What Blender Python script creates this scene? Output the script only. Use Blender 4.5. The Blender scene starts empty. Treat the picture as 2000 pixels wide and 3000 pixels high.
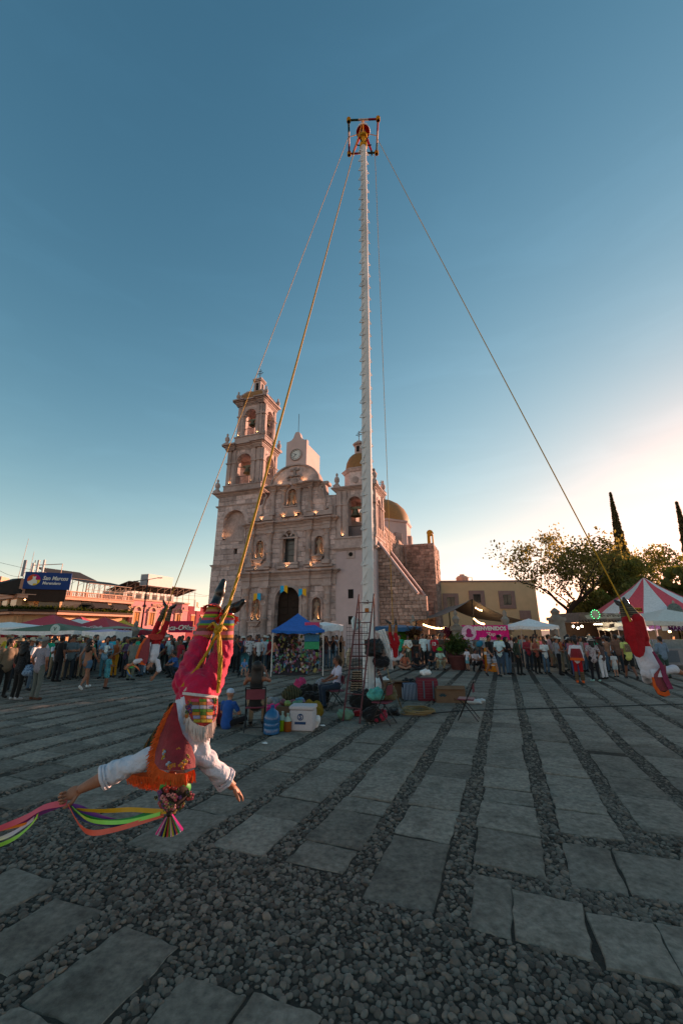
import bpy, math, random
import numpy as np
from mathutils import Vector, Matrix, Euler
RNG = random.Random(11)
NPR = np.random.RandomState(5)
rad = math.radians
scene = bpy.context.scene
COL = scene.collection
# ------------------------------------------------------------------ camera, sky, sun, exposure
CAM_H, PITCH, FPX = 2.05, math.atan(345 / 1167.0), 1167.0
cam_d = bpy.data.cameras.new('camera'); cam = bpy.data.objects.new('camera', cam_d); COL.objects.link(cam)
cam_d.sensor_fit = 'VERTICAL'; cam_d.sensor_height = 36; cam_d.sensor_width = 24; cam_d.lens = 36 * FPX / 3000
cam_d.clip_start = .05; cam_d.clip_end = 3000
cam.location = (0, 0, CAM_H); cam.rotation_euler = (rad(90) + PITCH, 0, 0)
scene.camera = cam
SUN_AZ, SUN_EL = rad(50), rad(8)          # azimuth measured from +Y towards +X
world = bpy.data.worlds.new('World'); scene.world = world; world.use_nodes = True
wn = world.node_tree.nodes; wl = world.node_tree.links; wn.clear()
sky = wn.new('ShaderNodeTexSky'); sky.sky_type = 'NISHITA'; sky.sun_disc = False
sky.sun_elevation = SUN_EL; sky.sun_rotation = SUN_AZ
sky.altitude = 1900; sky.air_density = 1.0; sky.dust_density = .7; sky.ozone_density = 2.2
# the photograph's colour response: one even grade of the whole sky
sep = wn.new('ShaderNodeSeparateColor'); comb = wn.new('ShaderNodeCombineColor'); wl.new(sky.outputs[0], sep.inputs[0])
for i, (g_, c_) in enumerate(((1.75, 2.18), (1.36, 1.55), (1.3, 1.14))):
    p_ = wn.new('ShaderNodeMath'); p_.operation = 'POWER'; p_.inputs[1].default_value = g_; q_ = wn.new('ShaderNodeMath'); q_.operation = 'MULTIPLY'; q_.inputs[1].default_value = c_
    d_ = wn.new('ShaderNodeMath'); d_.operation = 'MULTIPLY_ADD'; d_.inputs[1].default_value = 1 / 4.2; d_.inputs[2].default_value = 1; e_ = wn.new('ShaderNodeMath'); e_.operation = 'DIVIDE'   # highlight shoulder
    wl.new(sep.outputs[i], d_.inputs[0]); wl.new(sep.outputs[i], e_.inputs[0]); wl.new(d_.outputs[0], e_.inputs[1]); wl.new(e_.outputs[0], p_.inputs[0]); wl.new(p_.outputs[0], q_.inputs[0]); wl.new(q_.outputs[0], comb.inputs[i])
bg = wn.new('ShaderNodeBackground'); bg.inputs['Strength'].default_value = .12
wo = wn.new('ShaderNodeOutputWorld')
tcw = wn.new('ShaderNodeTexCoord'); mpw = wn.new('ShaderNodeMapping'); mpw.inputs['Rotation'].default_value = (.3, .5, .4); mpw.inputs['Scale'].default_value = (1.2, 2.2, 7.); now = wn.new('ShaderNodeTexNoise'); now.inputs['Scale'].default_value = 2.3; now.inputs['Detail'].default_value = 7; now.inputs['Distortion'].default_value = .6   # thin high cirrus
rmw = wn.new('ShaderNodeMapRange'); rmw.inputs[1].default_value = .5; rmw.inputs[2].default_value = .8; rmw.inputs[3].default_value = 1.; rmw.inputs[4].default_value = 1.07; vmw = wn.new('ShaderNodeVectorMath'); vmw.operation = 'SCALE'
wl.new(tcw.outputs['Generated'], mpw.inputs[0]); wl.new(mpw.outputs[0], now.inputs[0]); wl.new(now.outputs[0], rmw.inputs[0]); wl.new(rmw.outputs[0], vmw.inputs['Scale']); wl.new(comb.outputs[0], vmw.inputs[0]); wl.new(vmw.outputs[0], bg.inputs['Color']); wl.new(bg.outputs[0], wo.inputs['Surface'])
sl = bpy.data.lights.new('sun', 'SUN'); sun = bpy.data.objects.new('sun', sl); COL.objects.link(sun)
sl.energy = 5.0; sl.angle = rad(.6); sl.color = (1.0, .54, .36)
SUN_DIR = Vector((math.sin(SUN_AZ) * math.cos(SUN_EL), math.cos(SUN_AZ) * math.cos(SUN_EL), math.sin(SUN_EL)))
sun.rotation_euler = (-SUN_DIR).to_track_quat('-Z', 'Y').to_euler(); sun.location = SUN_DIR * 200
vs = scene.view_settings; vs.view_transform = 'Standard'; vs.look = 'None'; vs.exposure = 1.15; vs.gamma = 1
vs.use_curve_mapping = False
scene.render.engine = 'CYCLES'; cy = scene.cycles
cy.use_denoising = True; cy.max_bounces = 6; cy.diffuse_bounces = 3; cy.glossy_bounces = 2; cy.transmission_bounces = 3
cy.transparent_max_bounces = 8; cy.sample_clamp_indirect = 4; cy.caustics_reflective = False; cy.caustics_refractive = False

# ------------------------------------------------------------------ surveying: photograph pixel -> place
def ray(px, py):
    dx = (px - 1000) / FPX; dy = (1500 - py) / FPX; c, s = math.cos(PITCH), math.sin(PITCH)
    return Vector((dx, c - dy * s, s + dy * c))
def gnd(px, py, z=0.):
    r = ray(px, py); t = (z - CAM_H) / r.z; return Vector((r.x * t, r.y * t, z))
def at(px, py, Y):
    r = ray(px, py); t = Y / r.y; return Vector((r.x * t, Y, CAM_H + r.z * t))

# ------------------------------------------------------------------ mesh collector
def _frame(d):
    d = d.normalized(); a = Vector((0, 0, 1)) if abs(d.z) < .95 else Vector((1, 0, 0))
    x = d.cross(a).normalized(); return x, d.cross(x).normalized()
class MB:
    def __init__(self): self.v = []; self.f = []; self.m = []
    def add(self, vs, fs, mi=0):
        o = len(self.v); self.v.extend([tuple(p) for p in vs]); self.f.extend([tuple(i + o for i in f) for f in fs]); self.m.extend([mi] * len(fs)); return self
    def bx(self, x0, x1, y0, y1, z0, z1, mi=0):
        v = [(x, y, z) for z in (z0, z1) for y in (y0, y1) for x in (x0, x1)]
        return self.add(v, [(0, 2, 3, 1), (4, 5, 7, 6), (0, 1, 5, 4), (2, 6, 7, 3), (0, 4, 6, 2), (1, 3, 7, 5)], mi)
    def box(self, c, s, rot=None, mi=0):
        o = len(self.v); x, y, z = [k / 2 for k in s]; self.bx(-x, x, -y, y, -z, z, mi); M = Euler(rot or (0, 0, 0)).to_matrix(); c = Vector(c)
        for i in range(o, len(self.v)): self.v[i] = tuple(M @ Vector(self.v[i]) + c)
        return self
    def bevbox(self, c, s, b, rot=None, mi=0):
        # box with a chamfer all round the top and sides
        x, y, z = [k / 2 for k in s]; M = Euler(rot or (0, 0, 0)).to_matrix(); c = Vector(c); V = []; b = min(b, x * .9, y * .9, z * .9)
        for sx in (-1, 1):
            for sy in (-1, 1):
                for sz in (-1, 1):
                    V += [(sx * x, sy * (y - b), sz * (z - b)), (sx * (x - b), sy * y, sz * (z - b)), (sx * (x - b), sy * (y - b), sz * z)]
        I = lambda a, b_, c_: ((a > 0) * 4 + (b_ > 0) * 2 + (c_ > 0)) * 3
        F = []
        for s_ in (-1, 1):
            q = [(s_, -1, -1), (s_, 1, -1), (s_, 1, 1), (s_, -1, 1)]; F.append([I(*k) for k in q][::s_])
            q = [(-1, s_, -1), (1, s_, -1), (1, s_, 1), (-1, s_, 1)]; F.append([I(*k) + 1 for k in q][::-s_])
            q = [(-1, -1, s_), (1, -1, s_), (1, 1, s_), (-1, 1, s_)]; F.append([I(*k) + 2 for k in q][::s_])
        for a in (-1, 1):
            for b2 in (-1, 1):
                for (i, j, mk) in ((0, 1, lambda t: (a, b2, t)), (0, 2, lambda t: (a, t, b2)), (1, 2, lambda t: (t, a, b2))):
                    p, q = I(*mk(-1)), I(*mk(1)); f = [p + i, p + j, q + j, q + i]; F.append(f)
        for a in (-1, 1):
            for b2 in (-1, 1):
                for c2 in (-1, 1): p = I(a, b2, c2); F.append([p, p + 1, p + 2])
        # orient outwards
        F2 = []
        for f in F:
            ps = [Vector(V[i]) for i in f]; n = (ps[1] - ps[0]).cross(ps[2] - ps[0]); F2.append(f if n.dot(sum(ps, Vector())) > 0 else f[::-1])
        return self.add([M @ Vector(p) + c for p in V], F2, mi)
    def tube(self, pts, r, n=8, caps=True, mi=0, sq=None):
        pts = [Vector(p) for p in pts]; m = len(pts); rs = r if isinstance(r, (list, tuple)) else [r] * m; V = []; x = None
        for i, p in enumerate(pts):
            d = (pts[min(i + 1, m - 1)] - pts[max(i - 1, 0)])
            if d.length < 1e-9: d = Vector((0, 0, 1))
            d.normalize()
            if x is None: x, y = _frame(d)
            else:
                x = (x - d * x.dot(d)); x = x.normalized() if x.length > 1e-6 else _frame(d)[0]; y = d.cross(x)
            for k in range(n):
                a = 2 * math.pi * k / n; V.append(p + (x * math.cos(a) + y * math.sin(a) * (sq or 1)) * rs[i])
        F = [(i * n + k, i * n + (k + 1) % n, (i + 1) * n + (k + 1) % n, (i + 1) * n + k) for i in range(m - 1) for k in range(n)]
        if caps: F += [tuple(range(n))[::-1], tuple((m - 1) * n + k for k in range(n))]
        return self.add(V, F, mi)
    def lathe(self, prof, n=16, c=(0, 0, 0), a0=0, a1=None, mi=0, cap=True):
        full = a1 is None; a1 = a0 + 2 * math.pi if full else a1; k = n if full else n + 1; V = []
        for r, z in prof:
            for i in range(k): a = a0 + (a1 - a0) * i / n; V.append((c[0] + r * math.cos(a), c[1] + r * math.sin(a), c[2] + z))
        F = [(j * k + i, j * k + (i + 1) % k, (j + 1) * k + (i + 1) % k, (j + 1) * k + i) for j in range(len(prof) - 1) for i in range(n)]
        if cap and full:
            if prof[0][0] > 1e-4: F.append(tuple(range(k))[::-1])
            if prof[-1][0] > 1e-4: F.append(tuple((len(prof) - 1) * k + i for i in range(k)))
        return self.add(V, F, mi)
    def prism(self, poly, y0, y1, mi=0):
        # polygon in (x, z) seen from -y, counter-clockwise, pushed from y0 to y1
        n = len(poly); V = [(x, y0, z) for x, z in poly] + [(x, y1, z) for x, z in poly]
        F = [tuple(range(n)), tuple(range(2 * n - 1, n - 1, -1))] + [(i, i + n, (i + 1) % n + n, (i + 1) % n) for i in range(n)]
        return self.add(V, F, mi)
    def ell(self, c, r, nu=10, nv=7, rot=None, mi=0):
        M = Euler(rot or (0, 0, 0)).to_matrix(); c = Vector(c); V = [M @ Vector((0, 0, -r[2])) + c]
        for j in range(1, nv):
            t = math.pi * j / nv - math.pi / 2
            for i in range(nu): a = 2 * math.pi * i / nu; V.append(M @ Vector((r[0] * math.cos(t) * math.cos(a), r[1] * math.cos(t) * math.sin(a), r[2] * math.sin(t))) + c)
        V.append(M @ Vector((0, 0, r[2])) + c); L = len(V) - 1
        F = [(0, 1 + (i + 1) % nu, 1 + i) for i in range(nu)] + [(L, 1 + (nv - 2) * nu + i, 1 + (nv - 2) * nu + (i + 1) % nu) for i in range(nu)]
        F += [(1 + j * nu + i, 1 + j * nu + (i + 1) % nu, 1 + (j + 1) * nu + (i + 1) % nu, 1 + (j + 1) * nu + i) for j in range(nv - 2) for i in range(nu)]
        return self.add(V, F, mi)
    def sheet(self, rows, mi=0, th=0, close=False):
        # rows of points -> quads; th gives a back face so that cloth has thickness
        rows = [[Vector(p) for p in r] for r in rows]; m, n = len(rows), len(rows[0]); V = [p for r in rows for p in r]
        F = [(i * n + j, i * n + j + 1, (i + 1) * n + j + 1, (i + 1) * n + j) for i in range(m - 1) for j in range(n - 1)]
        if th:
            N = []
            for i in range(m):
                for j in range(n):
                    a = rows[min(i + 1, m - 1)][j] - rows[max(i - 1, 0)][j]; b = rows[i][min(j + 1, n - 1)] - rows[i][max(j - 1, 0)]; k = b.cross(a)
                    N.append(k.normalized() if k.length > 1e-9 else Vector((0, 0, 1)))
            o = m * n; V = V + [V[i] - N[i] * th for i in range(o)]
            F += [tuple(k + o for k in f[::-1]) for f in F]
            edge = [j for j in range(n)] + [i * n + n - 1 for i in range(1, m)] + [(m - 1) * n + j for j in range(n - 2, -1, -1)] + [i * n for i in range(m - 2, 0, -1)]
            F += [(edge[k], edge[k] + o, edge[(k + 1) % len(edge)] + o, edge[(k + 1) % len(edge)]) for k in range(len(edge))]
        return self.add(V, F, mi)
    def xf(self, M, o=0):
        for i in range(o, len(self.v)): self.v[i] = tuple(M @ Vector(self.v[i]))
        return self
    def mesh(self, name, mats, smooth=None):
        me = bpy.data.meshes.new(name); me.from_pydata(self.v, [], self.f)
        for m in (mats if isinstance(mats, (list, tuple)) else [mats]): me.materials.append(m)
        if any(self.m): me.polygons.foreach_set('material_index', self.m)
        if smooth is not None:
            me.polygons.foreach_set('use_smooth', [True] * len(me.polygons)); me.set_sharp_from_angle(angle=rad(smooth))
        me.update(); return me
    def build(self, name, mats, parent=None, smooth=None, loc=None, rot=None):
        return link(name, self.mesh(name, mats, smooth), parent, loc, rot)
def link(name, me, parent=None, loc=None, rot=None, scale=None):
    o = bpy.data.objects.new(name, me); COL.objects.link(o)
    if parent: o.parent = parent
    if loc is not None: o.location = loc
    if rot is not None: o.rotation_euler = rot
    if scale is not None: o.scale = scale
    return o
def tag(o, label=None, cat=None, group=None, kind=None):
    if label: o['label'] = label
    if cat: o['category'] = cat
    if group: o['group'] = group
    if kind: o['kind'] = kind
    return o
def thing(name, label, cat, loc=(0, 0, 0), rz=0, group=None):
    o = link(name, None, None, loc, (0, 0, rz)); o.empty_display_size = .3; return tag(o, label, cat, group)
def copy_tree(o, parent=None):
    c = o.copy(); COL.objects.link(c); c.parent = parent
    for ch in o.children: copy_tree(ch, c)
    return c
def frame_of(parent):
    return (Matrix.Translation(parent.location) @ parent.rotation_euler.to_matrix().to_4x4()).inverted()

# ------------------------------------------------------------------ materials (all procedural)
MATS = {}
def srgb(h):
    c = [int(h[i:i + 2], 16) / 255 for i in (0, 2, 4)]
    return tuple(x / 12.92 if x <= .04045 else ((x + .055) / 1.055) ** 2.4 for x in c)
def mat(key, col=(.5, .5, .5), rough=.8, var=.15, ns=6., bump=0., bs=40., metal=0., isl=0., spec=.3, coord='pos', emit=0., emc=None, stain=0., sheen=0., trans=0.):
    if key in MATS: return MATS[key]
    m = bpy.data.materials.new(key); m.use_nodes = True; n = m.node_tree.nodes; l = m.node_tree.links; b = n['Principled BSDF']
    b.inputs['Roughness'].default_value = rough; b.inputs['Metallic'].default_value = metal; b.inputs['Specular IOR Level'].default_value = spec
    if coord == 'pos': g = n.new('ShaderNodeNewGeometry'); P = g.outputs['Position']
    else: g = n.new('ShaderNodeTexCoord'); P = g.outputs['Object']
    t = n.new('ShaderNodeTexNoise'); t.inputs['Scale'].default_value = ns; t.inputs['Detail'].default_value = 6; t.inputs['Roughness'].default_value = .62; l.new(P, t.inputs['Vector'])
    r = n.new('ShaderNodeMapRange'); r.inputs[1].default_value = .3; r.inputs[2].default_value = .7; r.inputs[3].default_value = 1 - var; r.inputs[4].default_value = 1 + var; l.new(t.outputs['Fac'], r.inputs[0])
    fac = r.outputs[0]
    if isl:
        oi = n.new('ShaderNodeObjectInfo'); gi = n.new('ShaderNodeNewGeometry'); ad = n.new('ShaderNodeMath'); ad.operation = 'ADD'; l.new(oi.outputs['Random'], ad.inputs[0]); l.new(gi.outputs['Random Per Island'], ad.inputs[1])
        fr = n.new('ShaderNodeMath'); fr.operation = 'FRACT'; l.new(ad.outputs[0], fr.inputs[0])
        r2 = n.new('ShaderNodeMapRange'); r2.inputs[3].default_value = 1 - isl; r2.inputs[4].default_value = 1 + isl; l.new(fr.outputs[0], r2.inputs[0])
        mu = n.new('ShaderNodeMath'); mu.operation = 'MULTIPLY'; l.new(fac, mu.inputs[0]); l.new(r2.outputs[0], mu.inputs[1]); fac = mu.outputs[0]
    if stain:
        t2 = n.new('ShaderNodeTexNoise'); t2.inputs['Scale'].default_value = ns * .17; t2.inputs['Detail'].default_value = 6; l.new(P, t2.inputs['Vector'])
        r3 = n.new('ShaderNodeMapRange'); r3.inputs[1].default_value = .48; r3.inputs[2].default_value = .72; r3.inputs[3].default_value = 1; r3.inputs[4].default_value = 1 - stain; l.new(t2.outputs['Fac'], r3.inputs[0])
        mu = n.new('ShaderNodeMath'); mu.operation = 'MULTIPLY'; l.new(fac, mu.inputs[0]); l.new(r3.outputs[0], mu.inputs[1]); fac = mu.outputs[0]
    x = n.new('ShaderNodeVectorMath'); x.operation = 'SCALE'; x.inputs[0].default_value = col[:3]; l.new(fac, x.inputs['Scale']); l.new(x.outputs[0], b.inputs['Base Color'])
    if bump:
        t3 = n.new('ShaderNodeTexNoise'); t3.inputs['Scale'].default_value = bs; t3.inputs['Detail'].default_value = 5; l.new(P, t3.inputs['Vector'])
        bp = n.new('ShaderNodeBump'); bp.inputs['Strength'].default_value = min(1, bump); bp.inputs['Distance'].default_value = .6 / bs; l.new(t3.outputs['Fac'], bp.inputs['Height']); l.new(bp.outputs[0], b.inputs['Normal'])
    if emit: b.inputs['Emission Color'].default_value = (*(emc or col)[:3], 1); b.inputs['Emission Strength'].default_value = emit
    if sheen: b.inputs['Sheen Weight'].default_value = sheen
    if trans: b.inputs['Transmission Weight'].default_value = trans
    MATS[key] = m; return m
def leafmat(key, col, tr=.45):
    if key in MATS: return MATS[key]
    m = bpy.data.materials.new(key); m.use_nodes = True; n = m.node_tree.nodes; l = m.node_tree.links; n.remove(n['Principled BSDF'])
    g = n.new('ShaderNodeNewGeometry'); r = n.new('ShaderNodeMapRange'); r.inputs[3].default_value = .55; r.inputs[4].default_value = 1.5; l.new(g.outputs['Random Per Island'], r.inputs[0])
    x = n.new('ShaderNodeVectorMath'); x.operation = 'SCALE'; x.inputs[0].default_value = col; l.new(r.outputs[0], x.inputs['Scale'])
    d = n.new('ShaderNodeBsdfDiffuse'); t = n.new('ShaderNodeBsdfTranslucent'); mx = n.new('ShaderNodeMixShader'); mx.inputs[0].default_value = tr
    y = n.new('ShaderNodeVectorMath'); y.operation = 'MULTIPLY'; y.inputs[1].default_value = (1.5, 1.3, .5); l.new(x.outputs[0], y.inputs[0])
    l.new(x.outputs[0], d.inputs[0]); l.new(y.outputs[0], t.inputs[0]); l.new(d.outputs[0], mx.inputs[1]); l.new(t.outputs[0], mx.inputs[2]); l.new(mx.outputs[0], n['Material Output'].inputs[0])
    MATS[key] = m; return m
def cloth(hexcol, bump=.35):
    c = srgb(hexcol); return mat('cloth ' + hexcol, tuple(max(.014, min(.75, k * 1.6)) for k in c), .85, .16, 9., bump, 9., coord='obj', sheen=.15, spec=.15)
def text_obj(name, s, size, m, parent=None, loc=(0, 0, 0), rot=(rad(90), 0, 0), depth=.006, align='CENTER', sx=1., shear=0., bold=0.):
    # lettering as flat raised geometry
    cu = bpy.data.curves.new(name, 'FONT'); cu.body = s; cu.size = size; cu.extrude = depth; cu.align_x = align; cu.align_y = 'CENTER'; cu.resolution_u = 2; cu.shear = shear; cu.offset = bold
    o = bpy.data.objects.new(name, cu); COL.objects.link(o); dg = bpy.context.evaluated_depsgraph_get(); me = bpy.data.meshes.new_from_object(o.evaluated_get(dg)); me.name = name
    bpy.data.objects.remove(o); bpy.data.curves.remove(cu); me.materials.clear(); me.materials.append(m)
    return link(name, me, parent, loc, rot, (sx, 1, 1))
def npmesh(name, V, F, mats, mi=None, smooth=False):
    V = np.asarray(V, np.float32).reshape(-1, 3); F = np.asarray(F, np.int32); k = F.shape[1]; me = bpy.data.meshes.new(name)
    me.vertices.add(len(V)); me.vertices.foreach_set('co', V.ravel()); me.loops.add(F.size); me.loops.foreach_set('vertex_index', F.ravel())
    me.polygons.add(len(F)); me.polygons.foreach_set('loop_start', np.arange(0, F.size, k, dtype=np.int32)); me.polygons.foreach_set('loop_total', np.full(len(F), k, np.int32))
    if mi is not None: me.polygons.foreach_set('material_index', np.asarray(mi, np.int32))
    me.polygons.foreach_set('use_smooth', np.full(len(F), smooth)); 
    for m in (mats if isinstance(mats, (list, tuple)) else [mats]): me.materials.append(m)
    me.update(calc_edges=True); me.validate(); return me
def rots(n, rs=NPR, tilt=.5):
    # n rotation matrices: free spin about z, small tilts
    a = rs.uniform(0, 6.283, n); b = rs.normal(0, tilt, n); c = rs.normal(0, tilt, n); o = np.zeros(n); i = np.ones(n)
    Rz = np.array([[np.cos(a), -np.sin(a), o], [np.sin(a), np.cos(a), o], [o, o, i]]).transpose(2, 0, 1)
    Rx = np.array([[i, o, o], [o, np.cos(b), -np.sin(b)], [o, np.sin(b), np.cos(b)]]).transpose(2, 0, 1)
    Ry = np.array([[np.cos(c), o, np.sin(c)], [o, i, o], [-np.sin(c), o, np.cos(c)]]).transpose(2, 0, 1)
    return Rz @ Rx @ Ry
# ================================================================== GROUND AND PAVING
PA = rad(21.3)                                     # the paving runs at this angle to the view
m_earth = mat('packed earth', srgb('39322b'), .95, .35, 9., .9, 45.)
m_slab = mat('grey slab stone', (.215, .178, .142), .85, .42, 16., .8, 110., isl=.26, stain=.45, spec=.25)
m_peb = mat('river pebble', (.132, .106, .084), .75, .25, 14., .35, 60., isl=.6, spec=.3)
m_walk = mat('pale concrete walk', srgb('6d6a66'), .9, .16, 2., .3, 40., stain=.25)
m_asph = mat('far asphalt', (.05, .05, .052), .9, .2, 1.)
g = MB(); g.add([(-700, -200, -.05), (700, -200, -.05), (700, 1400, -.05), (-700, 1400, -.05)], [(0, 1, 2, 3)])
tag(g.build('ground', m_asph), kind='structure')
def uv2w(u, v, z=0.): return Vector((u * math.cos(PA) + v * math.sin(PA), -u * math.sin(PA) + v * math.cos(PA), z))
def w2uv(x, y): return x * math.cos(PA) - y * math.sin(PA), x * math.sin(PA) + y * math.cos(PA)
def wpx(x, y, z):
    z -= CAM_H; c, s = math.cos(PITCH), math.sin(PITCH); d = y * c + z * s
    return (1000 + FPX * x / d, 1500 - FPX * (-y * s + z * c) / d) if d > .05 else (9e9, 9e9)
bed = MB(); n = 40
bed.bx(-60, 40, -4, 60, -.2, -.0145)
plaza = bed.build('plaza_pavement', m_earth, rot=(0, 0, -PA)); tag(plaza, kind='structure')
prng = random.Random(3)
PER, SW, U0 = .815, .6, -.485
rects = []                                          # u0,u1,v0,v1 of every slab
special = [(-2.8, -2.25, 2.13, 2.81), (-3.54, -3.07, 2.2, 2.86), (-3.54, -3.07, 1.5, 2.18), (-4.3, -3.74, 2.35, 2.98), (-4.3, -3.74, 1.6, 2.33), (-5.1, -4.5, 2.1, 2.9), (-2.8, -2.25, 1.3, 2.1),
           (-2.04, -1.63, 2.1, 2.62), (-1.61, -1.14, 2.15, 2.68), (-.45, -.165, 3.68, 4.4), (-.15, .348, 3.67, 4.26), (.363, .805, 3.63, 4.2), (.82, 1.325, 3.7, 4.25), (1.34, 1.85, 3.75, 4.3),
           (1.9, 2.4, 3.9, 4.4), (.31, .735, 4.52, 5.27), (.75, 1.31, 4.55, 5.3), (1.325, 1.9, 4.6, 5.35)]
rects += special
def col_breaks(k):
    u0 = U0 + k * PER; u1 = u0 + SW
    if k <= -2: v = 3.82 + .22 * math.sin(k * 1.9) + (.05 if k < -3 else 0)
    elif k == -1: v = 3.74
    elif k == 0: v = 4.56
    elif k == 1: v = 5.5
    else: v = 5.62 + .12 * k
    first = {-1: 1.11, 0: .75, -2: .45}
    i = 0; lim = 27 if k > -6 else 30
    while v < lim:
        L = first.get(k) if i == 0 and k in first else prng.choice([.42, .5, .55, .62, .7, .78, .9, 1.05, 1.15])
        if k == 2 and 6 < v + L < 6.3 and i < 3: L = .5
        rects.append((u0 + prng.uniform(-.012, .012), u1 + prng.uniform(-.012, .012), v, v + L - .014)); v += L
        if k in (2, 5, 9, -12, -17) and i == 2: v += .24
        i += 1
for k in range(-42, 30): col_breaks(k)
def vis(u, v, m=160):
    w = uv2w(u, v); p = wpx(w.x, w.y, 0); return -m < p[0] < 2000 + m and p[1] < 3000 + m
rects = [r for r in rects if any(vis(a, b) for a in (r[0], r[1]) for b in (r[2], r[3]))]
def slab_geo(mb, r, hi):
    # a worn block: wavy outline, rounded arris, slightly tilted top
    u0, u1, v0, v1 = r; cu, cv = (u0 + u1) / 2, (v0 + v1) / 2; tx, ty, tz = prng.gauss(0, .003), prng.gauss(0, .003), prng.uniform(-.005, .006)
    ns = 6 if hi else 2; P = []; a = .013 if hi else .006
    cor = [(u0, v0), (u1, v0), (u1, v1), (u0, v1)]
    cor = [(x + prng.uniform(-1, 1) * a * 1.6, y + prng.uniform(-1, 1) * a * 1.6) for x, y in cor]
    for i in range(4):
        (x0, y0), (x1, y1) = cor[i], cor[(i + 1) % 4]
        for j in range(ns):
            t = j / ns; k = a if j else 0; P.append((x0 + (x1 - x0) * t + prng.uniform(-k, k), y0 + (y1 - y0) * t + prng.uniform(-k, k)))
    n = len(P); V = []; b = .016
    def ring(ins, z):
        out = []
        for i, (x, y) in enumerate(P):
            dx, dy = cu - x, cv - y; sx, sy = (u1 - u0) / 2, (v1 - v0) / 2
            x2 = x + (ins if dx > 0 else -ins) * min(1, abs(dx) / sx * 1.0) ** 3; y2 = y + (ins if dy > 0 else -ins) * min(1, abs(dy) / sy * 1.0) ** 3
            out.append((x2, y2, z + tz + (x2 - cu) * tx + (y2 - cv) * ty + (prng.uniform(-.002, .002) if hi else 0)))
        return out
    R = [ring(0, -.05), ring(0, -.016), ring(b * .45, -.005), ring(b * 1.6, 0)] if hi else [ring(0, -.05), ring(0, -.01), ring(b, 0)]
    for q in R: V += q
    F = [(j * n + i, j * n + (i + 1) % n, (j + 1) * n + (i + 1) % n, (j + 1) * n + i) for j in range(len(R) - 1) for i in range(n)]
    o = (len(R) - 1) * n; V.append((cu, cv, tz)); c = len(V) - 1
    F += [(o + i, o + (i + 1) % n, c) for i in range(n)]
    mb.add(V, F)
def rdist(r): w = uv2w((r[0] + r[1]) / 2, (r[2] + r[3]) / 2); return w.length
rects.sort(key=rdist)
rest = MB()
for i, r in enumerate(rects):
    if i < 300: b = MB(); slab_geo(b, r, rdist(r) < 9); b.build('slab', m_slab, plaza, 35)
    else: slab_geo(rest, r, False)
tag(rest.build('far_slabs', m_slab, plaza, 35), kind='stuff')
# pebbles: bedded between the slabs, largest ones singly
cell = {}
for r in rects:
    for a in range(int(r[0] // .5), int(r[1] // .5) + 1):
        for b in range(int(r[2] // .5), int(r[3] // .5) + 1): cell.setdefault((a, b), []).append(r)
def in_slab(u, v, e=.008):
    return any(r[0] - e < u < r[1] + e and r[2] - e < v < r[3] + e for r in cell.get((int(u // .5), int(v // .5)), ()))
pts = []
def scatter(u0, u1, v0, v1, sp, size):
    j = 0; v = v0
    while v < v1:
        u = u0 + (sp / 2 if j % 2 else 0)
        while u < u1:
            a, b = u + prng.uniform(-.3, .3) * sp, v + prng.uniform(-.3, .3) * sp
            if not in_slab(a, b) and vis(a, b, 40): pts.append((a, b, size * math.exp(prng.gauss(0, .22))))
            u += sp
        v += sp * .87; j += 1
scatter(-6.5, 4, 1.4, 4.6, .0445, .0268)
for k in range(-45, 30):
    us = U0 + k * PER - .215
    scatter(us, us + .215, 4.6 if k < 1 else 4.3, 9.5, .0445, .026)
    scatter(us, us + .215, 9.5, 19, .075, .04)
scatter(.28, 3.2, 4.2, 7.2, .0445, .0265)
pts = list({(round(a, 3), round(b, 3)): (a, b, s) for a, b, s in pts}.values())
pts.sort(key=lambda p: uv2w(p[0], p[1]).length / (p[2] / .03))
def pebble_v(sub):
    import bmesh
    bm = bmesh.new(); bmesh.ops.create_icosphere(bm, subdivisions=sub, radius=1); V = np.array([v.co[:] for v in bm.verts]); F = np.array([[v.index for v in f.verts] for f in bm.faces]); bm.free(); return V, F
V2, F2 = pebble_v(2); V1, F1 = pebble_v(1)
def lumpy(V): 
    d = NPR.normal(size=3); e = NPR.normal(size=3); return V * (1 + .1 * np.sin(2.3 * V @ d + 1) + .06 * np.sin(4.1 * V @ e))[:, None]
tmpl = []
for i in range(8): tmpl.append(npmesh('pebble', lumpy(V2) * (1, .8, .52), F2, m_peb, smooth=True))
for a, b, s in pts[:300]:
    link('pebble', tmpl[prng.randrange(8)], plaza, (a, b, -.0195 + prng.uniform(-.003, .005)), (prng.gauss(0, .35), prng.gauss(0, .35), prng.uniform(0, 6.28)), (s, s, s))
def merged(P, V, F, z):
    P = np.array(P); n = len(P); S = P[:, 2][:, None, None] * np.stack([np.ones(n), NPR.uniform(.62, .9, n), NPR.uniform(.5, .68, n)], 1)[:, None, :]
    W = np.einsum('nij,nvj->nvi', rots(n, tilt=.35), V[None] * S) + np.stack([P[:, 0], P[:, 1], z + NPR.uniform(-.004, .006, n)], 1)[:, None, :]
    return W.reshape(-1, 3), (F[None] + (np.arange(n) * len(V))[:, None, None]).reshape(-1, 3)
near = [p for p in pts[300:] if p[1] < 7]; far = [p for p in pts[300:] if p[1] >= 7]
for P, V, F, z in ((near, V2, F2, -.0195), (far, V1, F1, -.024)):
    if P: W, G = merged(P, lumpy(V), F, z); tag(link('pebble_bed', npmesh('pebble_bed', W, G, m_peb, smooth=True), plaza), kind='stuff')
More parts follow.
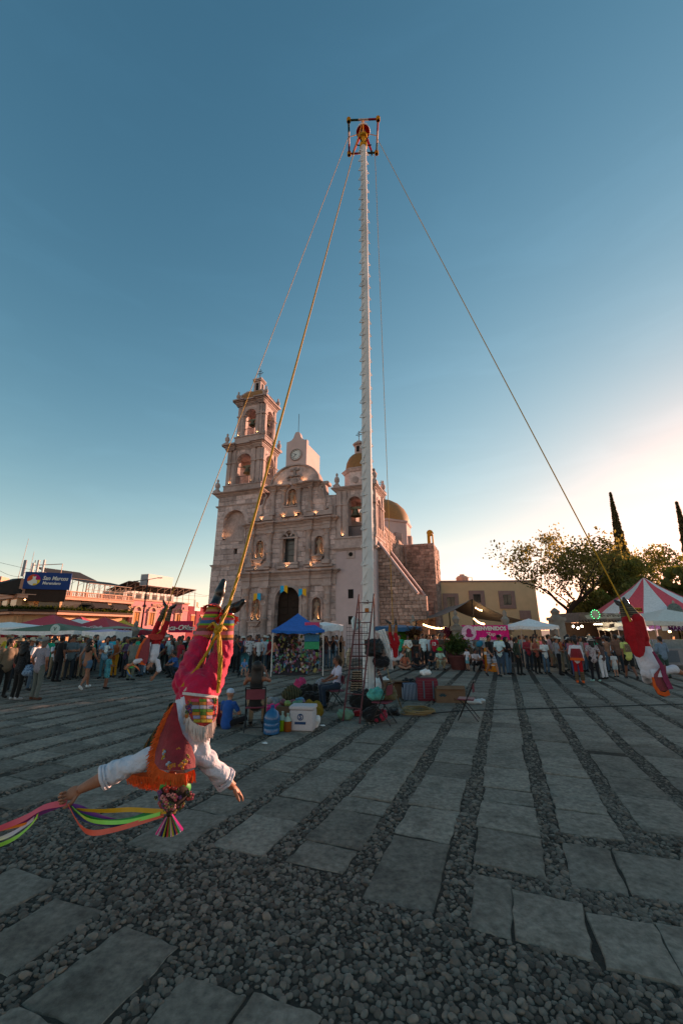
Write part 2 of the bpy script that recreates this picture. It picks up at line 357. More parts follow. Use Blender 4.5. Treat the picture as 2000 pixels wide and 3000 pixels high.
# raised walk with kerb on the far side of the plaza
def walk(name, poly, z=.14):
    w = MB(); n = len(poly); V = [(*p[:2], -.03) for p in poly] + [(*p[:2], z) for p in poly]
    w.add(V, [tuple(range(n, 2 * n))] + [(i, (i + 1) % n, (i + 1) % n + n, i + n) for i in range(n)]); o = w.build(name, m_walk); tag(o, kind='structure'); return o
walk('raised_walk', [(8.8, 25.0), (40, 21.0), (70, 60), (30, 70), (8.8, 46)])
m_kerb = mat('kerb stone', srgb('55534f'), .85, .2, 4., .4, 40., isl=.15)
kerb = tag(thing('kerb', 'grey stone kerb along the walk behind the right crowd', 'kerb'))
ka, kb = Vector((8.6, 24.85, 0)), Vector((40, 20.8, 0)); kd = (kb - ka).normalized(); s = 0
while s < 30:
    L = prng.uniform(.8, 1.1); b = MB(); b.bevbox((0, 0, .07), (L - .015, .16, .2), .015); p = ka + kd * (s + L / 2)
    b.build('kerb_stone', m_kerb, kerb, 30, p, (0, 0, math.atan2(kd.y, kd.x))); s += L
# ================================================================== FIGURES: one continuous surface grown round a posed skeleton
def surfnet(D, org, h):
    S = D < 0; nx, ny, nz = D.shape; acc = np.zeros((nx - 1, ny - 1, nz - 1, 3), np.float32); cnt = np.zeros((nx - 1, ny - 1, nz - 1), np.float32)
    for ax in range(3):
        a = [slice(None)] * 3; b = [slice(None)] * 3; a[ax] = slice(0, -1); b[ax] = slice(1, None)
        A, B = D[tuple(a)], D[tuple(b)]; cr = (A < 0) != (B < 0); t = np.where(cr, A / np.where(cr, A - B, 1), 0)
        o = [x for x in range(3) if x != ax]
        for i in (0, 1):
            for j in (0, 1):
                sl = [slice(None)] * 3; sl[o[0]] = slice(i, D.shape[o[0]] - 1 + i); sl[o[1]] = slice(j, D.shape[o[1]] - 1 + j)
                c = cr[tuple(sl)]; tt = t[tuple(sl)]; acc[..., ax] += np.where(c, tt, 0); acc[..., o[0]] += np.where(c, i, 0); acc[..., o[1]] += np.where(c, j, 0); cnt += c
    act = cnt > 0; idx = -np.ones(act.shape, np.int32); idx[act] = np.arange(act.sum()); g = np.argwhere(act)
    V = np.asarray(org) + (g + acc[act] / cnt[act][:, None]) * h; F = []
    for ax in range(3):
        o = [(ax + 1) % 3, (ax + 2) % 3]; a = [slice(1, -1)] * 3; a[ax] = slice(0, -1); b = [slice(1, -1)] * 3; b[ax] = slice(1, None)
        A, B = S[tuple(a)], S[tuple(b)]
        for cond, flip in ((A & ~B, False), (~A & B, True)):
            q = np.argwhere(cond); q[:, o[0]] += 1; q[:, o[1]] += 1
            def cell_(d0, d1): p = q.copy(); p[:, o[0]] -= d0; p[:, o[1]] -= d1; return idx[p[:, 0], p[:, 1], p[:, 2]]
            f = np.stack([cell_(1, 1), cell_(0, 1), cell_(0, 0), cell_(1, 0)], 1)
            F.append(f[:, ::-1] if flip else f)
    return V, np.concatenate(F)
class SDF:
    # prims: tapered limbs (a,b,ra,rb,label,k,n): k>1 flattens along n; sub=True carves
    def __init__(self): self.p = []
    def limb(self, a, b, ra, rb=None, lab=0, k=1., n=(0, 1, 0), sub=False):
        self.p.append((np.array(a, float), np.array(b, float), ra, ra if rb is None else rb, lab, k, np.array(n, float) / np.linalg.norm(n), sub)); return self
    def ball(self, c, r, lab=0, k=1., n=(0, 1, 0), sub=False): return self.limb(c, c, r, r, lab, k, n, sub)
    def dist(self, P, p):
        a, b, ra, rb, lab, k, n, sub = p; Q = P - a
        if k != 1: Q = Q + (k - 1) * (Q @ n)[..., None] * n
        d = b - a; L = d @ d
        if k != 1 and L > 0: d = d + (k - 1) * (d @ n) * n; L = d @ d
        t = np.clip((Q @ d) / L, 0, 1) if L > 1e-12 else np.zeros(Q.shape[:-1])
        return np.linalg.norm(Q - t[..., None] * d, axis=-1) - (ra + (rb - ra) * t)
    def mesh(self, h, sm=.03):
        pos = [p for p in self.p if not p[7]]
        lo = np.min([np.minimum(p[0], p[1]) - max(p[2], p[3]) for p in pos], 0) - 3 * h; hi = np.max([np.maximum(p[0], p[1]) + max(p[2], p[3]) for p in pos], 0) + 3 * h
        n = np.ceil((hi - lo) / h).astype(int) + 1; D = np.full(n, .3, np.float32); ax = [lo[i] + np.arange(n[i]) * h for i in range(3)]
        for p in sorted(self.p, key=lambda q: q[7]):
            m = max(p[2], p[3]) + sm + 3 * h; l = np.maximum(0, np.floor((np.minimum(p[0], p[1]) - m - lo) / h).astype(int)); u = np.minimum(n, np.ceil((np.maximum(p[0], p[1]) + m - lo) / h).astype(int) + 1)
            if np.any(u <= l): continue
            P = np.stack(np.meshgrid(ax[0][l[0]:u[0]], ax[1][l[1]:u[1]], ax[2][l[2]:u[2]], indexing='ij'), -1); d = self.dist(P, p).astype(np.float32); sl = (slice(l[0], u[0]), slice(l[1], u[1]), slice(l[2], u[2])); E = D[sl]
            if p[7]: D[sl] = np.maximum(E, -d)
            else:
                hh = np.clip(.5 + .5 * (E - d) / sm, 0, 1); D[sl] = E * (1 - hh) + d * hh - sm * hh * (1 - hh)
        V, F = surfnet(D, lo, h); C = V[F].mean(1); best = np.full(len(F), 9.); lab = np.zeros(len(F), np.int32)
        for p in pos:
            d = self.dist(C, p); w = d < best; best[w] = d[w]; lab[w] = p[4]
        return V, F, lab
def quad_arr(mb):
    # MB faces -> quads only (triangles repeat their last corner are avoided by fan splitting)
    Q = []; M_ = []
    for f, m in zip(mb.f, mb.m):
        if len(f) == 4: Q.append(f); M_.append(m)
        elif len(f) == 3: Q.append(f); M_.append(m)
        else:
            for i in range(1, len(f) - 1): Q.append((f[0], f[i], f[i + 1])); M_.append(m)
    return Q, M_
class Multi:
    # joins pieces of different kinds into one mesh
    def __init__(self): self.v = []; self.f = []; self.m = []
    def add(self, V, F, M_, X=None):
        o = len(self.v); V = [Vector(p) for p in V]
        if X is not None: V = [X @ p for p in V]
        self.v += [tuple(p) for p in V]; self.f += [tuple(int(i) + o for i in f) for f in F]; self.m += [int(k) for k in (M_ if hasattr(M_, '__len__') else [M_] * len(F))]; return self
    def mesh(self, name, mats, smooth=50):
        me = bpy.data.meshes.new(name); me.from_pydata(self.v, [], self.f)
        for m in mats: me.materials.append(m)
        me.polygons.foreach_set('material_index', self.m); me.polygons.foreach_set('use_smooth', [True] * len(self.f))
        if smooth: me.set_sharp_from_angle(angle=rad(smooth))
        me.update(); return me
def head_geo(h=.0105):
    s = SDF()
    s.limb((0, .02, .035), (0, .0, .03), .083, .078, 0, 1.12, (1, 0, 0)); s.ball((0, .03, .03), .088, 0, 1.15, (1, 0, 0)); s.limb((0, -.03, -.02), (0, -.048, -.075), .058, .036, 0)
    s.limb((0, .02, -.02), (0, -.01, -.06), .065, .05, 0); s.limb((0, .02, -.06), (0, .03, -.17), .052, .056, 0)
    for q in (-1, 1): s.limb((q * .03, -.062, .035), (q * .01, -.068, .035), .02, .02, 0); s.limb((q * .04, -.05, -.02), (q * .035, -.055, -.03), .024, .02, 0); s.limb((q * .078, .018, .02), (q * .076, .012, -.02), .016, .01, 0, 1.6, (1, 0, 0))
    s.limb((0, -.078, .018), (0, -.1, -.018), .009, .015, 0); s.limb((0, -.078, -.052), (0, -.075, -.058), .014, .012, 5)
    V, F, L = s.mesh(h, .012); mb = MB()
    for q in (-1, 1): mb.ell((q * .03, -.079, .014), (.0125, .006, .007), 8, 5, mi=4); mb.ell((q * .031, -.084, .033), (.019, .006, .004), 8, 4, mi=6)
    return V, F, L, mb
HEAD = head_geo()
def hand_geo(curl=.35, spread=.10):
    mb = MB(); mb.ell((0, 0, -.045), (.040, .016, .052), 10, 7); mb.tube([(0, 0, .02), (0, 0, -.02)], [.026, .03], 8, sq=.65)
    for i, (x, L) in enumerate(((.028, .074), (.010, .084), (-.010, .078), (-.028, .060))):
        a = x * spread * 30 * .1; p = Vector((x, 0, -.085)); P = [p]; ang = curl * .4
        for k in range(3):
            d = Vector((math.sin(a), -math.sin(ang), -math.cos(ang))); p = p + d * L * (.42, .32, .26)[k]; P.append(p); ang += curl * .9
        mb.tube(P, [.0098, .009, .0085, .006], 6)
    mb.tube([(.026, -.004, -.03), (.052, -.014, -.055), (.062, -.022, -.083), (.062, -.03, -.105)], [.014, .0125, .0105, .007], 6)
    return mb
def dirframe(d, side):
    z = -Vector(d).normalized(); x = Vector(side); x = (x - z * x.dot(z)); x = x.normalized() if x.length > 1e-4 else _frame(z)[0]; y = z.cross(x); return Matrix((x, y, z)).transposed()
def mirror(p): return (-p[0], p[1], p[2])
STD = dict(hip=(.085, 0, .90), kn=(.095, -.015, .49), an=(.10, .02, .085), toe=(.12, -.12, .035), sh=(.17, .01, 1.385), el=(.215, .03, 1.11), wr=(.225, -.03, .865))
def joints(**kw):
    # keys like elL, knR override; L is +x; sides default to the standing pose
    J = dict(hipc=(0, 0, .92), chest=(0, .005, 1.27), neck=(0, .012, 1.43), head=(0, -.012, 1.585), fwd=(0, -1, 0), hr=(0, 0, 0))
    for k, v in STD.items(): J[k + 'L'] = v; J[k + 'R'] = mirror(v)
    for k, v in kw.items():
        if k[-1] == 'B': J[k[:-1] + 'L'] = v; J[k[:-1] + 'R'] = mirror(v)
        else: J[k] = v
    return J
def body(J, h=.026, sleeve='short', bottom='long', fat=1., fem=False, hands=True, curl=.35, head=True, boots=False, long_top=True, extra=None, wide=1.):
    s = SDF(); v = lambda k: np.array(J[k], float); lerp = lambda a, b, t: a + (b - a) * t
    f = v('fwd'); hc, ch, nk = v('hipc'), v('chest'), v('neck'); up = ch - hc; W = .92 if fem else 1.
    top = 1; bot = 2
    hb = .1 * (1.08 if fem else 1.) * fat
    s.limb(lerp(v('hipL'), hc, .25) + (0, 0, .01), lerp(v('hipR'), hc, .25) + (0, 0, .01), hb, hb, bot, 1.02, f)
    s.limb(hc + up * .12, hc + up * .5, .136 * fat * W, .133 * fat * (W if not fem else .86), top, 1.28 / fat ** .3, f); s.limb(hc + up * .45, ch, .132 * fat * (W if not fem else .9), .142 * W * fat ** .5, top, 1.3 / fat ** .4, f)
    s.limb(ch, lerp(ch, nk, .55), .145 * W, .12 * W, top, 1.42, f)
    if long_top: s.limb(hc + up * .2, hc - up * .1, .138 * fat * W, .142 * fat, top, 1.12, f)
    for q in 'LR':
        sh, el, wr = v('sh' + q), v('el' + q), v('wr' + q); st = top if sleeve != 'none' else 0
        s.limb(lerp(nk, ch, .3), sh, .05, .05 * W, top if sleeve != 'none' else 0)
        if sleeve == 'short': s.limb(sh, lerp(sh, el, .62), .055 * W, .057, top); s.limb(lerp(sh, el, .5), el, .046 * W, .04 * W, 0); s.limb(el, wr, .04 * W, .027, 0)
        elif sleeve == 'long': s.limb(sh, el, .055 * W, .05, top); s.limb(el, lerp(el, wr, .93), .049, .037, top); s.limb(lerp(el, wr, .8), wr, .028, .026, 0)
        elif sleeve == 'roll': s.limb(sh, el, .078, .08, top); s.limb(lerp(sh, el, .8), lerp(el, wr, .1), .084, .088, top); s.limb(el, wr, .042, .028, 0)
        else: s.limb(sh, el, .05 * W, .04 * W, 0); s.limb(el, wr, .04 * W, .026, 0)
        hp, kn, an, to = v('hip' + q), v('kn' + q), v('an' + q), v('toe' + q)
        if bottom == 'long': s.limb(hp, kn, .088 * fat ** .5 * wide, .064 * wide, bot); s.limb(kn, lerp(kn, an, .93), .063 * wide, .05 * wide, bot); s.limb(lerp(kn, an, .85), an, .036, .034, 3)
        elif bottom == 'shorts': s.limb(hp, lerp(hp, kn, .75), .094 * fat ** .5, .086, bot); s.limb(lerp(hp, kn, .6), kn, .062, .05, 0); s.limb(kn, lerp(kn, an, .4), .05, .05, 0); s.limb(lerp(kn, an, .35), an, .05, .034, 0)
        elif bottom == 'mini': s.limb(hp, lerp(hp, kn, .3), .096 * fat ** .5, .092, bot); s.limb(lerp(hp, kn, .2), kn, .076, .052, 0); s.limb(kn, lerp(kn, an, .4), .05, .049, 0); s.limb(lerp(kn, an, .35), an, .049, .033, 0)
        else: s.limb(hp, kn, .08, .05, 0); s.limb(kn, lerp(kn, an, .4), .05, .048, 0); s.limb(lerp(kn, an, .35), an, .047, .033, 0)
        toe = to - an; s.limb(an + (0, 0, -.02), to, .042, .034, 3, 1.0); s.limb(an - toe / np.linalg.norm(toe) * .04 - (0, 0, .035), to, .036, .036, 3)
        if boots: s.limb(lerp(an, kn, .3), an, .055, .048, 3)
    if bottom == 'skirt':
        kn = (v('knL') + v('knR')) / 2; an = (v('anL') + v('anR')) / 2; e = lerp(kn, an, .45); s.limb(hc - (0, 0, .0), e, .125 * fat, .17, bot, 1.15, f)
    if extra: extra(s)
    if not head: s.limb(nk - (ch - hc) * .05, v('head') - np.array(up) / np.linalg.norm(up) * .07, .055, .05, 0)
    V, F, L = s.mesh(h, .028); mu = Multi().add(V, F, L)
    upv = Vector(up).normalized(); fv = Vector(f)
    if head:
        y = -(fv - upv * fv.dot(upv)).normalized(); x = y.cross(upv); B = Matrix((x, y, upv)).transposed() @ Euler(J['hr']).to_matrix(); X = Matrix.Translation(Vector(J['head'])) @ B.to_4x4()
        hv, hf, hl, hm = HEAD; mu.add(hv, hf, hl, X); Q, MM = quad_arr(hm); mu.add(hm.v, Q, MM, X); J['_hx'] = X
    if hands:
        for q in 'LR':
            d = Vector(J.get('hd' + q) or (v('wr' + q) - v('el' + q))); side = Vector(J.get('hs' + q) or (fv * 1.0)); hm = hand_geo(J.get('curl' + q, curl)); B = dirframe(d, side)
            if q == 'R': B = B @ Matrix.Diagonal((1, -1, 1))
            Q, MM = quad_arr(hm); Q = [t[::-1] for t in Q] if q == 'R' else Q
            mu.add(hm.v, Q, [0] * len(Q), Matrix.Translation(Vector(J['wr' + q])) @ B.to_4x4())
    return mu
# hair and hats, in the head's own frame
def sdf_mesh(s, h, sm, name, m):
    V, F, L = s.mesh(h, sm); me = npmesh(name, V, F, m, smooth=True); return me
m_dummy = mat('hair black', (.012, .009, .008), .55, .3, 60., .5, 90., coord='obj', spec=.4)
def hair_tmpl(kind):
    s = SDF(); s.ball((0, .03, .045), .1, 0, 1.12, (1, 0, 0)); s.limb((0, .045, .01), (0, .055, -.05), .083, .062, 0, 1.1, (1, 0, 0))
    if kind == 'long':
        s.limb((0, .06, 0), (0, .105, -.2), .085, .085, 0, 1.9); s.limb((0, .105, -.18), (0, .11, -.36), .088, .06, 0, 2.2)
        for q in (-1, 1): s.limb((q * .075, .02, .02), (q * .085, .03, -.2), .03, .03, 0)
    if kind == 'shoulder':
        s.limb((0, .06, 0), (0, .09, -.17), .09, .085, 0, 1.6)
        for q in (-1, 1): s.limb((q * .078, .02, .02), (q * .085, .03, -.14), .032, .03, 0)
    if kind == 'curly':
        for i in range(26): 
            a = i * 2.4; s.ball((.1 * math.cos(a), .05 + .07 * math.sin(a), .08 - i * .013), .045, 0)
        s.limb((0, .07, 0), (0, .1, -.25), .1, .09, 0, 1.4)
    if kind == 'bun': s.ball((0, .125, .06), .042)
    if kind == 'tail': s.limb((0, .12, .04), (0, .15, -.03), .03, .034); s.limb((0, .15, -.03), (0, .13, -.2), .034, .016)
    s.limb((0, -.16, .035), (0, -.14, -.3), .105, .1, 0, 1.0, (0, 1, 0), True)
    return sdf_mesh(s, .011, .02, 'hair', m_dummy)
HAIR = {k: hair_tmpl(k) for k in ('short', 'long', 'shoulder', 'curly', 'bun', 'tail')}
def hat_tmpl(kind):
    mb = MB(); c = (0, .012, .075)
    if kind == 'cowboy':
        rows = []
        for t in range(5):
            r = []
            for i in range(25): a = 2 * math.pi * i / 24; R_ = .088 + t * .028; r.append((R_ * 1.0 * math.cos(a), R_ * 1.22 * math.sin(a) + .012, .075 + (abs(math.cos(a)) ** 2) * .062 * (t / 4) ** 1.6 - .02 * (t / 4) * abs(math.sin(a))))
            rows.append(r)
        mb.sheet(rows, th=.006)
        pr = [(.092, .07), (.088, .12), (.08, .16), (.062, .178), (.03, .165), (.0, .158)]; o = len(mb.v); mb.lathe(pr, 20, (0, 0, 0)); mb.xf(Matrix.Translation((0, .012, 0)) @ Matrix.Diagonal((.96, 1.16, 1, 1)), o)
    elif kind == 'sombrero':
        mb.lathe([(.09, .072), (.14, .062), (.2, .068), (.235, .095), (.238, .098), (.2, .074), (.14, .068), (.094, .08), (.084, .14), (.06, .165), (0, .172)], 24, (0, .012, 0))
    elif kind == 'straw':
        mb.lathe([(.09, .06), (.13, .05), (.165, .04), (.168, .044), (.13, .058), (.096, .07), (.092, .12), (.075, .145), (0, .152)], 22, (0, .012, 0))
    elif kind == 'cap':
        mb.lathe([(.096, .045), (.097, .075), (.088, .115), (.06, .142), (.02, .152), (0, .153)], 18, (0, .018, 0)); mb.sheet([[(x, -.075 - .075 * (1 - (x / .085) ** 2) * t, .058 - .02 * t) for x in [-.08 + .016 * i for i in range(11)]] for t in (0, .5, 1)], th=.006)
    return mb.mesh('hat', mat('hat straw', srgb('b7ab92'), .9, .15, 40., .4, 80., coord='obj'), 45)
HAT = {k: hat_tmpl(k) for k in ('cowboy', 'sombrero', 'straw', 'cap')}
m_eye = mat('dark eye', (.012, .01, .009), .3, .1, 20.)
m_brow = mat('brow hair', (.015, .011, .009), .7, .1, 20.)
def skinmat(i):
    c = [srgb('9c6b53'), srgb('8a5a44'), srgb('b08068'), srgb('7d5240')][i % 4]; return mat('skin %d' % (i % 4), c, .55, .12, 14., .12, 60., coord='obj', spec=.35)
def lipmat(): return mat('lips', srgb('6e3b36'), .5, .1, 20.)
# ================================================================== CHURCH
CA = rad(19.5); CH = Vector((2.70, 31.0, 0))
church = thing('church', 'pink stone baroque church with tall bell tower, clock gable and yellow dome', 'church', CH, -CA)
m_ash = mat('cantera ashlar', srgb('bfaba6'), .9, .24, 5., .6, 30., isl=.26, stain=.42)
m_trim = mat('carved cantera', srgb('b09d97'), .9, .2, 2.5, .55, 26., stain=.45)
m_back = mat('mortar core', srgb('a08f8a'), .95, .15, 3., .4, 30.)
m_plas = mat('pink plaster', srgb('beabab'), .92, .07, 1.4, .2, 18., stain=.14)
m_white = mat('lime plaster', srgb('c4aeaa'), .9, .06, 1.2, .15, 18., stain=.15)
m_rub = mat('rubble stone', srgb('ab8d80'), .95, .3, 2.6, .9, 14., isl=.3, stain=.3)
m_ytile = mat('yellow dome tile', srgb('94693a'), .55, .2, 6., .3, 60., isl=.18)
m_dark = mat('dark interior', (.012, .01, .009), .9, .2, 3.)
m_wood = mat('old door wood', srgb('2a1e17'), .8, .3, 4., .4, 30.)
m_iron = mat('black iron', (.02, .02, .022), .6, .2, 8., metal=.4)
m_bell = mat('bronze bell', srgb('6f6b58'), .5, .3, 8., metal=.6)
m_glass = mat('leaded glass', srgb('33383a'), .25, .25, 14., .2, 30., spec=.5)
m_lamp = mat('warm lamp glass', (1, .62, .3), .5, .05, 3., emit=9., emc=(1, .5, .2))
m_statue = mat('carved figure stone', srgb('94806f'), .9, .16, 6., .4, 30.)
prng = random.Random(17)
UNIT = MB().bevbox((0, 0, 0), (1, 1, 1), .035).mesh('stone_block', m_ash)
NBLK = [0]
def courses(x0, x1, z0, z1, holes, ch, lr, jit=.0):
    zs = sorted({z0, z1} | {z for h in holes for z in (h[2], h[3]) if z0 < z < z1}); out = []
    zz = []
    for a, b in zip(zs, zs[1:]):
        n = max(1, round((b - a) / ch)); zz += [(a + (b - a) * i / n, a + (b - a) * (i + 1) / n) for i in range(n)]
    for a, b in zz:
        segs = [(x0, x1)]
        for h in holes:
            if h[2] < b - 1e-4 and h[3] > a + 1e-4: segs = [s for p, q in segs for s in ((p, min(q, h[0])), (max(p, h[1]), q)) if s[1] - s[0] > .06]
        for p, q in segs:
            x = p
            while x < q - 1e-3:
                L = prng.uniform(*lr); L = q - x if q - x < L * 1.45 else L; out.append((x, x + L, a, b)); x += L
    return out
def blocks(parent, name, R, y, d, mats, singles=0, axis='x', proud=.025, g=.012):
    # R: rectangles in the wall plane; axis 'x': wall faces -y at y; axis 'y': wall faces +x at x=y
    rest = MB()
    for i, (a, b, c, e) in enumerate(R):
        p = prng.uniform(0, proud); s = (b - a - g, d + p, e - c - g); o = -p / 2
        if axis == 'x': C = ((a + b) / 2, y + d / 2 + o, (c + e) / 2); S = s
        else: C = (y - d / 2 - o, (a + b) / 2, (c + e) / 2); S = (s[1], s[0], s[2])
        if i < singles: link('stone_block', UNIT, parent, C, None, S)
        else: rest.bevbox(C, S, .02)
    if rest.v: tag(rest.build(name, mats, parent), kind='stuff')
def arch_fill(mb, cx, w, zs, ztop, y0, y1, n=14, axis='x', mi=0):
    # spandrel panel between a round arch (radius w/2 springing at zs) and the level ztop
    r = w / 2; P = [(cx - r, zs)] + [(cx - r * math.cos(math.pi * i / n), zs + r * math.sin(math.pi * i / n)) for i in range(1, n)] + [(cx + r, zs)]
    o = len(mb.v)
    for (xa, za), (xb, zb) in zip(P, P[1:]): mb.prism([(xa, za), (xb, zb), (xb, ztop), (xa, ztop)], y0, y1, mi)
    if axis == 'y': mb.xf(Matrix(((0, -1, 0, 0), (1, 0, 0, 0), (0, 0, 1, 0), (0, 0, 0, 1))), o)
    return mb
def archivolt(mb, cx, w, zs, t, y0, y1, n=16, legs=0., axis='x', mi=0):
    r = w / 2; o = len(mb.v)
    A = [(math.cos(math.pi * i / n), math.sin(math.pi * i / n)) for i in range(n + 1)]
    for (c0, s0), (c1, s1) in zip(A, A[1:]): mb.prism([(cx + r * c0, zs + r * s0), (cx + (r + t) * c0, zs + (r + t) * s0), (cx + (r + t) * c1, zs + (r + t) * s1), (cx + r * c1, zs + r * s1)], y0, y1, mi)
    if legs:
        for q in (-1, 1): a, b = sorted((cx + q * r, cx + q * (r + t))); mb.bx(a, b, y0, y1, zs - legs, zs, mi)
    if axis == 'y': mb.xf(Matrix(((0, -1, 0, 0), (1, 0, 0, 0), (0, 0, 1, 0), (0, 0, 0, 1))), o)
    return mb
def cornice(x0, x1, y0, y1, z, steps, parent=None, name='cornice', breaks=(), m=None, bw=.62):
    # steps: (height, projection) from below; runs round front and both ends; breaks = centres of blocks that step further forward
    mb = MB(); h = z
    for i, (dh, p) in enumerate(steps):
        mb.bx(x0 - p, x1 + p, y0 - p, y1 + p * .0, h, h + dh - .003)
        for c in breaks: mb.bx(c - bw / 2 - p * .6, c + bw / 2 + p * .6, y0 - p - .2, y0 - p + .02, h + .001, h + dh - .004)
        h += dh
    return mb.build(name, m or m_trim, parent or church)
CORN = [(.09, .06), (.07, .14), (.11, .2), (.06, .34), (.1, .42)]
def column(x, y, z0, z1, r, name='column'):
    H = z1 - z0; mb = MB()
    mb.bx(x - r * 1.5, x + r * 1.5, y - r * 1.5, y + r * 1.2, z0, z0 + .1 * H); mb.lathe([(r * 1.35, z0 + .1 * H), (r * 1.4, z0 + .12 * H), (r * 1.1, z0 + .135 * H), (r * 1.0, z0 + .15 * H), (r * 1.06, z0 + .4 * H), (r * 1.3, z0 + .42 * H), (r * 1.3, z0 + .44 * H), (r * .98, z0 + .455 * H), (r * .9, z0 + .82 * H), (r * 1.1, z0 + .835 * H), (r * .92, z0 + .85 * H), (r * 1.0, z0 + .9 * H), (r * 1.45, z0 + .965 * H)], 14, (x, y, 0))
    mb.bx(x - r * 1.55, x + r * 1.55, y - r * 1.55, y + r * 1.2, z0 + .966 * H, z1); return mb.build(name, m_trim, church, 40)
FINP = [(.2, 0), (.22, .06), (.15, .1), (.13, .2), (.2, .28), (.21, .4), (.17, .52), (.08, .6), (.06, .64), (.1, .7), (.09, .78), (.03, .84), (0, .86)]
def finial(x, y, z, k=1., parent=None, m=None):
    mb = MB(); mb.bx(-.24 * k, .24 * k, -.24 * k, .24 * k, 0, .2 * k); mb.lathe([(r * k, .2 * k + h * 1.25 * k) for r, h in FINP], 10)
    return mb.build('finial', m or m_trim, parent or church, 40, (x, y, z))
def cross(x, y, z, h, parent=None):
    mb = MB(); t = .025; mb.box((0, 0, h / 2), (t * 2, t * 2, h)); mb.box((0, 0, h * .66), (h * .5, t * 1.6, t * 2)); mb.box((0, 0, h * .84), (h * .26, t * 1.6, t * 2)); mb.ell((0, 0, .02), (.09, .09, .09), 8, 6)
    for q in (-1, 1):
        mb.ell((q * h * .25, 0, h * .66), (.05, .03, .05), 6, 4); mb.ell((q * h * .13, 0, h * .84), (.04, .03, .04), 6, 4); mb.tube([(q * .02, 0, h * .48), (q * h * .12, 0, h * .56), (q * h * .17, 0, h * .64)], .015, 5)
    mb.ell((0, 0, h), (.05, .03, .05), 6, 4); return mb.build('cross', m_iron, church, loc=(x, y, z))
def bell(x, y, z, r):
    mb = MB(); mb.lathe([(r, 0), (r * 1.02, .04), (r * .8, r * .35), (r * .62, r * .9), (r * .55, r * 1.3), (r * .3, r * 1.5), (0, r * 1.55)], 16, cap=False); mb.tube([(0, 0, -.12), (0, 0, r)], [.05, .02], 6); mb.box((0, 0, r * 1.75), (r * 2.4, r * .5, r * .5)); mb.tube([(-r * 1.9, 0, r * 1.7), (r * 1.9, 0, r * 1.7)], .05, 6)
    return mb.build('bell', m_bell, church, 40, (x, y, z))
NLIGHT = [0]
def uplight(x, y, z, power=7., dy=-.0, parent=None, fix=True):
    # small floodlight standing on a ledge, washing the stone above it
    P = parent or church
    mb = MB(); mb.box((0, -.04, .05), (.12, .1, .08), (rad(25), 0, 0)); mb.bx(-.05, .05, -.06, .0, 0, .03); o = mb.build('uplight', m_iron, P, loc=(x, y, z))
    b = MB(); b.box((0, -.02, .098), (.09, .06, .008), (rad(25), 0, 0)); b.build('lamp_glass', m_lamp, o)
    l = bpy.data.lights.new('lamp', 'SPOT'); l.energy = power * 1.0; l.color = (1, .48, .2); l.spot_size = rad(110); l.spot_blend = .8; l.shadow_soft_size = .04
    q = bpy.data.objects.new('lamp', l); COL.objects.link(q); q.parent = o; q.location = (0, -.03, .13); q.rotation_euler = (rad(180 - 22), 0, 0)   # aimed up and in at the wall
    return o
def statue(x, y, z, h, mirror_=1):
    s = SDF(); k = h / 1.7; V = lambda *a: tuple(c * k for c in a)
    s.limb(V(0, 0, .1), V(0, 0, .9), .2 * k, .15 * k, 0, 1.25); s.limb(V(0, 0, .9), V(0, 0, 1.3), .15 * k, .16 * k, 0, 1.3); s.limb(V(-.16, 0, 1.33), V(.16, 0, 1.33), .07 * k, .07 * k); s.limb(V(0, 0, 1.35), V(0, -.01, 1.5), .05 * k); s.ball(V(0, -.02, 1.58), .1 * k, 0, 1.1, (1, 0, 0))
    m = mirror_; s.limb(V(.17 * m, 0, 1.32), V(.24 * m, -.05, 1.08), .06 * k, .05 * k); s.limb(V(.24 * m, -.05, 1.08), V(.08 * m, -.19, 1.12), .05 * k, .035 * k); s.limb(V(-.17 * m, 0, 1.32), V(-.25 * m, -.02, 1.05), .06 * k, .05 * k); s.limb(V(-.25 * m, -.02, 1.05), V(-.2 * m, -.16, .95), .05 * k, .04 * k)
    for i in range(5): a = -1.1 + i * .55; s.limb(V(.14 * math.sin(a), -.13 * math.cos(a), 1.05), V(.2 * math.sin(a) + .04 * m, -.17 * math.cos(a), .05), .02 * k, .045 * k)
    s.limb(V(.2 * m, -.06, 1.2), V(-.14 * m, -.16, .5), .05 * k, .06 * k); s.limb(V(0, .06, 1.57), V(0, .07, 1.42), .085 * k, .06 * k); s.limb(V(-.19 * m, -.17, .97), V(-.22 * m, -.19, 1.3), .02 * k)
    Vv, F, L = s.mesh(.028 * k + .004, .02); mb = MB(); mb.bx(-.26 * k, .26 * k, -.2 * k, .2 * k, -.1, .02)
    o = link('statue', npmesh('statue', Vv, F, m_statue, smooth=True), church, (x, y, z)); mb.build('plinth', m_trim, o); return o
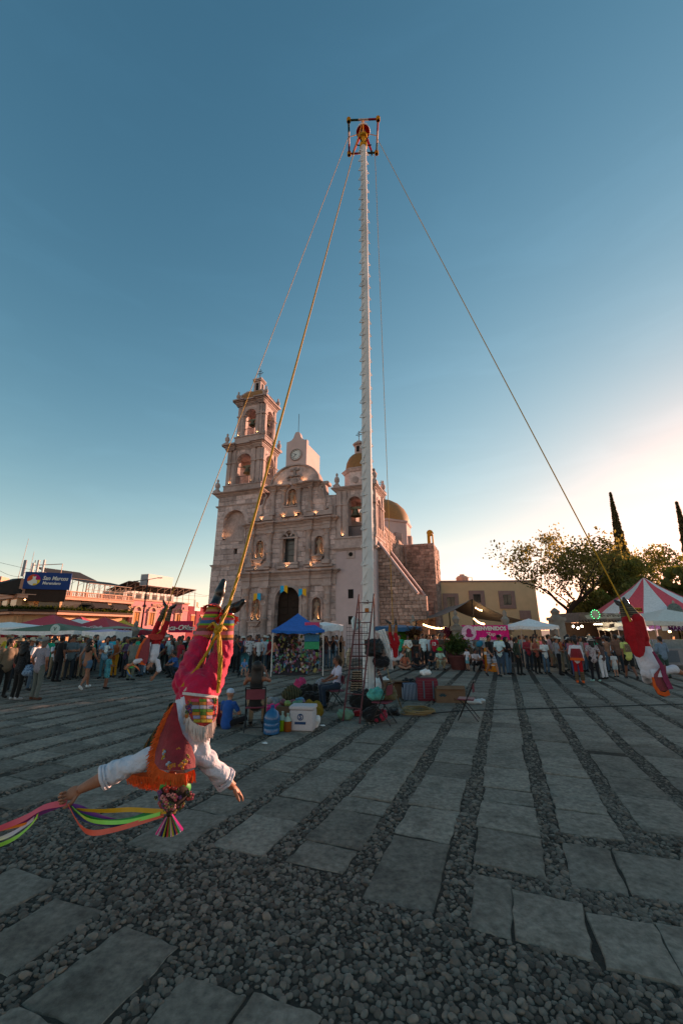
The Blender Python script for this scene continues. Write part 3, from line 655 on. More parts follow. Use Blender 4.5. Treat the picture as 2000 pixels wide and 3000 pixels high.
# ---- main front: wall of separate stones with openings
DOOR = (-8.67, -6.47, 0, 5.46); WIN = (-8.16, -7.04, 7.55, 10.1)
NICHES = [(-10.5, 2.75, 4.55, .78), (-4.97, 2.75, 4.55, .78), (-10.45, 7.95, 9.6, .74), (-4.85, 7.95, 9.6, .74), (-7.5, 12.45, 14.1, .82)]
holes = [DOOR, WIN] + [(x - w / 2, x + w / 2, a, b) for x, a, b, w in NICHES]
FX0, FX1 = -12.0, -3.35
R1 = courses(FX0, FX1, 0, 11.2, holes, .46, (.55, 1.0)) + courses(-10.9, -3.6, 11.2, 12.9, holes, .46, (.5, .9)) + courses(-9.75, -5.0, 12.9, 14.5, holes, .44, (.5, .9))
R1.sort(key=lambda r: -(r[1] - r[0]) * (r[3] - r[2]))
blocks(church, 'small_stones', R1, 0, .5, m_ash, 290)
core = MB(); core.bx(-15.3, -.3, .62, 1.1, 0, 8.2); core.bx(-15.0, -3.5, .62, 1.1, 8.2, 12.8); core.bx(-9.7, -5.05, .62, 1.1, 12.8, 14.4)
core.build('wall_core', m_back, church)
# body of the nave behind the front
nv = MB(); nv.bx(-10.8, -.35, 1.1, 22, 0, 10.4); nv.build('nave', m_plas, church)
rf = MB(); rf.prism([(-10.6, 10.4), (-.6, 10.4), (-5.6, 12.3)], 1.2, 22); rf.build('nave_roof', m_back, church)
# door, window and niche recesses
rec = MB(); arch_fill(rec, -7.57, 2.2, 4.36, 5.46, .02, .5); rec.build('door_arch', m_ash, church)
rec = MB(); archivolt(rec, -7.57, 2.2, 4.36, .26, -.12, .02, 18, 1.2); rec.bx(-8.95, -8.67, -.16, .02, 3.0, 3.2); rec.bx(-6.47, -6.19, -.16, .02, 3.0, 3.2); rec.bx(-8.93, -8.67, -.1, .02, 0, 3.0); rec.bx(-6.47, -6.21, -.1, .02, 0, 3.0)
rec.build('archivolt', m_trim, church)
dd = MB(); dd.bx(-8.7, -6.44, .5, .58, 0, 5.5); dr = dd.build('door', m_wood, church)
for q in (0, 1):
    for i in range(8):
        x = -8.55 + q * 1.12; MB().bevbox((x + .42, .47, .5 + i * .6), (.72, .05, .5), .02).build('door_panel', m_wood, dr)
wn_ = MB(); wn_.bx(WIN[0] - .05, WIN[1] + .05, .4, .44, WIN[2], WIN[3] + .05); win = wn_.build('window', m_glass, church)
for i in range(5): MB().bx(WIN[0], WIN[1], .37, .4, WIN[2] + .1 + i * .5, WIN[2] + .13 + i * .5).build('glazing_bar', m_iron, win)
fr = MB(); fr.bx(WIN[0] - .24, WIN[0], -.14, .02, 7.5, 9.55); fr.bx(WIN[1], WIN[1] + .24, -.14, .02, 7.5, 9.55); fr.bx(WIN[0] - .34, WIN[1] + .34, -.2, .02, 9.55, 9.68); fr.bx(WIN[0] - .4, WIN[1] + .4, -.22, .02, 7.3, 7.5)
archivolt(fr, -7.6, .62, 9.95, .2, -.18, .02, 12); archivolt(fr, -8.02, .4, 9.72, .16, -.15, .02, 8); archivolt(fr, -7.18, .4, 9.72, .16, -.15, .02, 8); arch_fill(fr, -7.6, 1.1, 9.56, 10.14, .0, .4); fr.bx(-8.0, -7.2, -.12, .02, 6.95, 7.3)
fr.build('window_surround', m_trim, church)
for i, (x, a, b, w) in enumerate(NICHES):
    mb = MB(); arch_fill(mb, x, w, b - w / 2, b, .02, .5, 10); archivolt(mb, x, w, b - w / 2, .13, -.07, .02, 12, b - a - w / 2)
    mb.lathe([(w * .5, a), (w * .5, b)], 10, (x, .3, 0), 0, math.pi, cap=False); mb.bx(x - w / 2, x + w / 2, .5, .6, a, b)
    mb.bx(x - w / 2 - .2, x + w / 2 + .2, -.34, .3, a - .1, a); mb.prism([(x - .28, a - .42), (x + .28, a - .42), (x + w / 2 + .1, a - .1), (x - w / 2 - .1, a - .1)], -.24, .02)
    mb.bx(x - w / 2 - .18, x - w / 2 + .0, -.1, .02, b - w / 2 - .1, b - w / 2); mb.bx(x + w / 2, x + w / 2 + .18, -.1, .02, b - w / 2 - .1, b - w / 2)
    mb.build('niche', m_trim, church); statue(x, .05, a + .12, (b - a) * .86, 1 if i % 2 else -1)
# columns and entablatures in three storeys
for x in (-11.45, -9.6, -5.9, -4.0): column(x, -.14, .9, 5.55, .25); MB().bx(x - .42, x + .42, -.52, .02, 0, .9).build('pedestal', m_trim, church)
for x in (-11.3, -9.45, -5.75, -4.1): column(x, -.12, 7.2, 10.2, .22)
for x in (-9.3, -8.3, -6.75, -5.7): column(x, -.1, 11.75, 14.05, .18)
cornice(FX0, FX1, -.06, .5, 5.55, [(.5, .03), (.05, .1), (.22, .06)] + CORN, breaks=(-11.45, -9.6, -5.9, -4.0))
cornice(FX0 + .15, FX1 - .1, -.06, .5, 10.22, [(.3, .02), (.05, .08), (.12, .05)] + CORN, breaks=(-11.3, -9.45, -5.75, -4.1))
cornice(-9.75, -8.05, -.06, .5, 14.05, CORN, name='cornice', breaks=(-9.3,), bw=.5); cornice(-6.95, -5.0, -.06, .5, 14.05, CORN, name='cornice', breaks=(-5.7,), bw=.5)
for x0, x1, z0, z1 in ((-11.8, -9.3, 6.98, 7.2), (-8.6, -6.6, 6.98, 7.25), (-6.0, -3.55, 6.98, 7.2), (-11.7, -9.2, 11.35, 11.75), (-6.2, -3.6, 11.35, 11.75), (-8.2, -6.8, 11.5, 12.3)): MB().bx(x0, x1, -.3, .02, z0, z1).build('pedestal_band', m_trim, church)
for x in (-11.45, -9.6, -5.9, -4.0): md = MB().lathe([(.17, 0), (.24, .0), (.24, .05), (.15, .05), (.12, .02), (0, .02)], 14); md.build('medallion', m_trim, church, None, (x, -.38, 4.2), (rad(90), 0, 0))
# curved crown with cross, side scrolls, shoulder walls
cr = MB(); n = 22; rx, rz, cx, z0 = 2.28, 1.78, -7.32, 14.55
P = [(cx + rx * math.cos(math.pi * i / n), z0 + rz * math.sin(math.pi * i / n)) for i in range(n + 1)]; cr.prism(P, .05, .7); cr.build('crown_panel', m_ash, church)
cr = MB()
for (xa, za), (xb, zb) in zip(P, P[1:]): f = lambda x, z, t: (cx + (x - cx) * t, z0 + (z - z0) * t); cr.prism([f(xa, za, 1), f(xa, za, 1.075), f(xb, zb, 1.075), f(xb, zb, 1)], -.1, .8)
cr.build('crown_moulding', m_trim, church)
cr = MB(); cr.bx(-7.44, -7.22, -.1, .06, 15.3, 16.15); cr.bx(-7.78, -6.88, -.1, .06, 15.83, 16.0); cr.lathe([(.34, 0), (.3, .1), (0, .13)], 14); cr.xf(Matrix.Translation((-7.33, .02, 14.75)) @ Matrix.Rotation(rad(90), 4, 'X'), len(cr.v) - 42)
for q in (-1, 1): cr.tube([(-7.33 + q * .1, -.02, 15.3), (-7.33 + q * .5, -.05, 15.35), (-7.33 + q * .75, -.05, 15.15), (-7.33 + q * .6, -.05, 14.95), (-7.33 + q * .48, -.05, 15.06)], [.1, .11, .1, .08, .05], 8)
cr.build('carved_cross', m_trim, church, 40)
for q, x in ((-1, -10.3), (1, -4.45)):
    T = [(x - q * .1, -.05, 14.1), (x - q * .35, -.06, 13.9), (x - q * .1, -.06, 13.7), (x + q * .0, -.05, 13.2), (x + q * .2, -.05, 12.7), (x + q * .1, -.05, 12.2), (x + q * .35, -.06, 11.95), (x + q * .05, -.06, 11.85)] if q > 0 else [(x + .1, -.05, 13.9), (x + .3, -.06, 13.7), (x + .1, -.06, 13.5), (x, -.05, 13.0), (x - .15, -.05, 12.5), (x - .05, -.05, 12.1), (x - .3, -.06, 11.9), (x - .05, -.06, 11.85)]
    MB().tube(T, [.05, .1, .1, .09, .1, .09, .11, .06], 8).build('scroll', m_trim, church, 40)
sw = MB(); sw.prism([(-10.9, 11.2), (-9.7, 11.2), (-9.7, 13.9), (-10.2, 13.2), (-10.9, 12.75)], .03, .6); sw.prism([(-5.05, 11.2), (-3.4, 11.2), (-3.4, 13.1), (-4.2, 13.15), (-4.35, 14.2), (-5.05, 14.3)], .03, .6); sw.build('shoulder_wall', m_ash, church)
MB().bx(-5.1, -4.1, -.05, .9, 14.2, 14.45).build('shoulder_cap', m_trim, church)
ob = MB(); ob.bx(-3.95, -3.6, -.2, .05, 11.7, 12.1); ob.lathe([(.2, 0), (.17, .1), (.12, .5), (.05, .75), (0, .8)], 8, (-3.78, -.08, 12.1)); ob.build('relief_obelisk', m_trim, church)
# clock gable, white plaster
gb = MB(); G = [(-8.45, 14.3), (-6.38, 14.3), (-6.38, 18.95), (-6.62, 18.97), (-6.85, 19.1), (-7.0, 19.32), (-7.1, 19.7), (-7.22, 19.88), (-7.52, 19.9), (-7.65, 19.7), (-7.76, 19.34), (-7.95, 19.12), (-8.2, 19.02), (-8.45, 19.0)]
gb.prism(G, .35, .75); gb.bx(-8.43, -6.4, .75, 3.5, 14.3, 18.6); gab = gb.build('clock_gable', m_white, church)
gb = MB(); gb.lathe([(.6, 0), (.6, .1), (.52, .12), (.5, .06)], 32, cap=False); gb.xf(Matrix.Translation((-7.42, .35, 17.55)) @ Matrix.Rotation(rad(90), 4, 'X')); ck = gb.build('clock', m_trim, church, 40)
m_face = mat('clock face', srgb('cfd2cf'), .5, .04, 5.); f = MB(); f.lathe([(.52, 0), (.52, .04), (0, .041)], 32); f.xf(Matrix.Translation((-7.42, .35, 17.55)) @ Matrix.Rotation(rad(90), 4, 'X')); f.build('clock_face', m_face, ck)
for i in range(12):
    a = rad(30 * i); NUM = ['XII', 'I', 'II', 'III', 'IIII', 'V', 'VI', 'VII', 'VIII', 'IX', 'X', 'XI'][i]
    text_obj('numeral', NUM, .15, m_iron, ck, (-7.42 + .41 * math.sin(a), .30, 17.55 + .41 * math.cos(a)), (rad(90), 0, 0), .004); bpy.context.view_layer.update()
for a, L, w in ((rad(-57), .3, .05), (rad(230), .4, .035)):
    f = MB(); f.box((0, 0, L / 2 - .04), (w, .01, L)); f.build('clock_hand', m_iron, ck, None, (-7.42, .285, 17.55), (0, a, 0))
MB().tube([(-7.37, .55, 19.85), (-7.37, .55, 21.9)], .025, 5).build('rod', m_iron, church)
# ---- left tower
TX0, TX1, TY0, TY1 = -15.35, -10.85, -.05, 3.3
tb = MB(); tb.bx(TX0 + .3, TX1 - .3, TY0 + .5, TY1, 0, 14.1); tb.build('tower_core', m_back, church)
BA = (-14.45, -12.15, 9.9, 12.7); SQ = (-13.1, -12.75, 8.55, 9.05)
R = courses(TX0, -12.0, 0, 7.6, [], .48, (.6, 1.1)) + courses(TX0 + .12, -12.0, 7.6, 11.2, [BA, SQ], .48, (.6, 1.1)) + courses(TX0 + .12, TX1, 11.2, 14.1, [BA], .48, (.6, 1.1))
blocks(church, 'tower_stones', R, TY0, .5, m_ash)
R = courses(TY0, TY1, 11.2, 14.1, [], .48, (.6, 1.0)); blocks(church, 'tower_side_stones', R, TX1, .3, m_ash, axis='y')
a_ = MB(); arch_fill(a_, -13.3, 2.3, 11.55, 12.7, TY0 + .02, TY0 + .5); archivolt(a_, -13.3, 2.3, 11.55, .42, TY0 - .05, TY0 + .03, 14); a_.bx(-14.5, -12.1, TY0 + .4, TY0 + .5, 9.85, 12.7); a_.build('blind_arch', m_ash, church)
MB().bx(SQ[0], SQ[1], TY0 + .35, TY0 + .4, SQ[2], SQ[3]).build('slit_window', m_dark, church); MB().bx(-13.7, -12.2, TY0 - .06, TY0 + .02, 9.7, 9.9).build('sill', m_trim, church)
cornice(TX0, -12.0, TY0, TY1, 7.5, [(.1, .06), (.08, .12)], name='string_course')
cornice(TX0, TX1, TY0, TY1, 13.1, [(.08, .05), (.06, .1)], name='string_course'); cornice(TX0, TX1, TY0, TY1, 14.1, CORN, name='tower_cornice')
def belfry(cx, cy, w, d, z0, z1, aw, zt, pier, mtop, name, faces=('f', 'r', 'l', 'b')):
    x0, x1, y0, y1 = cx - w / 2, cx + w / 2, cy - d / 2, cy + d / 2; o = link(name, None, None) if False else None
    mb = MB(); px, py = (w - aw) / 2, (d - min(aw, d - 1.2)) / 2
    for a, b in ((x0, x0 + px), (x1 - px, x1)):
        for c, e in ((y0, y0 + py), (y1 - py, y1)): mb.bx(a, b, c, e, z0, z1)
    zs = zt - aw / 2; ad = d - 2 * py; zs2 = zt - ad / 2
    arch_fill(mb, cx, aw, zs, z1, y0, y0 + .5); arch_fill(mb, cx, aw, zs, z1, y1 - .5, y1)
    q = MB(); arch_fill(q, cy, ad, zs2, z1, -x1, -x1 + .5, axis='y'); arch_fill(q, cy, ad, zs2, z1, -x0 - .5, -x0, axis='y'); mb.add(q.v, q.f)
    mb.bx(x0 + .1, x1 - .1, y0 + .1, y1 - .1, z1 - .25, z1 - .01); mb.bx(x0 + .02, x1 - .02, y0 + .02, y1 - .02, z0 - .3, z0 + .02)
    ob_ = mb.build(name, m_ash, church)
    t = MB(); archivolt(t, cx, aw, zs, .2, y0 - .07, y0 + .02, 14, zs - z0); archivolt(t, cy, ad, zs2, .2, -x1 - .07, -x1 + .02, 14, zs2 - z0, axis='y')
    for c in (x0 + .32, x0 + px - .3, x1 - .32, x1 - px + .3): t.bx(c - .17, c + .17, y0 - .12, y0 + .02, z0, z1)
    for c in (y0 + .3, y1 - .3): t.bx(x1 - .02, x1 + .12, c - .17, c + .17, z0, z1)
    for a, b in ((x0, x0 + px), (x1 - px, x1)): t.bx(a - .02, b + .02, y0 - .17, y0, zs - .12, zs)
    t.bx(x1 - .01, x1 + .17, y0 - .02, y0 + py, zs2 - .12, zs2); t.bx(x1 - .01, x1 + .17, y1 - py, y1 + .02, zs2 - .12, zs2)
    t.build('pilaster_trim', m_trim, ob_)
    r = MB(); k = 12
    for i in range(k + 1): x = cx - aw / 2 + aw * i / k; r.bx(x - .012, x + .012, y0 + .1, y0 + .124, z0, z0 + .85)
    r.bx(cx - aw / 2, cx + aw / 2, y0 + .095, y0 + .13, z0 + .85, z0 + .89); r.build('railing', m_iron, ob_); r = MB()
    for i in range(k + 1): y = cy - ad / 2 + ad * i / k; r.bx(x1 - .124, x1 - .1, y - .012, y + .012, z0, z0 + .85)
    r.bx(x1 - .13, x1 - .095, cy - ad / 2, cy + ad / 2, z0 + .85, z0 + .89); r.build('railing', m_iron, ob_)
    return ob_
BIGC = [(.12, .05), (.1, .12), (.16, .18), (.1, .3), (.14, .46)]
belfry(-12.95, 1.75, 3.9, 2.9, 15.35, 18.95, 1.6, 18.5, 1, None, 'belfry_stage')
cornice(-14.9, -11.0, .3, 3.2, 14.55, [(.7, .1), (.1, .16)], name='pedestal_band'); cornice(-14.9, -11.0, .3, 3.2, 18.95, BIGC, name='belfry_cornice', breaks=(-14.5, -11.4), bw=.9)
belfry(-12.75, 1.75, 3.0, 2.4, 20.55, 23.95, 1.3, 23.5, 1, None, 'belfry_stage')
cornice(-14.25, -11.25, .55, 2.95, 19.55, [(.9, .1), (.1, .18)], name='pedestal_band'); cornice(-14.25, -11.25, .55, 2.95, 23.95, BIGC, name='belfry_cornice', breaks=(-13.95, -11.55), bw=.7)
dm = MB(); prof = [(1.45, 24.55), (1.44, 24.9), (1.34, 25.3), (1.14, 25.65), (.86, 25.9), (.5, 26.0)]
for (a, za), (b, zb) in zip(prof, prof[1:]):
    sx, sy = 1., .85
    V = [(-12.75 + q * a * sx, 1.75 + p * a * sy, za) for q, p in ((-1, -1), (1, -1), (1, 1), (-1, 1))] + [(-12.75 + q * b * sx, 1.75 + p * b * sy, zb) for q, p in ((-1, -1), (1, -1), (1, 1), (-1, 1))]; dm.add(V, [(i, (i + 1) % 4, (i + 1) % 4 + 4, i + 4) for i in range(4)])
dm.build('tower_dome', m_ytile, church, 30)
for q in (-1, 1):
    for p in (-1, 1): MB().tube([(-12.75 + q * 1.45, 1.75 + p * 1.23, 24.55), (-12.75 + q * 1.32, 1.75 + p * 1.14, 25.3), (-12.75 + q * .87, 1.75 + p * .74, 25.9), (-12.75 + q * .5, 1.75 + p * .42, 26.05)], .13, 6).build('dome_rib', m_trim, church)
ln = MB(); ln.bx(-13.15, -12.35, 1.35, 2.15, 25.85, 27.45); ln.bx(-13.25, -12.25, 1.25, 2.25, 27.3, 27.4); ln.bx(-13.28, -12.22, 1.22, 2.28, 27.45, 27.6); ln.bx(-13.3, -12.2, 1.2, 2.3, 25.8, 25.98); l_ = ln.build('lantern', m_ash, church)
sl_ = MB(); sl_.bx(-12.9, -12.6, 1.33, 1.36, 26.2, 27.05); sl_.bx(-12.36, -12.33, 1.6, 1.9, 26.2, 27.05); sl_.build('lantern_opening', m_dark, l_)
cross(-12.75, 1.75, 27.6, 1.4)
for z, xs, ys, k in ((14.55, (-15.45, ), (-.1, ), 1.15), (19.56, (-15.0, -10.85), (.15, 3.2), 1.1), (24.56, (-14.35, -11.1), (.5, 3.0), 1.0)):
    for x in xs:
        for y in ys: finial(x, y, z, k)
bell(-12.95, 1.0, 16.7, .42); bell(-11.4, 1.8, 16.7, .38); bell(-12.75, 1.0, 21.85, .36); bell(-11.6, 1.8, 22.1, .3)
# ---- right tower: plastered base, stone belfry, little dome
rb = MB(); rb.bx(-3.36, .0, .02, .62, 0, 8.2); rb.build('plaster_wall', m_plas, church)
W = [(-2.1, 4.75, .42, .7), (-2.1, 2.75, .42, .62)]
for x, z, w, h in W:
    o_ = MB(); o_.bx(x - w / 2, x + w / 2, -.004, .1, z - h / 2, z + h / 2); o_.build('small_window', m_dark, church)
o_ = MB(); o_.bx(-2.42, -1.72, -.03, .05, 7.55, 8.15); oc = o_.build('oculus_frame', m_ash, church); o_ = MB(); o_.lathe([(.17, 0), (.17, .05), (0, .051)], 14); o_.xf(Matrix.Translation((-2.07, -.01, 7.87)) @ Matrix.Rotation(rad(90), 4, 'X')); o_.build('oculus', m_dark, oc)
cornice(-3.45, .0, .02, 3.2, 8.2, [(.08, .06), (.07, .12), (.1, .2)], name='string_course'); MB().bx(-3.45, .02, -.02, 3.2, 8.45, 9.3).build('belfry_pedestal', m_ash, church); MB().bx(-3.5, .08, -.1, 3.26, 9.2, 9.34).build('pedestal_cap', m_trim, church)
belfry(-1.72, 1.6, 3.3, 3.1, 9.34, 13.3, 1.15, 12.75, 1, None, 'belfry_stage'); cornice(-3.4, -.05, .05, 3.15, 13.3, [(.1, .05), (.1, .14), (.08, .24), (.1, .34)], name='belfry_cornice')
bell(-1.85, .7, 11.2, .42)
oc_ = MB(); oc_.lathe([(1.32, 13.7), (1.32, 15.15), (1.42, 15.2), (1.55, 15.35), (1.62, 15.42), (1.5, 15.5)], 8, (-1.75, 1.65, 0), rad(22.5)); oc_.build('drum', m_ash, church)
o_ = MB(); o_.lathe([(.22, 0), (.3, 0), (.3, .06), (.22, .06)], 14); o_.lathe([(.22, -.01), (0, -.01)], 14, mi=1); o_.xf(Matrix.Translation((-1.75, .42, 14.4)) @ Matrix.Rotation(rad(90), 4, 'X')); o_.build('drum_oculus', [m_trim, m_dark], church)
o_ = MB(); o_.lathe([(1.2, 15.45), (1.22, 15.85), (1.14, 16.35), (.95, 16.8), (.68, 17.1), (.38, 17.22)], 16, (-1.75, 1.65, 0)); o_.build('small_dome', m_ytile, church, 30)
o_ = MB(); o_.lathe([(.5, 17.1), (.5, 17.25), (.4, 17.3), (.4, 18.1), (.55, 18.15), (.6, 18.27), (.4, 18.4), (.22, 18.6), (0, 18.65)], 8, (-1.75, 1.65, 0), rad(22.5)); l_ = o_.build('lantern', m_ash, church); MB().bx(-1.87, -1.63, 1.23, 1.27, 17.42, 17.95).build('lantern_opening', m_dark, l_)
cross(-1.75, 1.65, 18.6, 1.0); finial(-3.3, .05, 13.68, 1.1); finial(.0, .05, 13.68, 1.1); finial(.0, 3.1, 13.68, 1.1)
# ---- flank: rubble walls, sloping buttresses, transept, drum and dome
R = courses(0.62, 11.5, 0, 10.2, [(2.4, 3.1, 5.4, 7.0)], .28, (.25, .6)); blocks(church, 'rubble_stones', R, .0, .3, m_rub, axis='y', proud=.06)
R = courses(3.2, 11.5, 10.2, 10.85, [], .33, (.4, .8)); blocks(church, 'parapet_stones', R, .0, .3, m_rub, axis='y', proud=.06)
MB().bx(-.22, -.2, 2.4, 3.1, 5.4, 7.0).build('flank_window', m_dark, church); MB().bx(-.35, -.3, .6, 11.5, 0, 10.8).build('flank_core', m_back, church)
for y0 in (.7, 5.3):
    P = [(-.02, 0), (3.62, 0), (3.62, 4.5), (2.95, 4.65), (-.02, 8.85)]; bt = MB(); bt.prism(P, y0 + .12, y0 + .62); b_ = bt.build('buttress', m_rub, church)
    RR = []
    for x0, x1, z0, z1 in courses(0, 3.6, 0, 8.6, [], .28, (.25, .6)):
        if z1 < 8.85 - (x1) * 1.42 or (x1 <= 3.62 and z1 < 4.55): RR.append((x0, x1, z0, z1))
    rest = MB()
    for a, b, c, e in RR: p = prng.uniform(0, .05); rest.bevbox(((a + b) / 2, y0 + .07 - p / 2, (c + e) / 2), (b - a - .015, .12 + p, e - c - .015), .025)
    tag(rest.build('buttress_stones', m_rub, b_), kind='stuff')
    cp = MB(); cp.box((1.48, y0 + .37, 6.85), (5.2, .72, .14), (0, math.atan2(4.2, 2.97), 0)); cp.build('coping', m_plas, b_)
R = courses(.0, 3.2, 0, 10.75, [(1.5, 1.9, 3.2, 3.9)], .3, (.28, .65)); blocks(church, 'transept_stones', R, 11.5, .3, m_rub, proud=.06)
R = courses(11.5, 16.5, 0, 10.75, [(13.2, 14.0, 6.5, 9.3)], .3, (.28, .65)); blocks(church, 'transept_side_stones', R, 3.2, .3, m_rub, axis='y', proud=.06)
tr = MB(); tr.bx(-.2, 2.95, 11.8, 16.5, 0, 10.6); tr.build('transept', m_back, church); MB().bx(2.93, 2.98, 13.2, 14.0, 6.5, 9.3).build('transept_window', m_dark, church)
MB().tube([(.25, 11.42, 8.5), (.25, 11.42, 10.6)], .06, 6).build('drain_pipe', m_back, church)
dr_ = MB(); dr_.lathe([(3.55, 10.4), (3.55, 14.3), (3.7, 14.4), (3.75, 14.6), (3.6, 14.65)], 8, (-3.6, 17.5, 0), rad(22.5)); dr_.build('dome_drum', m_white, church)
dr_ = MB(); dr_.lathe([(3.45, 14.6), (3.42, 15.0), (3.25, 15.7), (2.85, 16.5), (2.2, 17.2), (1.4, 17.7), (.6, 17.95)], 24, (-3.6, 17.5, 0)); dr_.build('main_dome', m_ytile, church, 30)
for k in range(8): a = rad(45 * k + 22.5); MB().bevbox((-3.6 + 3.3 * math.cos(a - rad(22.5)), 17.5 + 3.3 * math.sin(a - rad(22.5)), 12.4), (.7, .9, 1.2), .05, (0, 0, a - rad(22.5))).build('drum_window', m_trim, church)
dr_ = MB(); dr_.lathe([(.75, 17.85), (.7, 18.0), (.5, 18.05), (.5, 18.9), (.7, 19.0), (.45, 19.2), (.2, 19.4), (0, 19.45)], 8, (-3.6, 17.5, 0)); dr_.build('dome_lantern', m_trim, church); cross(-3.6, 17.5, 19.4, 1.3)
bf = MB(); bf.bx(2.45, 2.75, 12.8, 13.3, 10.75, 12.2); bf.bx(2.95, 3.08, 12.8, 13.3, 10.75, 12.0); arch_fill(bf, 2.85, .2, 11.8, 12.2, 12.8, 13.3, 8); bf.prism([(2.4, 12.15), (3.12, 12.15), (3.0, 12.4), (2.75, 12.5), (2.5, 12.4)], 12.78, 13.32); bf.build('yellow_bellcote', mat('ochre plaster', srgb('c08a2c'), .85, .12, 3.), church)
# floodlights on the ledges, as lit in the photograph
for x, y, z, p in ((-10.75, -.1, 2.8, 6), (-10.2, -.12, 2.8, 6), (-4.75, -.12, 2.8, 6), (-10.75, -.1, 8, 5), (-10.15, -.1, 8, 6), (-4.55, -.1, 8, 7), (-10.6, -.42, 6.98, 8), (-7.6, -.42, 6.98, 9), (-5.35, -.42, 6.98, 10),
                (-10.3, -.4, 11.33, 6), (-8.15, -.4, 11.33, 8), (-6.9, -.4, 11.33, 8), (-5.1, -.4, 11.33, 6), (-7.8, -.12, 12.5, 4), (-7.2, -.12, 12.5, 5), (-8.8, -.15, 14.52, 7), (-6.4, -.15, 14.52, 7),
                (-14.4, .2, 15.4, 6), (-12.0, .2, 15.4, 6), (-14.0, .45, 20.56, 6), (-11.8, .45, 20.56, 6), (-2.75, -.06, 9.35, 7), (-.8, -.06, 9.35, 7), (-14.2, -.1, 9.92, 8), (-12.95, 1.2, 15.5, 14)): uplight(x, y, z, p)
# bunting over the door
m_bl, m_yl = cloth('1f86ad'), cloth('c98a1e')
for x, z, a, b in ((-10.0, 4.95, m_yl, m_bl), (-7.55, 5.5, m_bl, m_yl), (-5.9, 5.2, m_bl, m_yl)):
    pn = thing('pennant', {-10.0: 'yellow and blue swallowtail pennant left of church door', -7.55: 'blue and yellow swallowtail pennant over church door arch', -5.9: 'blue and yellow swallowtail pennant right of church door'}[x], 'pennant', church.matrix_world @ Vector((0, 0, 0)), 0, 'pennants over the church door')
    pn.location = CH + Matrix.Rotation(-CA, 3, 'Z') @ Vector((x, -.75, z)); pn.rotation_euler = (0, 0, -CA)
    for k, m in ((0, a), (1, b)): q = MB(); q.prism([(k * .33 - .33, 0), (k * .33 - .33, -.62 if k == 0 else -.42), (k * .33, -.42 if k == 0 else -.62), (k * .33, 0)], -.006, .006); q.build('pennant_half', m, pn)
# ================================================================== LEFT SIDE: terrace restaurant, pink house, street stalls
m_cream = mat('cream render', srgb('c9a27c'), .9, .1, 1.2, .2, 14., stain=.2)
m_stonepale = mat('pale cast stone', srgb('cfa088'), .9, .12, 2., .2, 20.)
m_pink = mat('pink wall paint', srgb('cf8688'), .85, .1, 1.5, .2, 14., stain=.15)
m_red = mat('dark red wall paint', srgb('8e2f3a'), .85, .1, 1.5, .2, 14.)
m_brown = mat('dark timber', srgb('3b2b22'), .8, .2, 5.)
m_steel = mat('painted scaffold tube', srgb('b79a86'), .6, .12, 4.)
m_tarp = mat('dark sheet roof', srgb('33302e'), .8, .2, 2.)
m_dglass = mat('dark window glass', (.02, .024, .026), .15, .2, 2., spec=.6)
m_leaf1 = leafmat('hedge leaf', (.06, .085, .025))
m_whitep = mat('white paint', srgb('d9d5cf'), .7, .05, 2.)
def leaves(n, fn, size, m, name, parent, rs=NPR, elong=1.6):
    # n small leaf faces placed by fn(n) -> points
    P = fn(n); R_ = rots(n, rs, .9); s = size * rs.uniform(.6, 1.4, n); q = np.array([(-.5, 0, 0), (0, -elong / 2, .08), (.5, 0, 0), (0, elong / 2, -.06)])
    W = np.einsum('nij,vj->nvi', R_, q) * s[:, None, None] + P[:, None, :]; F = np.arange(n * 4).reshape(n, 4)
    return link(name, npmesh(name, W.reshape(-1, 3), F, m), parent)
LB = Vector((-43.0, 62.0, 0)); LR = math.atan2(math.cos(PA), math.sin(PA))
rest = thing('terrace_restaurant', 'cream two storey restaurant with balustraded roof terrace and blue sign', 'building', LB, LR)
b = MB(); b.bx(0, 13.3, .9, 9, 0, 6.7); b.build('wall', m_cream, rest)
def slab_(x0, x1, z0, z1, y0, nm='ledge', m=None): return MB().bx(x0, x1, y0, 1.0, z0, z1).build(nm, m or m_stonepale, rest)
slab_(-.2, 13.5, 6.55, 7.0, -.25); slab_(-.3, 13.6, 7.0, 7.12, -.4); slab_(-.2, 13.4, 4.25, 4.6, -.5)
for i in range(7):
    x = .1 + i * 2.15
    if i in (0, 4, 6): MB().bx(x, x + .7, .3, .92, 4.6, 6.55).build('pier', m_cream, rest)
for x0, x1 in ((.9, 4.3), (4.4, 8.3), (9.5, 12.6)): MB().bx(x0, x1, .86, .89, 4.7, 6.4).build('window', m_dglass, rest)
for x, w in ((5.2, 3.), (9.0, 3.)):
    a = MB(); a.sheet([[(x, -.2, 6.3), (x + w, -.2, 6.3)], [(x, -1.3, 5.5), (x + w, -1.3, 5.5)]], th=.03); a.build('awning', m_tarp, rest)
pl = MB().bx(-.2, 13.3, -.62, -.3, 4.6, 4.9).build('planter', m_brown, rest)
leaves(1500, lambda n: np.stack([NPR.uniform(-.2, 13.3, n), NPR.normal(-.46, .1, n), 4.95 + abs(NPR.normal(0, .22, n))], 1), .16, m_leaf1, 'hedge', pl)
BAL = MB().lathe([(.1, 0), (.1, .05), (.05, .1), (.09, .3), (.05, .52), (.06, .58), (.1, .62)], 8).mesh('baluster', m_stonepale, 40)
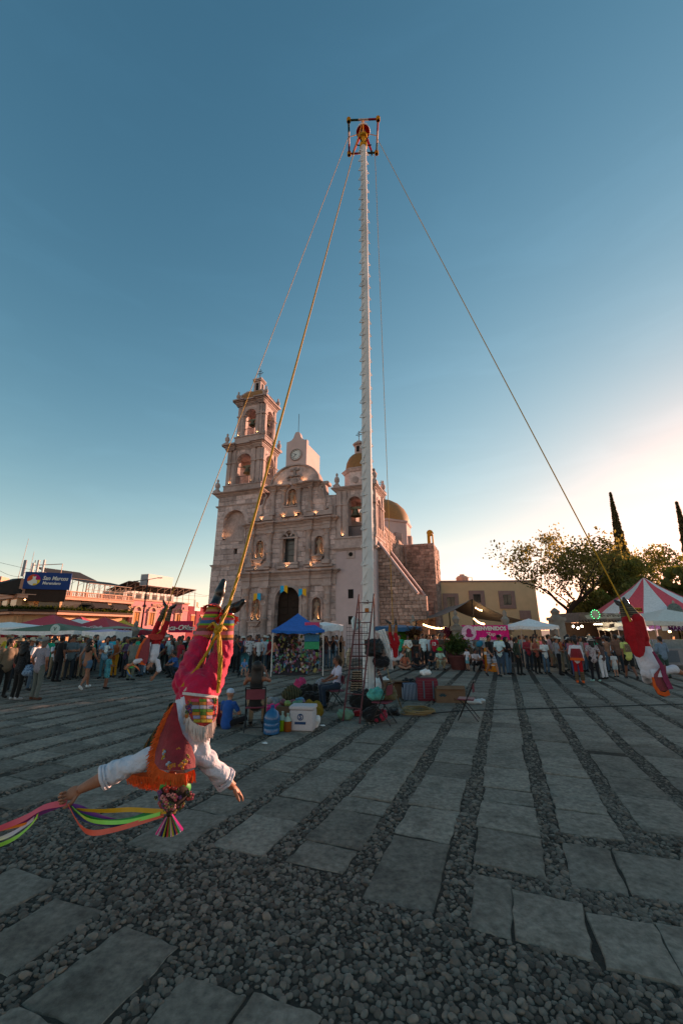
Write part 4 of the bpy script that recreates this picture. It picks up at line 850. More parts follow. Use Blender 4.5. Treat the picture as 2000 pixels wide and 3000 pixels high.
def balustrade(P0, P1, n, parent):
    P0, P1 = Vector(P0), Vector(P1); d = P1 - P0; a = math.atan2(d.y, d.x)
    for i in range(n):
        p = P0 + d * ((i + .5) / n)
        if i % 9 == 4: MB().box((0, 0, .38), (.24, .24, .76)).build('baluster_post', m_stonepale, parent, None, p)
        else: link('baluster', BAL, parent, p)
    MB().box((0, 0, .7), (d.length, .2, .12)).build('handrail', m_stonepale, parent, None, (P0 + P1) / 2, (0, 0, a))
balustrade((.1, -.2, 7.12), (13.2, -.2, 7.12), 44, rest)
fi = MB(); fi.lathe([(.2, 0), (.24, .8), (.26, .9), (.12, 1.0), (.2, 1.25), (.1, 1.5), (.13, 1.7), (0, 1.9)], 10); fi.build('finial', m_stonepale, rest, 40, (0, -.2, 7.1))
# chamfered corner and left wing, in the building's own frame
def wl_(p): v = Vector((p[0], p[1], 0)) - LB; v = Matrix.Rotation(-LR, 3, 'Z') @ v; return v
c2, c3 = wl_((-47.4, 59.5)), wl_((-56.5, 66.0))
for (A_, B_), k in ((((0, 0, 0), c2), 0), ((c2, c3), 1)):
    A_, B_ = Vector(A_), Vector(B_); d = B_ - A_; L = d.length; a = math.atan2(d.y, d.x); mid = (A_ + B_) / 2; nrm = Vector((d.y, -d.x, 0)).normalized() * (-1)
    def W_(nm, z0, z1, off, m, l=L, sh=0): return MB().box((sh, 0, 0), (l, .6, z1 - z0)).build(nm, m, rest, None, mid + nrm * off + Vector((0, 0, (z0 + z1) / 2)), (0, 0, a))
    W_('wall', 0, 6.55, -.9, m_cream); W_('ledge', 6.55, 7.0, .0, m_stonepale); W_('ledge', 7.0, 7.12, .15, m_stonepale, L + .2); W_('ledge', 4.25, 4.6, .3, m_stonepale)
    for sh in ((-1.4, ) if k == 0 else (-3.5, .5, 4)): W_('window', 4.7, 6.4, -.57, m_dglass, 2.6, sh)
    for sh in ((.8, 2.2) if k == 0 else (-1.4, 2.4)): W_('pier', 4.6, 6.55, -.45, m_cream, .7, sh)
    pl = W_('planter', 4.6, 4.95, .5, m_brown); d_ = d.normalized()
    leaves(700, lambda n: np.stack([NPR.uniform(-L / 2, L / 2, n), NPR.normal(0, .2, n), .2 + abs(NPR.normal(0, .22, n))], 1), .17, m_leaf1, 'hedge', pl)
    balustrade(A_ + nrm * -.0 + Vector((0, 0, 7.12)), B_ + Vector((0, 0, 7.12)), 16 if k == 0 else 34, rest)
for i in range(3):
    t = MB(); t.box((0, 0, 0), (.14, .14, .1)); o = t.build('wall_lamp', m_lamp, rest, None, Vector(c2) * (.25 + .3 * i) + Vector((0, -.35, 6.3)))
# roof canopies on posts
def canopy(x0, x1, y0, y1, z0, z1, nm='roof_canopy', n=8):
    r = MB(); r.sheet([[(x0 + (x1 - x0) * i / n, y0, z0) for i in range(n + 1)], [(x0 + (x1 - x0) * i / n, y1, z1) for i in range(n + 1)]], th=.06); o = r.build(nm, m_tarp, rest)
    for i in range(n + 1):
        x = x0 + (x1 - x0) * i / n; MB().tube([(x, y0 + .3, 7.0), (x, y0 + .3, z0 - .06)], .05, 6).build('post', m_steel, o); MB().tube([(x, y1 - .3, 7.0), (x, y1 - .3, z1 - .06)], .05, 6).build('post', m_steel, o)
        MB().tube([(x, y0, z0 - .1), (x, y1, z1 - .1)], .04, 5).build('rafter', m_steel, o)
        if i < n: MB().tube([(x, y0 + .3, z0 - 1.2), (x + (x1 - x0) / n, y0 + .3, z0 - .1)], .03, 5).build('brace', m_steel, o)
    MB().tube([(x0, y0, z0 - .08), (x1, y0, z0 - .08)], .05, 6).build('edge_beam', m_steel, o); MB().tube([(x0, y0 + .3, 8.4), (x1, y0 + .3, 8.4)], .035, 5).build('rail', m_steel, o)
canopy(4.5, 13.0, .2, 6.0, 9.5, 10.6); canopy(12.5, 30.5, .6, 6.0, 10.7, 9.3, n=10); canopy(3.0, 11, 7, 12, 10.8, 12.6, n=5)
pr = MB(); pr.prism([(-9, 7.0), (-1.0, 7.0), (-1.0, 8.6), (-4, 9.4), (-9, 7.4)], 3.0, 5.0); pr.build('stair_roof', m_tarp, rest)
MB().bx(13.4, 26, 2.5, 8, 7.0, 9.2).build('terrace_room', m_whitep, rest)
for i in range(6): MB().bx(14.2 + i * 2, 15.4 + i * 2, 2.46, 2.5, 7.6, 8.8).build('terrace_window', m_dglass, rest)
wb = thing('water_tank_screen', 'pale box shaped screen on the roof above the pink house', 'roof screen', at(445, 1711, 76), LR)
z0, z1 = at(445, 1716, 76).z, at(445, 1683, 76).z; wb.location.z = z0
MB().bx(-1.0, 5.2, 0, 1.9, 0, z1 - z0).build('screen_panel', m_whitep, wb); MB().bx(-1.02, -1.0, .1, 1.7, .1, z1 - z0 - .1).build('screen_side', mat('grey panel', srgb('8e9297'), .7, .05), wb)
# the sign on the corner
sp = at(141, 1702, 60.5); sa = math.atan2(2.5, 4.4) * .7
sg = thing('rooftop_sign', 'large blue billboard with white San Marcos Merendero lettering on the roof', 'sign', sp, sa)
m_signblue = mat('sign blue paint', srgb('123a7a'), .6, .08, 2.); m_signw = mat('sign white paint', srgb('e6e2d6'), .6, .05, 2.)
MB().box((0, 0, 0), (5.9, .18, 2.5)).build('board', m_signblue, sg); MB().bx(-2.6, 2.6, .1, .3, -3.0, -1.2).build('sign_frame', m_brown, sg)
lg = MB(); cx, cz, r = -1.75, .1, .82
SEG = [(0, 90, 'b31266'), (90, 200, 'd2501e'), (200, 270, 'f0e8dc'), (270, 360, 'e3c116')]
for a0, a1, h in SEG:
    q = MB(); K = 8; q.prism([(0, 0)] + [(r * math.cos(rad(a0 + (a1 - a0) * i / K)), r * math.sin(rad(a0 + (a1 - a0) * i / K))) for i in range(K + 1)], -.03, 0); q.build('logo_sector', mat('logo ' + h, srgb(h), .6, .05), sg, None, (cx, -.095, cz))
q = MB(); q.prism([(-.5, -.55), (.5, -.55), (.42, -.1), (.2, .1), (.25, .55), (.02, .45), (-.2, .55), (-.15, .1), (-.35, -.1)], -.02, 0); q.build('logo_figure', m_signw, sg, None, (cx, -.13, cz))
text_obj('lettering', 'San Marcos', .82, m_signw, sg, (.95, -.12, .38), depth=.02, shear=.2, bold=.02, sx=.85); text_obj('lettering', 'Merendero', .6, m_signw, sg, (.55, -.12, -.35), depth=.02, shear=.2, bold=.015, sx=.85)
# phone antennas and masts on the roof
an = thing('antenna_frame', 'grey phone antenna panels on a frame above the blue sign', 'antenna', at(82, 1700, 63))
for i, (x, h, w) in enumerate(((-1.0, 2.6, .45), (.35, 2.0, .35), (1.1, 2.3, .3), (2.0, 2.2, .3))):
    MB().bevbox((0, 0, h / 2), (w, .25, h), .05).build('antenna_panel', m_whitep if i else mat('grey panel', srgb('8e9297')), an, 30, (x, 0, 0.6 + .15 * i)); MB().tube([(x, .25, -2.5), (x, .25, 3.2)], .05, 6).build('mast_pole', m_iron, an)
MB().tube([(.2, .25, 2.4), (4.8, .25, 2.6), (4.8, .25, .2)], .07, 6).build('frame_rail', m_steel, an); MB().tube([(-1.4, .25, 1.2), (2.4, .25, 1.3)], .05, 6).build('frame_rail', m_steel, an)
for (a_, b_, lab) in (((48, 1708), (85, 1578), 'tall thin guyed radio mast left of the blue sign'), ((92, 1660), (101, 1616), 'short white whip aerial above the blue sign')):
    p0, p1 = at(*a_, 64), at(*b_, 64); mm = thing('radio_mast', lab, 'mast', p0, 0, 'roof masts'); MB().tube([(0, 0, -3), p1 - p0], [.05, .025], 6).build('mast_pole', m_steel, mm)
# far pale block behind on the far left
fb = thing('far_house', 'low pale house behind the restaurant at left edge', 'house', (-66, 78, 0), .3); MB().bx(-6, 6, 0, 6, 0, 11.0).build('wall', m_cream, fb); MB().bx(-3, 0, -.2, 3, 11, 12).build('parapet', m_stonepale, fb)
# pink house and red house further along the street
pk = thing('pink_house', 'pink street house with carved window pediments and raised lettering', 'house', LB + Vector((math.sin(PA), math.cos(PA), 0)) * 13.6, LR)
MB().bx(0, 14.6, .3, 8, 0, 7.3).build('wall', m_pink, pk); MB().bx(-.1, 14.7, .05, .5, 7.3, 7.6).build('cornice', m_stonepale, pk); MB().bx(-.05, 14.65, .2, .32, 5.9, 6.05).build('string_course', m_stonepale, pk)
m_door = mat('ochre shutters', srgb('b5763c'), .8, .2, 3.)
for x in (1.3, 4.8, 8.3, 11.8):
    w = MB(); w.bx(x - .62, x + .62, .2, .28, 3.0, 5.1); wd = w.build('window', m_door, pk); f = MB(); f.bx(x - .95, x - .62, .1, .3, 2.8, 5.2); f.build('jamb', m_stonepale, wd); f = MB(); f.bx(x + .62, x + .95, .1, .3, 2.8, 5.2); f.build('jamb', m_stonepale, wd)
    f = MB(); f.bx(x - 1.15, x + 1.15, .0, .3, 5.2, 5.4); archivolt(f, x, 1.5, 5.4, .2, .0, .3, 10); f.build('pediment', m_stonepale, wd); MB().bx(x - .02, x + .02, .16, .2, 3.0, 5.1).build('glazing_bar', m_brown, wd)
    for q in (-1, 1): MB().bevbox((x + q * 1.5, .22, 6.4), (.3, .2, .5), .08).build('corbel', m_stonepale, pk)
text_obj('lettering', 'MERENDERO', .75, m_stonepale, pk, (7.2, .15, 6.65), depth=.05, sx=1.15, bold=.01)
rh = thing('red_house', 'dark red street house at the far end beside the church', 'house', LB + Vector((math.sin(PA), math.cos(PA), 0)) * 28.5, LR); MB().bx(0, 9, .4, 7, 0, 7.0).build('wall', m_red, rh)
for x in (1.5, 4.5): w = MB().bx(x - .5, x + .5, .36, .4, 2.8, 5.0).build('window', m_door, rh); MB().bx(x - .75, x + .75, .3, .4, 5.0, 5.3).build('lintel', m_stonepale, w)
p0 = at(579, 1774, 88.); bb = thing('white_billboard', 'small white billboard with a serif letter R lit by low sun', 'sign', p0, LR + rad(8)); MB().box((0, 0, 0), (2.1, .2, 2.3)).build('board', m_whitep, bb); text_obj('lettering', 'R.', 1.7, mat('old gold paint', srgb('9a7b4a'), .7), bb, (0, -.12, 0), depth=.02); MB().tube([(0, .2, -4), (0, .2, 0)], .1, 6).build('sign_post', m_iron, bb)
# double-armed street lamp
p0 = at(434, 1698, 36); lp = thing('street_lamp', 'tall black street lamp with two arms in front of pink house', 'street lamp', (p0.x, 36, 0)); h = p0.z
MB().tube([(0, 0, 0), (0, 0, h)], [.09, .055], 8).build('post', m_iron, lp, 40); MB().tube([(-1.0, 0, h - .12), (0, 0, h), (1.0, 0, h + .18)], .03, 6).build('arm', m_iron, lp)
for q in (-1, 1): MB().bevbox((q * 1.05, 0, h + q * .15), (.42, .16, .07), .02).build('lamp_head', m_iron, lp)
# ---- stalls: canopies on four legs
def tent(name, label, px, py, Y, w, d, drop, hval, col, rz=0, group=None, text=None, zpeak=None, tsize=.4, legs=True, flap2=None):
    c = at(px, py, Y); zp = c.z if zpeak is None else zpeak; ze = zp - drop; t = thing(name, label, 'tent', (c.x, Y, 0), rz, group); m = cloth(col, .25); m2 = cloth(flap2, .25) if flap2 else m
    top = MB(); n = 8; rows = []
    for k in range(5):
        f = k / 4; hz = ze + (zp - ze) * (1 - f) ** 1.15; r = []
        for i in range(4 * n + 1):
            s = (i % (4 * n)) / n; e = int(s); q = s - e; A_, B_ = [(-1, -1), (1, -1), (1, 1), (-1, 1)][e], [(-1, -1), (1, -1), (1, 1), (-1, 1)][(e + 1) % 4]
            x, y = A_[0] + (B_[0] - A_[0]) * q, A_[1] + (B_[1] - A_[1]) * q; r.append((x * w / 2 * f, y * d / 2 * f, hz - .06 * f * math.sin(q * math.pi)))
        rows.append(r)
    top.sheet(rows[::-1], th=.012); cn = top.build('canopy', m, t, 25)
    for e in range(4):
        A_, B_ = [(-1, -1), (1, -1), (1, 1), (-1, 1)][e], [(-1, -1), (1, -1), (1, 1), (-1, 1)][(e + 1) % 4]; v = MB(); K = 10; R0, R1_ = [], []
        for i in range(K + 1):
            q = i / K; x, y = (A_[0] + (B_[0] - A_[0]) * q) * w / 2 * 1.005, (A_[1] + (B_[1] - A_[1]) * q) * d / 2 * 1.005; z = ze - .06 * math.sin(q * math.pi); R0.append((x, y, z)); R1_.append((x * 1.004, y * 1.004, z - hval - .03 * math.sin(q * 25)))
        v.sheet([R0, R1_], th=.01); v.build('valance', m2, t)
        if legs: MB().tube([(A_[0] * w / 2 * .97, A_[1] * d / 2 * .97, 0), (A_[0] * w / 2 * .97, A_[1] * d / 2 * .97, ze)], .025, 6).build('leg', m_steel if col != '1f4f8f' else m_whitep, t)
    if text:
        sl = math.atan2(d / 2, zp - ze); mid = ze + (zp - ze) * .24
        text_obj('lettering', text, tsize, m_signw, t, (0, -d / 2 * .79, mid + .05), (math.atan2(zp - ze, d / 2), 0, 0), .006, shear=.2, bold=.008)
    t['ze'] = ze; return t
tent('market_tent', 'large dark red pointed tent left of the green stall', 157, 1800, 31, 6.2, 5, 1.25, .3, '8e1c30', rad(-8), text='Coca-Cola', tsize=.55)
tent('market_tent', 'dark red pointed tent in front of the terrace hedge', 308, 1808, 33, 5.2, 4.6, 1.1, .3, '93202f', rad(-8), text='Coca-Cola', tsize=.6)
tent('market_tent', 'small red tent tip behind the white tarpaulin', 238, 1806, 38, 4, 4, 1., .3, '8e1c30', 0)
tent('market_tent', 'white pointed tarpaulin behind the two red tents', 232, 1813, 35, 6.0, 4, .75, .25, 'b9b4ae', 0)
tent('market_tent', 'green and white stall canopy with round sign', 172, 1826, 26, 4.6, 3.2, .42, .22, '12442f', rad(-4), flap2='c4cfc8')
tent('market_tent', 'low white canopy at the left edge behind hats', 30, 1822, 27, 4.4, 3, .32, .3, 'b5bfc6', 0)
tent('market_tent', 'lilac and white flat canopy beside the red tent', 318, 1843, 24.5, 2.0, 1.6, .1, .5, '8a7f9c', rad(-5), flap2='b9c0cf')
tent('market_tent', 'greenish long awning left of the stone pier', 345, 1834, 29, 5.0, 2.6, .25, .3, '66705e', 0, flap2='7a2030')
tent('market_tent', 'yellow tarpaulin corner behind the right red tent', 362, 1815, 36, 2.4, 2.4, .7, .2, 'a88a1c', 0)
def banner(name, label, pa, pb, pc, Y, col, txts, group=None, cat='banner', Yb=None):
    # upright cloth between top-left pa, top-right pb, bottom-left pc
    A_, B_, C_ = at(*pa, Y), at(*pb, Yb or Y), at(*pc, Y); w = (B_ - A_).length; h = A_.z - C_.z; a = math.atan2(B_.y - A_.y, B_.x - A_.x)
    t = thing(name, label, cat, (*((A_ + B_) / 2).xy, (A_.z + B_.z) / 2), a, group); K = 16
    b = MB(); b.sheet([[(-w / 2 + w * i / K, .02 * math.sin(i * 1.7 + j), -h * j / 3) for i in range(K + 1)] for j in range(4)][::-1], th=.008); b.build('cloth', cloth(col, .2), t, 40)
    for s, size, x, z, m, kw in txts: text_obj('lettering', s, size, m, t, (x * w, -.045, z * h), depth=.004, **kw)
    t['w'] = w; t['h'] = h; return t
banner('stall_banner', 'dark red awning banner with white script at far side of plaza', (497, 1818), (567, 1820), (494, 1852), 33, '8c1f3d', [('Coca-Cola', .55, -.2, -.6, m_signw, dict(shear=.25, bold=.01)), ('Coca', .5, .32, -.62, m_signw, dict(shear=.25, bold=.01))])
banner('stall_banner', 'narrow dark red banner under the greenish awning', (332, 1841), (388, 1842), (331, 1852), 27, '5e1526', [('Coca-Cola', .22, 0, -.5, m_signw, dict(shear=.25))])
rs_ = thing('round_sign', 'round white sign hanging on the green stall', 'sign', at(163, 1843, 24.3)); d = MB(); d.lathe([(.26, -.03), (.27, 0), (.26, .03)], 24); d.xf(Matrix.Rotation(rad(90), 4, 'X')); d.build('disc', mat('stall sign face', srgb('b9cdc9'), .6), rs_, 40); text_obj('lettering', 'V', .3, mat('sign green ink', srgb('1c4a3c')), rs_, (0, -.035, 0))
# stone piers with urns round the plaza
m_pier = mat('grey pier stone', srgb('8d867d'), .9, .2, 3., .5, 25., stain=.35)
def pier(px, py, Y, label, k=1., rz=0.):
    # px,py marks the tip of the urn
    c = at(px, py, Y); H = c.z; t = thing('stone_pier', label, 'pier', (c.x, Y, 0), rz, 'stone piers with urns'); hu = 1.0 * k; hb = H - hu
    MB().bx(-.28 * k, .28 * k, -.28 * k, .28 * k, 0, .5).build('base', m_pier, t); MB().bevbox((0, 0, .5 + (hb - .75) / 2), (.46 * k, .46 * k, hb - .75), .03).build('shaft', m_pier, t); MB().bx(-.32 * k, .32 * k, -.32 * k, .32 * k, hb - .25, hb).build('cap', m_pier, t)
    u = MB(); u.lathe([(.2 * k, 0), (.22 * k, .06), (.12 * k, .14), (.2 * k, .3), (.24 * k, .45), (.14 * k, .58), (.09 * k, .64), (.13 * k, .75), (.1 * k, .86), (.03 * k, .96), (0, 1.0)], 12); u.xf(Matrix.Diagonal((1, 1, hu, 1))); u.build('urn', m_pier, t, 40, (0, 0, hb)); return t
pier(401, 1817, 26, 'stone pier with urn at left of the red script banner', 1.1); pier(588, 1806, 30, 'stone pier with urn beside the church corner', 1.0); pier(486, 1816, 31, 'stone pier with urn behind the upside down flyer at left')
# overhead wires
m_wire = mat('black wire', (.015, .015, .016), .6, .1)
for i, (A_, B_) in enumerate((((0, 1648, 60), (607, 1748, 95)), ((0, 1672, 60), (60, 1690, 62)), ((560, 1735, 80), (625, 1745, 90)))):
    a, b = at(*A_), at(*B_); w = MB(); w.tube([a + (b - a) * (k / 10) - Vector((0, 0, 1.0 * math.sin(math.pi * k / 10) * (1, .2, .2)[i])) for k in range(11)], .022, 4); tag(w.build('overhead_wire', m_wire), ['long thin wire sagging over the terrace restaurant roof', 'short wire left of the phone antennas', 'short wire beside the church tower'][i], 'wire', 'overhead wires')
# ================================================================== RIGHT SIDE: ochre house, garden trees, fair stalls
m_ochre = mat('ochre wall paint', srgb('dcbd94'), .9, .07, 1., .15, 12., stain=.12)
m_jamb = mat('rose stone jamb', srgb('9b8078'), .9, .15, 3., .3, 20.)
YR = thing('ochre_house', 'long plain ochre house behind the dark awning', 'house', (at(1232, 1845, 45).x, 45, 0), -rad(3))
zt = 2.05 + (1845 - 1712) / 1217 * 46.5
MB().bx(0, 12.7, 0, 9, 0, zt).build('wall', m_ochre, YR); MB().bx(-.1, 12.8, -.08, 9, zt, zt + .18).build('parapet', m_jamb, YR)
for px, zc, w, h in ((1319, 4.95, .95, 1.1), (1395, 5.35, .9, .9), (1481, 5.2, .95, 1.1)):
    x = at(px, 1800, 45.3).x - YR.location.x; wi = MB().bx(x - w / 2, x + w / 2, -.06, .05, zc - h / 2, zc + h / 2).build('window', m_dglass, YR)
    for q in (-1, 1): MB().bx(x + q * (w / 2 + .17) - .22, x + q * (w / 2 + .17) + .22, -.1, .04, zc - h / 2 - .4, zc + h / 2 + .4).build('jamb', m_jamb, wi)
    MB().bx(x - w / 2 + .05, x + w / 2 - .05, -.11, .04, zc + h / 2, zc + h / 2 + .4).build('lintel', m_jamb, wi); MB().bx(x - w / 2 + .05, x + w / 2 - .05, -.12, .04, zc - h / 2 - .4, zc - h / 2).build('sill', m_jamb, wi); MB().bx(x - .02, x + .02, -.08, -.06, zc - h / 2, zc + h / 2).build('glazing_bar', m_iron, wi)
x = at(1527, 1800, 45.3).x - YR.location.x; MB().bevbox((x, -.06, 3.6), (1.2, .1, .9), .03).build('plaque', m_jamb, YR)
tk = thing('water_tank', 'rounded pale water tank on the ochre house roof', 'tank', (at(1354, 1705, 50).x, 50, zt)); MB().lathe([(.75, 0), (.78, .1), (.74, .2), (.78, .5), (.74, .9), (.78, 1.1), (.6, 1.3), (.3, 1.42), (.28, 1.55), (0, 1.58)], 16).build('tank_body', m_stonepale, tk, 40); MB().tube([(1.2, 0, 0), (1.2, 0, 1.2), (.7, 0, 1.2)], .04, 5).build('pipe', m_iron, tk)
# low garden wall and iron gate piers
gw = thing('garden_wall', 'low stone garden wall under the trees on the right', 'wall', (14.2, 27.6, 0), rad(-4)); MB().bx(0, 20, 0, .35, 0, 1.1).build('wall', m_pier, gw); MB().bx(-.05, 20.05, -.05, .4, 1.1, 1.22).build('coping', m_pier, gw)
pier(1332, 1786, 25.6, 'stone pier with urn left of the pink banner', 1.0); pier(1475, 1786, 26.2, 'stone pier with urn right of the pink banner', 1.1); pier(1208, 1800, 29, 'short stone pier at the foot of the church flank', 1.0)
gp = thing('gate_pier', 'wide tapered stone gate pier under the big tree', 'pier', (at(1640, 1900, 26).x, 26, 0)); MB().prism([(-.42, 0), (.42, 0), (.32, 2.6), (-.32, 2.6)], -.35, .35).build('shaft', m_pier, gp); MB().bx(-.42, .42, -.4, .4, 2.6, 2.8).build('cap', m_pier, gp); MB().lathe([(.35, 0), (.2, .15), (.3, .35), (.1, .55), (0, .6)], 10).build('urn', m_pier, gp, 40, (0, 0, 2.8))
# ---- trees
m_bark = mat('tree bark', srgb('3a2f27'), .95, .3, 6., .8, 30.)
m_leafA = leafmat('acacia leaf', (.18, .165, .085), .6); m_leafB = leafmat('laurel leaf', (.19, .19, .08), .6); m_leafC = leafmat('cypress leaf', (.1, .095, .05), .3)
trng = random.Random(23)
def branch_tree(name, label, base, H, lean, spread, nl, leaf, m, group=None, levels=4, clump=.55, trunk_r=.28, leafsz=.13, first=.32):
    t = thing(name, label, 'tree', base, 0, group); mb = MB(); tips = []
    def grow(p, d, L, r, lv):
        n = 4; P = [p]; q = Vector(p); dd = Vector(d)
        for i in range(n):
            dd = (dd + Vector((trng.gauss(0, .13), trng.gauss(0, .13), trng.gauss(.02, .07)))).normalized(); q = q + dd * L / n; P.append(q.copy())
        r1 = r * .62; mb.tube(P, [r + (r1 - r) * i / n for i in range(n + 1)], max(5, 9 - lv))
        if lv >= 2: tips.extend([P[2], P[3], P[4]])
        if lv == levels: tips.append(q); return
        k = trng.choice([2, 3]) if lv else 4
        for i in range(k):
            a = trng.uniform(0, 6.28) if lv else i * 6.28 / k + trng.uniform(-.4, .4); up = dd * trng.uniform(.55, .9) + Vector((math.cos(a) * spread, math.sin(a) * spread, trng.uniform(.0, .45))); grow(P[-1 if i == 0 else trng.choice([-1, -1, -2])], up.normalized(), L * trng.uniform(.62, .85), r1 * trng.uniform(.6, .85), lv + 1)
    grow(Vector((0, 0, 0)), Vector(lean).normalized(), H * first, trunk_r, 0)
    mb.build('trunk', m_bark, t, 60)
    T = np.array([p[:] for p in tips])
    def fn(n): i = NPR.randint(0, len(T), n); return T[i] + NPR.normal(0, clump, (n, 3)) * (1, 1, .7)
    leaves(nl, fn, leafsz, leaf, 'crown', t); return t
bp = at(1652, 1905, 33); branch_tree('acacia_tree', 'spreading open tree with dark forked branches beside the ochre house', (bp.x, 33, 0), 11.5, (-.12, 0, 1), .8, 6500, m_leafA, None, None, 5, .3, .34, .14, .31)
def bushy(name, label, px, py, Y, rx, nl, m, group, zb=1.0, lobes=16):
    # dense garden tree: trunk, limbs and leaf clumps in many uneven lobes; px,py marks the top of the crown
    top = at(px, py, Y); H = top.z; t = thing(name, label, 'tree', (top.x, Y, 0), 0, group); mb = MB(); C_ = []
    for i in range(lobes):
        a = trng.uniform(0, 6.28); k = trng.random() ** .5; z = zb + (H - zb) * trng.uniform(.12, .86); w = rx * (1 - .55 * max(0, (z / H - .45)) / .55) * k * .8; C_.append((math.cos(a) * w, math.sin(a) * w, z, rx * trng.uniform(.28, .46)))
    C_.append((0, 0, H - rx * .32, rx * .34))
    for x, y, z, r in C_: mb.tube([(0, 0, zb * .5), (x * .3, y * .3, z * .55), (x, y, z)], [.09, .06, .02], 5)
    mb.tube([(0, 0, 0), (.1, 0, H * .3), (0, 0, H * .6)], [.22, .16, .08], 8); mb.build('trunk', m_bark, t, 60); A_ = np.array(C_)
    def fn(n):
        i = NPR.randint(0, len(A_), n); v = NPR.normal(size=(n, 3)); v /= np.linalg.norm(v, axis=1)[:, None]; return A_[i, :3] + v * (A_[i, 3] * NPR.uniform(.45, 1.08, n) ** .6)[:, None] * (1, 1, .85)
    leaves(nl, fn, .17 if 'clipped' not in label else .4, m, 'crown', t); return t
bushy('laurel_tree', 'tall dense dark tree right of the forked tree', 1790, 1618, 38, 3.5, 11000, m_leafB, 'dense garden trees'); bushy('laurel_tree', 'dense dark tree below the tall cypress', 1820, 1620, 41, 4.2, 13000, m_leafB, 'dense garden trees')
bushy('laurel_tree', 'yellow green sunlit tree behind the striped tent top', 1920, 1588, 44, 4.0, 5500, m_leafB, 'dense garden trees'); bushy('laurel_tree', 'broad tree cut by the right edge of the picture', 2010, 1628, 42, 4.0, 5000, m_leafB, 'dense garden trees')
bushy('laurel_tree', 'lower bushy tree behind the striped tent', 1860, 1690, 36, 3.2, 8000, m_leafB, 'dense garden trees', .6); bushy('laurel_tree', 'low bush mass between the forked tree and stalls', 1745, 1725, 34.5, 2.3, 6000, m_leafB, 'dense garden trees', .6)
bushy('laurel_tree', 'dark round tree behind the forked tree trunk', 1690, 1765, 40, 2.2, 4500, m_leafB, 'dense garden trees', .6)
for (px, py, Y, lab) in ((1786, 1444, 52, 'tall slender dark cypress rising behind the garden trees'), (1980, 1471, 50, 'slender cypress at the right edge of the picture')):
    tp = at(px, py, Y); H = tp.z; t = thing('cypress_tree', lab, 'tree', (tp.x, Y, 0), 0, 'cypresses'); MB().tube([(0, 0, 0), (0, 0, H * .96)], [.2, .03], 7).build('trunk', m_bark, t)
    def fn(n): 
        z = H * NPR.uniform(.05, 1., n) ** .9; a = NPR.uniform(0, 6.28, n); r = .95 * np.clip((1 - z / H) / .62, 0, 1) ** .85 * (NPR.uniform(.55, 1.05, n)) * (1 + .12 * np.sin(z * 5 + a * 2)); return np.stack([r * np.cos(a), r * np.sin(a), z], 1)
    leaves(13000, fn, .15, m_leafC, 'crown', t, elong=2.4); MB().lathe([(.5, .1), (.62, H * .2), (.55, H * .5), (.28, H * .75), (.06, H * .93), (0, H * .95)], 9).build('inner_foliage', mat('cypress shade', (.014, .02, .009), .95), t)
for k in range(7):   # unseen clipped tree row added beyond the right edge, height set to shade the plaza
    t_ = 2.5 - k * 5.2; x, y = 33.5 - .643 * t_, 32.4 + .766 * t_; p = wpx(x, y, 7.5 + .25 * math.sin(k * 2.3))
    if y > 1: bushy('laurel_tree', ['first', 'second', 'third', 'fourth', 'fifth', 'sixth', 'seventh'][k] + ' unseen clipped shade tree beyond the right edge, counted from the stalls', p[0], p[1], y, 4.4, 6000, m_leafB, 'unseen clipped shade trees beyond the frame', .6, 22)
# ---- dark awning with bulbs behind the pink banner
m_net = cloth('3a3936', .2)
aw = thing('dark_awning', 'wide peaked dark shade awning strung with small bulbs', 'awning', (0, 0, 0))
pk_, l_, r_ = at(1381, 1755, 29.5), at(1218, 1818, 27.2), at(1562, 1822, 27.8)
def awq(A_, B_, C_, D_, n=8, m_=6, sag=.35):
    rows = []
    for i in range(n + 1):
        u = i / n; P0 = A_ + (B_ - A_) * u; P1 = D_ + (C_ - D_) * u; rows.append([P0 + (P1 - P0) * (j / m_) - Vector((0, 0, sag * math.sin(math.pi * u) * .9 + .12 * math.sin(math.pi * j / m_))) for j in range(m_ + 1)])
    q = MB(); q.sheet(rows, th=.015); q.build('shade_cloth', m_net, aw, 40)
back = Vector((0, 6.5, -.2)); awq(l_, pk_, pk_ + back, l_ + back + Vector((0, 0, .4))); awq(pk_, r_, r_ + back + Vector((0, 0, .4)), pk_ + back)
for p in (pk_, l_, r_, pk_ + back, l_ + back, r_ + back): MB().tube([(p.x, p.y, 0), (p.x, p.y, p.z)], .05, 6).build('pole', m_iron, aw)
m_bulb = mat('lit bulb', (1, .7, .4), .4, .02, emit=6., emc=(1, .55, .22)); BULB = MB().ell((0, 0, 0), (.05, .05, .06), 8, 6).mesh('bulb', m_bulb, 60)
def string(name, label, P, n, sag, every=0):
    t = thing(name, label, 'string lights', P[0], 0, 'strings of bulbs'); A_, B_ = Vector((0, 0, 0)), P[1] - P[0]; f = lambda u: A_ + (B_ - A_) * u - Vector((0, 0, sag * math.sin(math.pi * u)))
    MB().tube([f(i / 12) for i in range(13)], .012, 4).build('cord', m_wire, t)
    for i in range(n):
        link('bulb', BULB, t, f((i + .5) / n) - Vector((0, 0, .07)))
    l = bpy.data.lights.new('bulb_glow', 'POINT'); l.energy = 14; l.color = (1, .55, .25); l.shadow_soft_size = .3; o = bpy.data.objects.new('bulb_glow', l); COL.objects.link(o); o.parent = t; o.location = f(.5) - Vector((0, 0, .3))
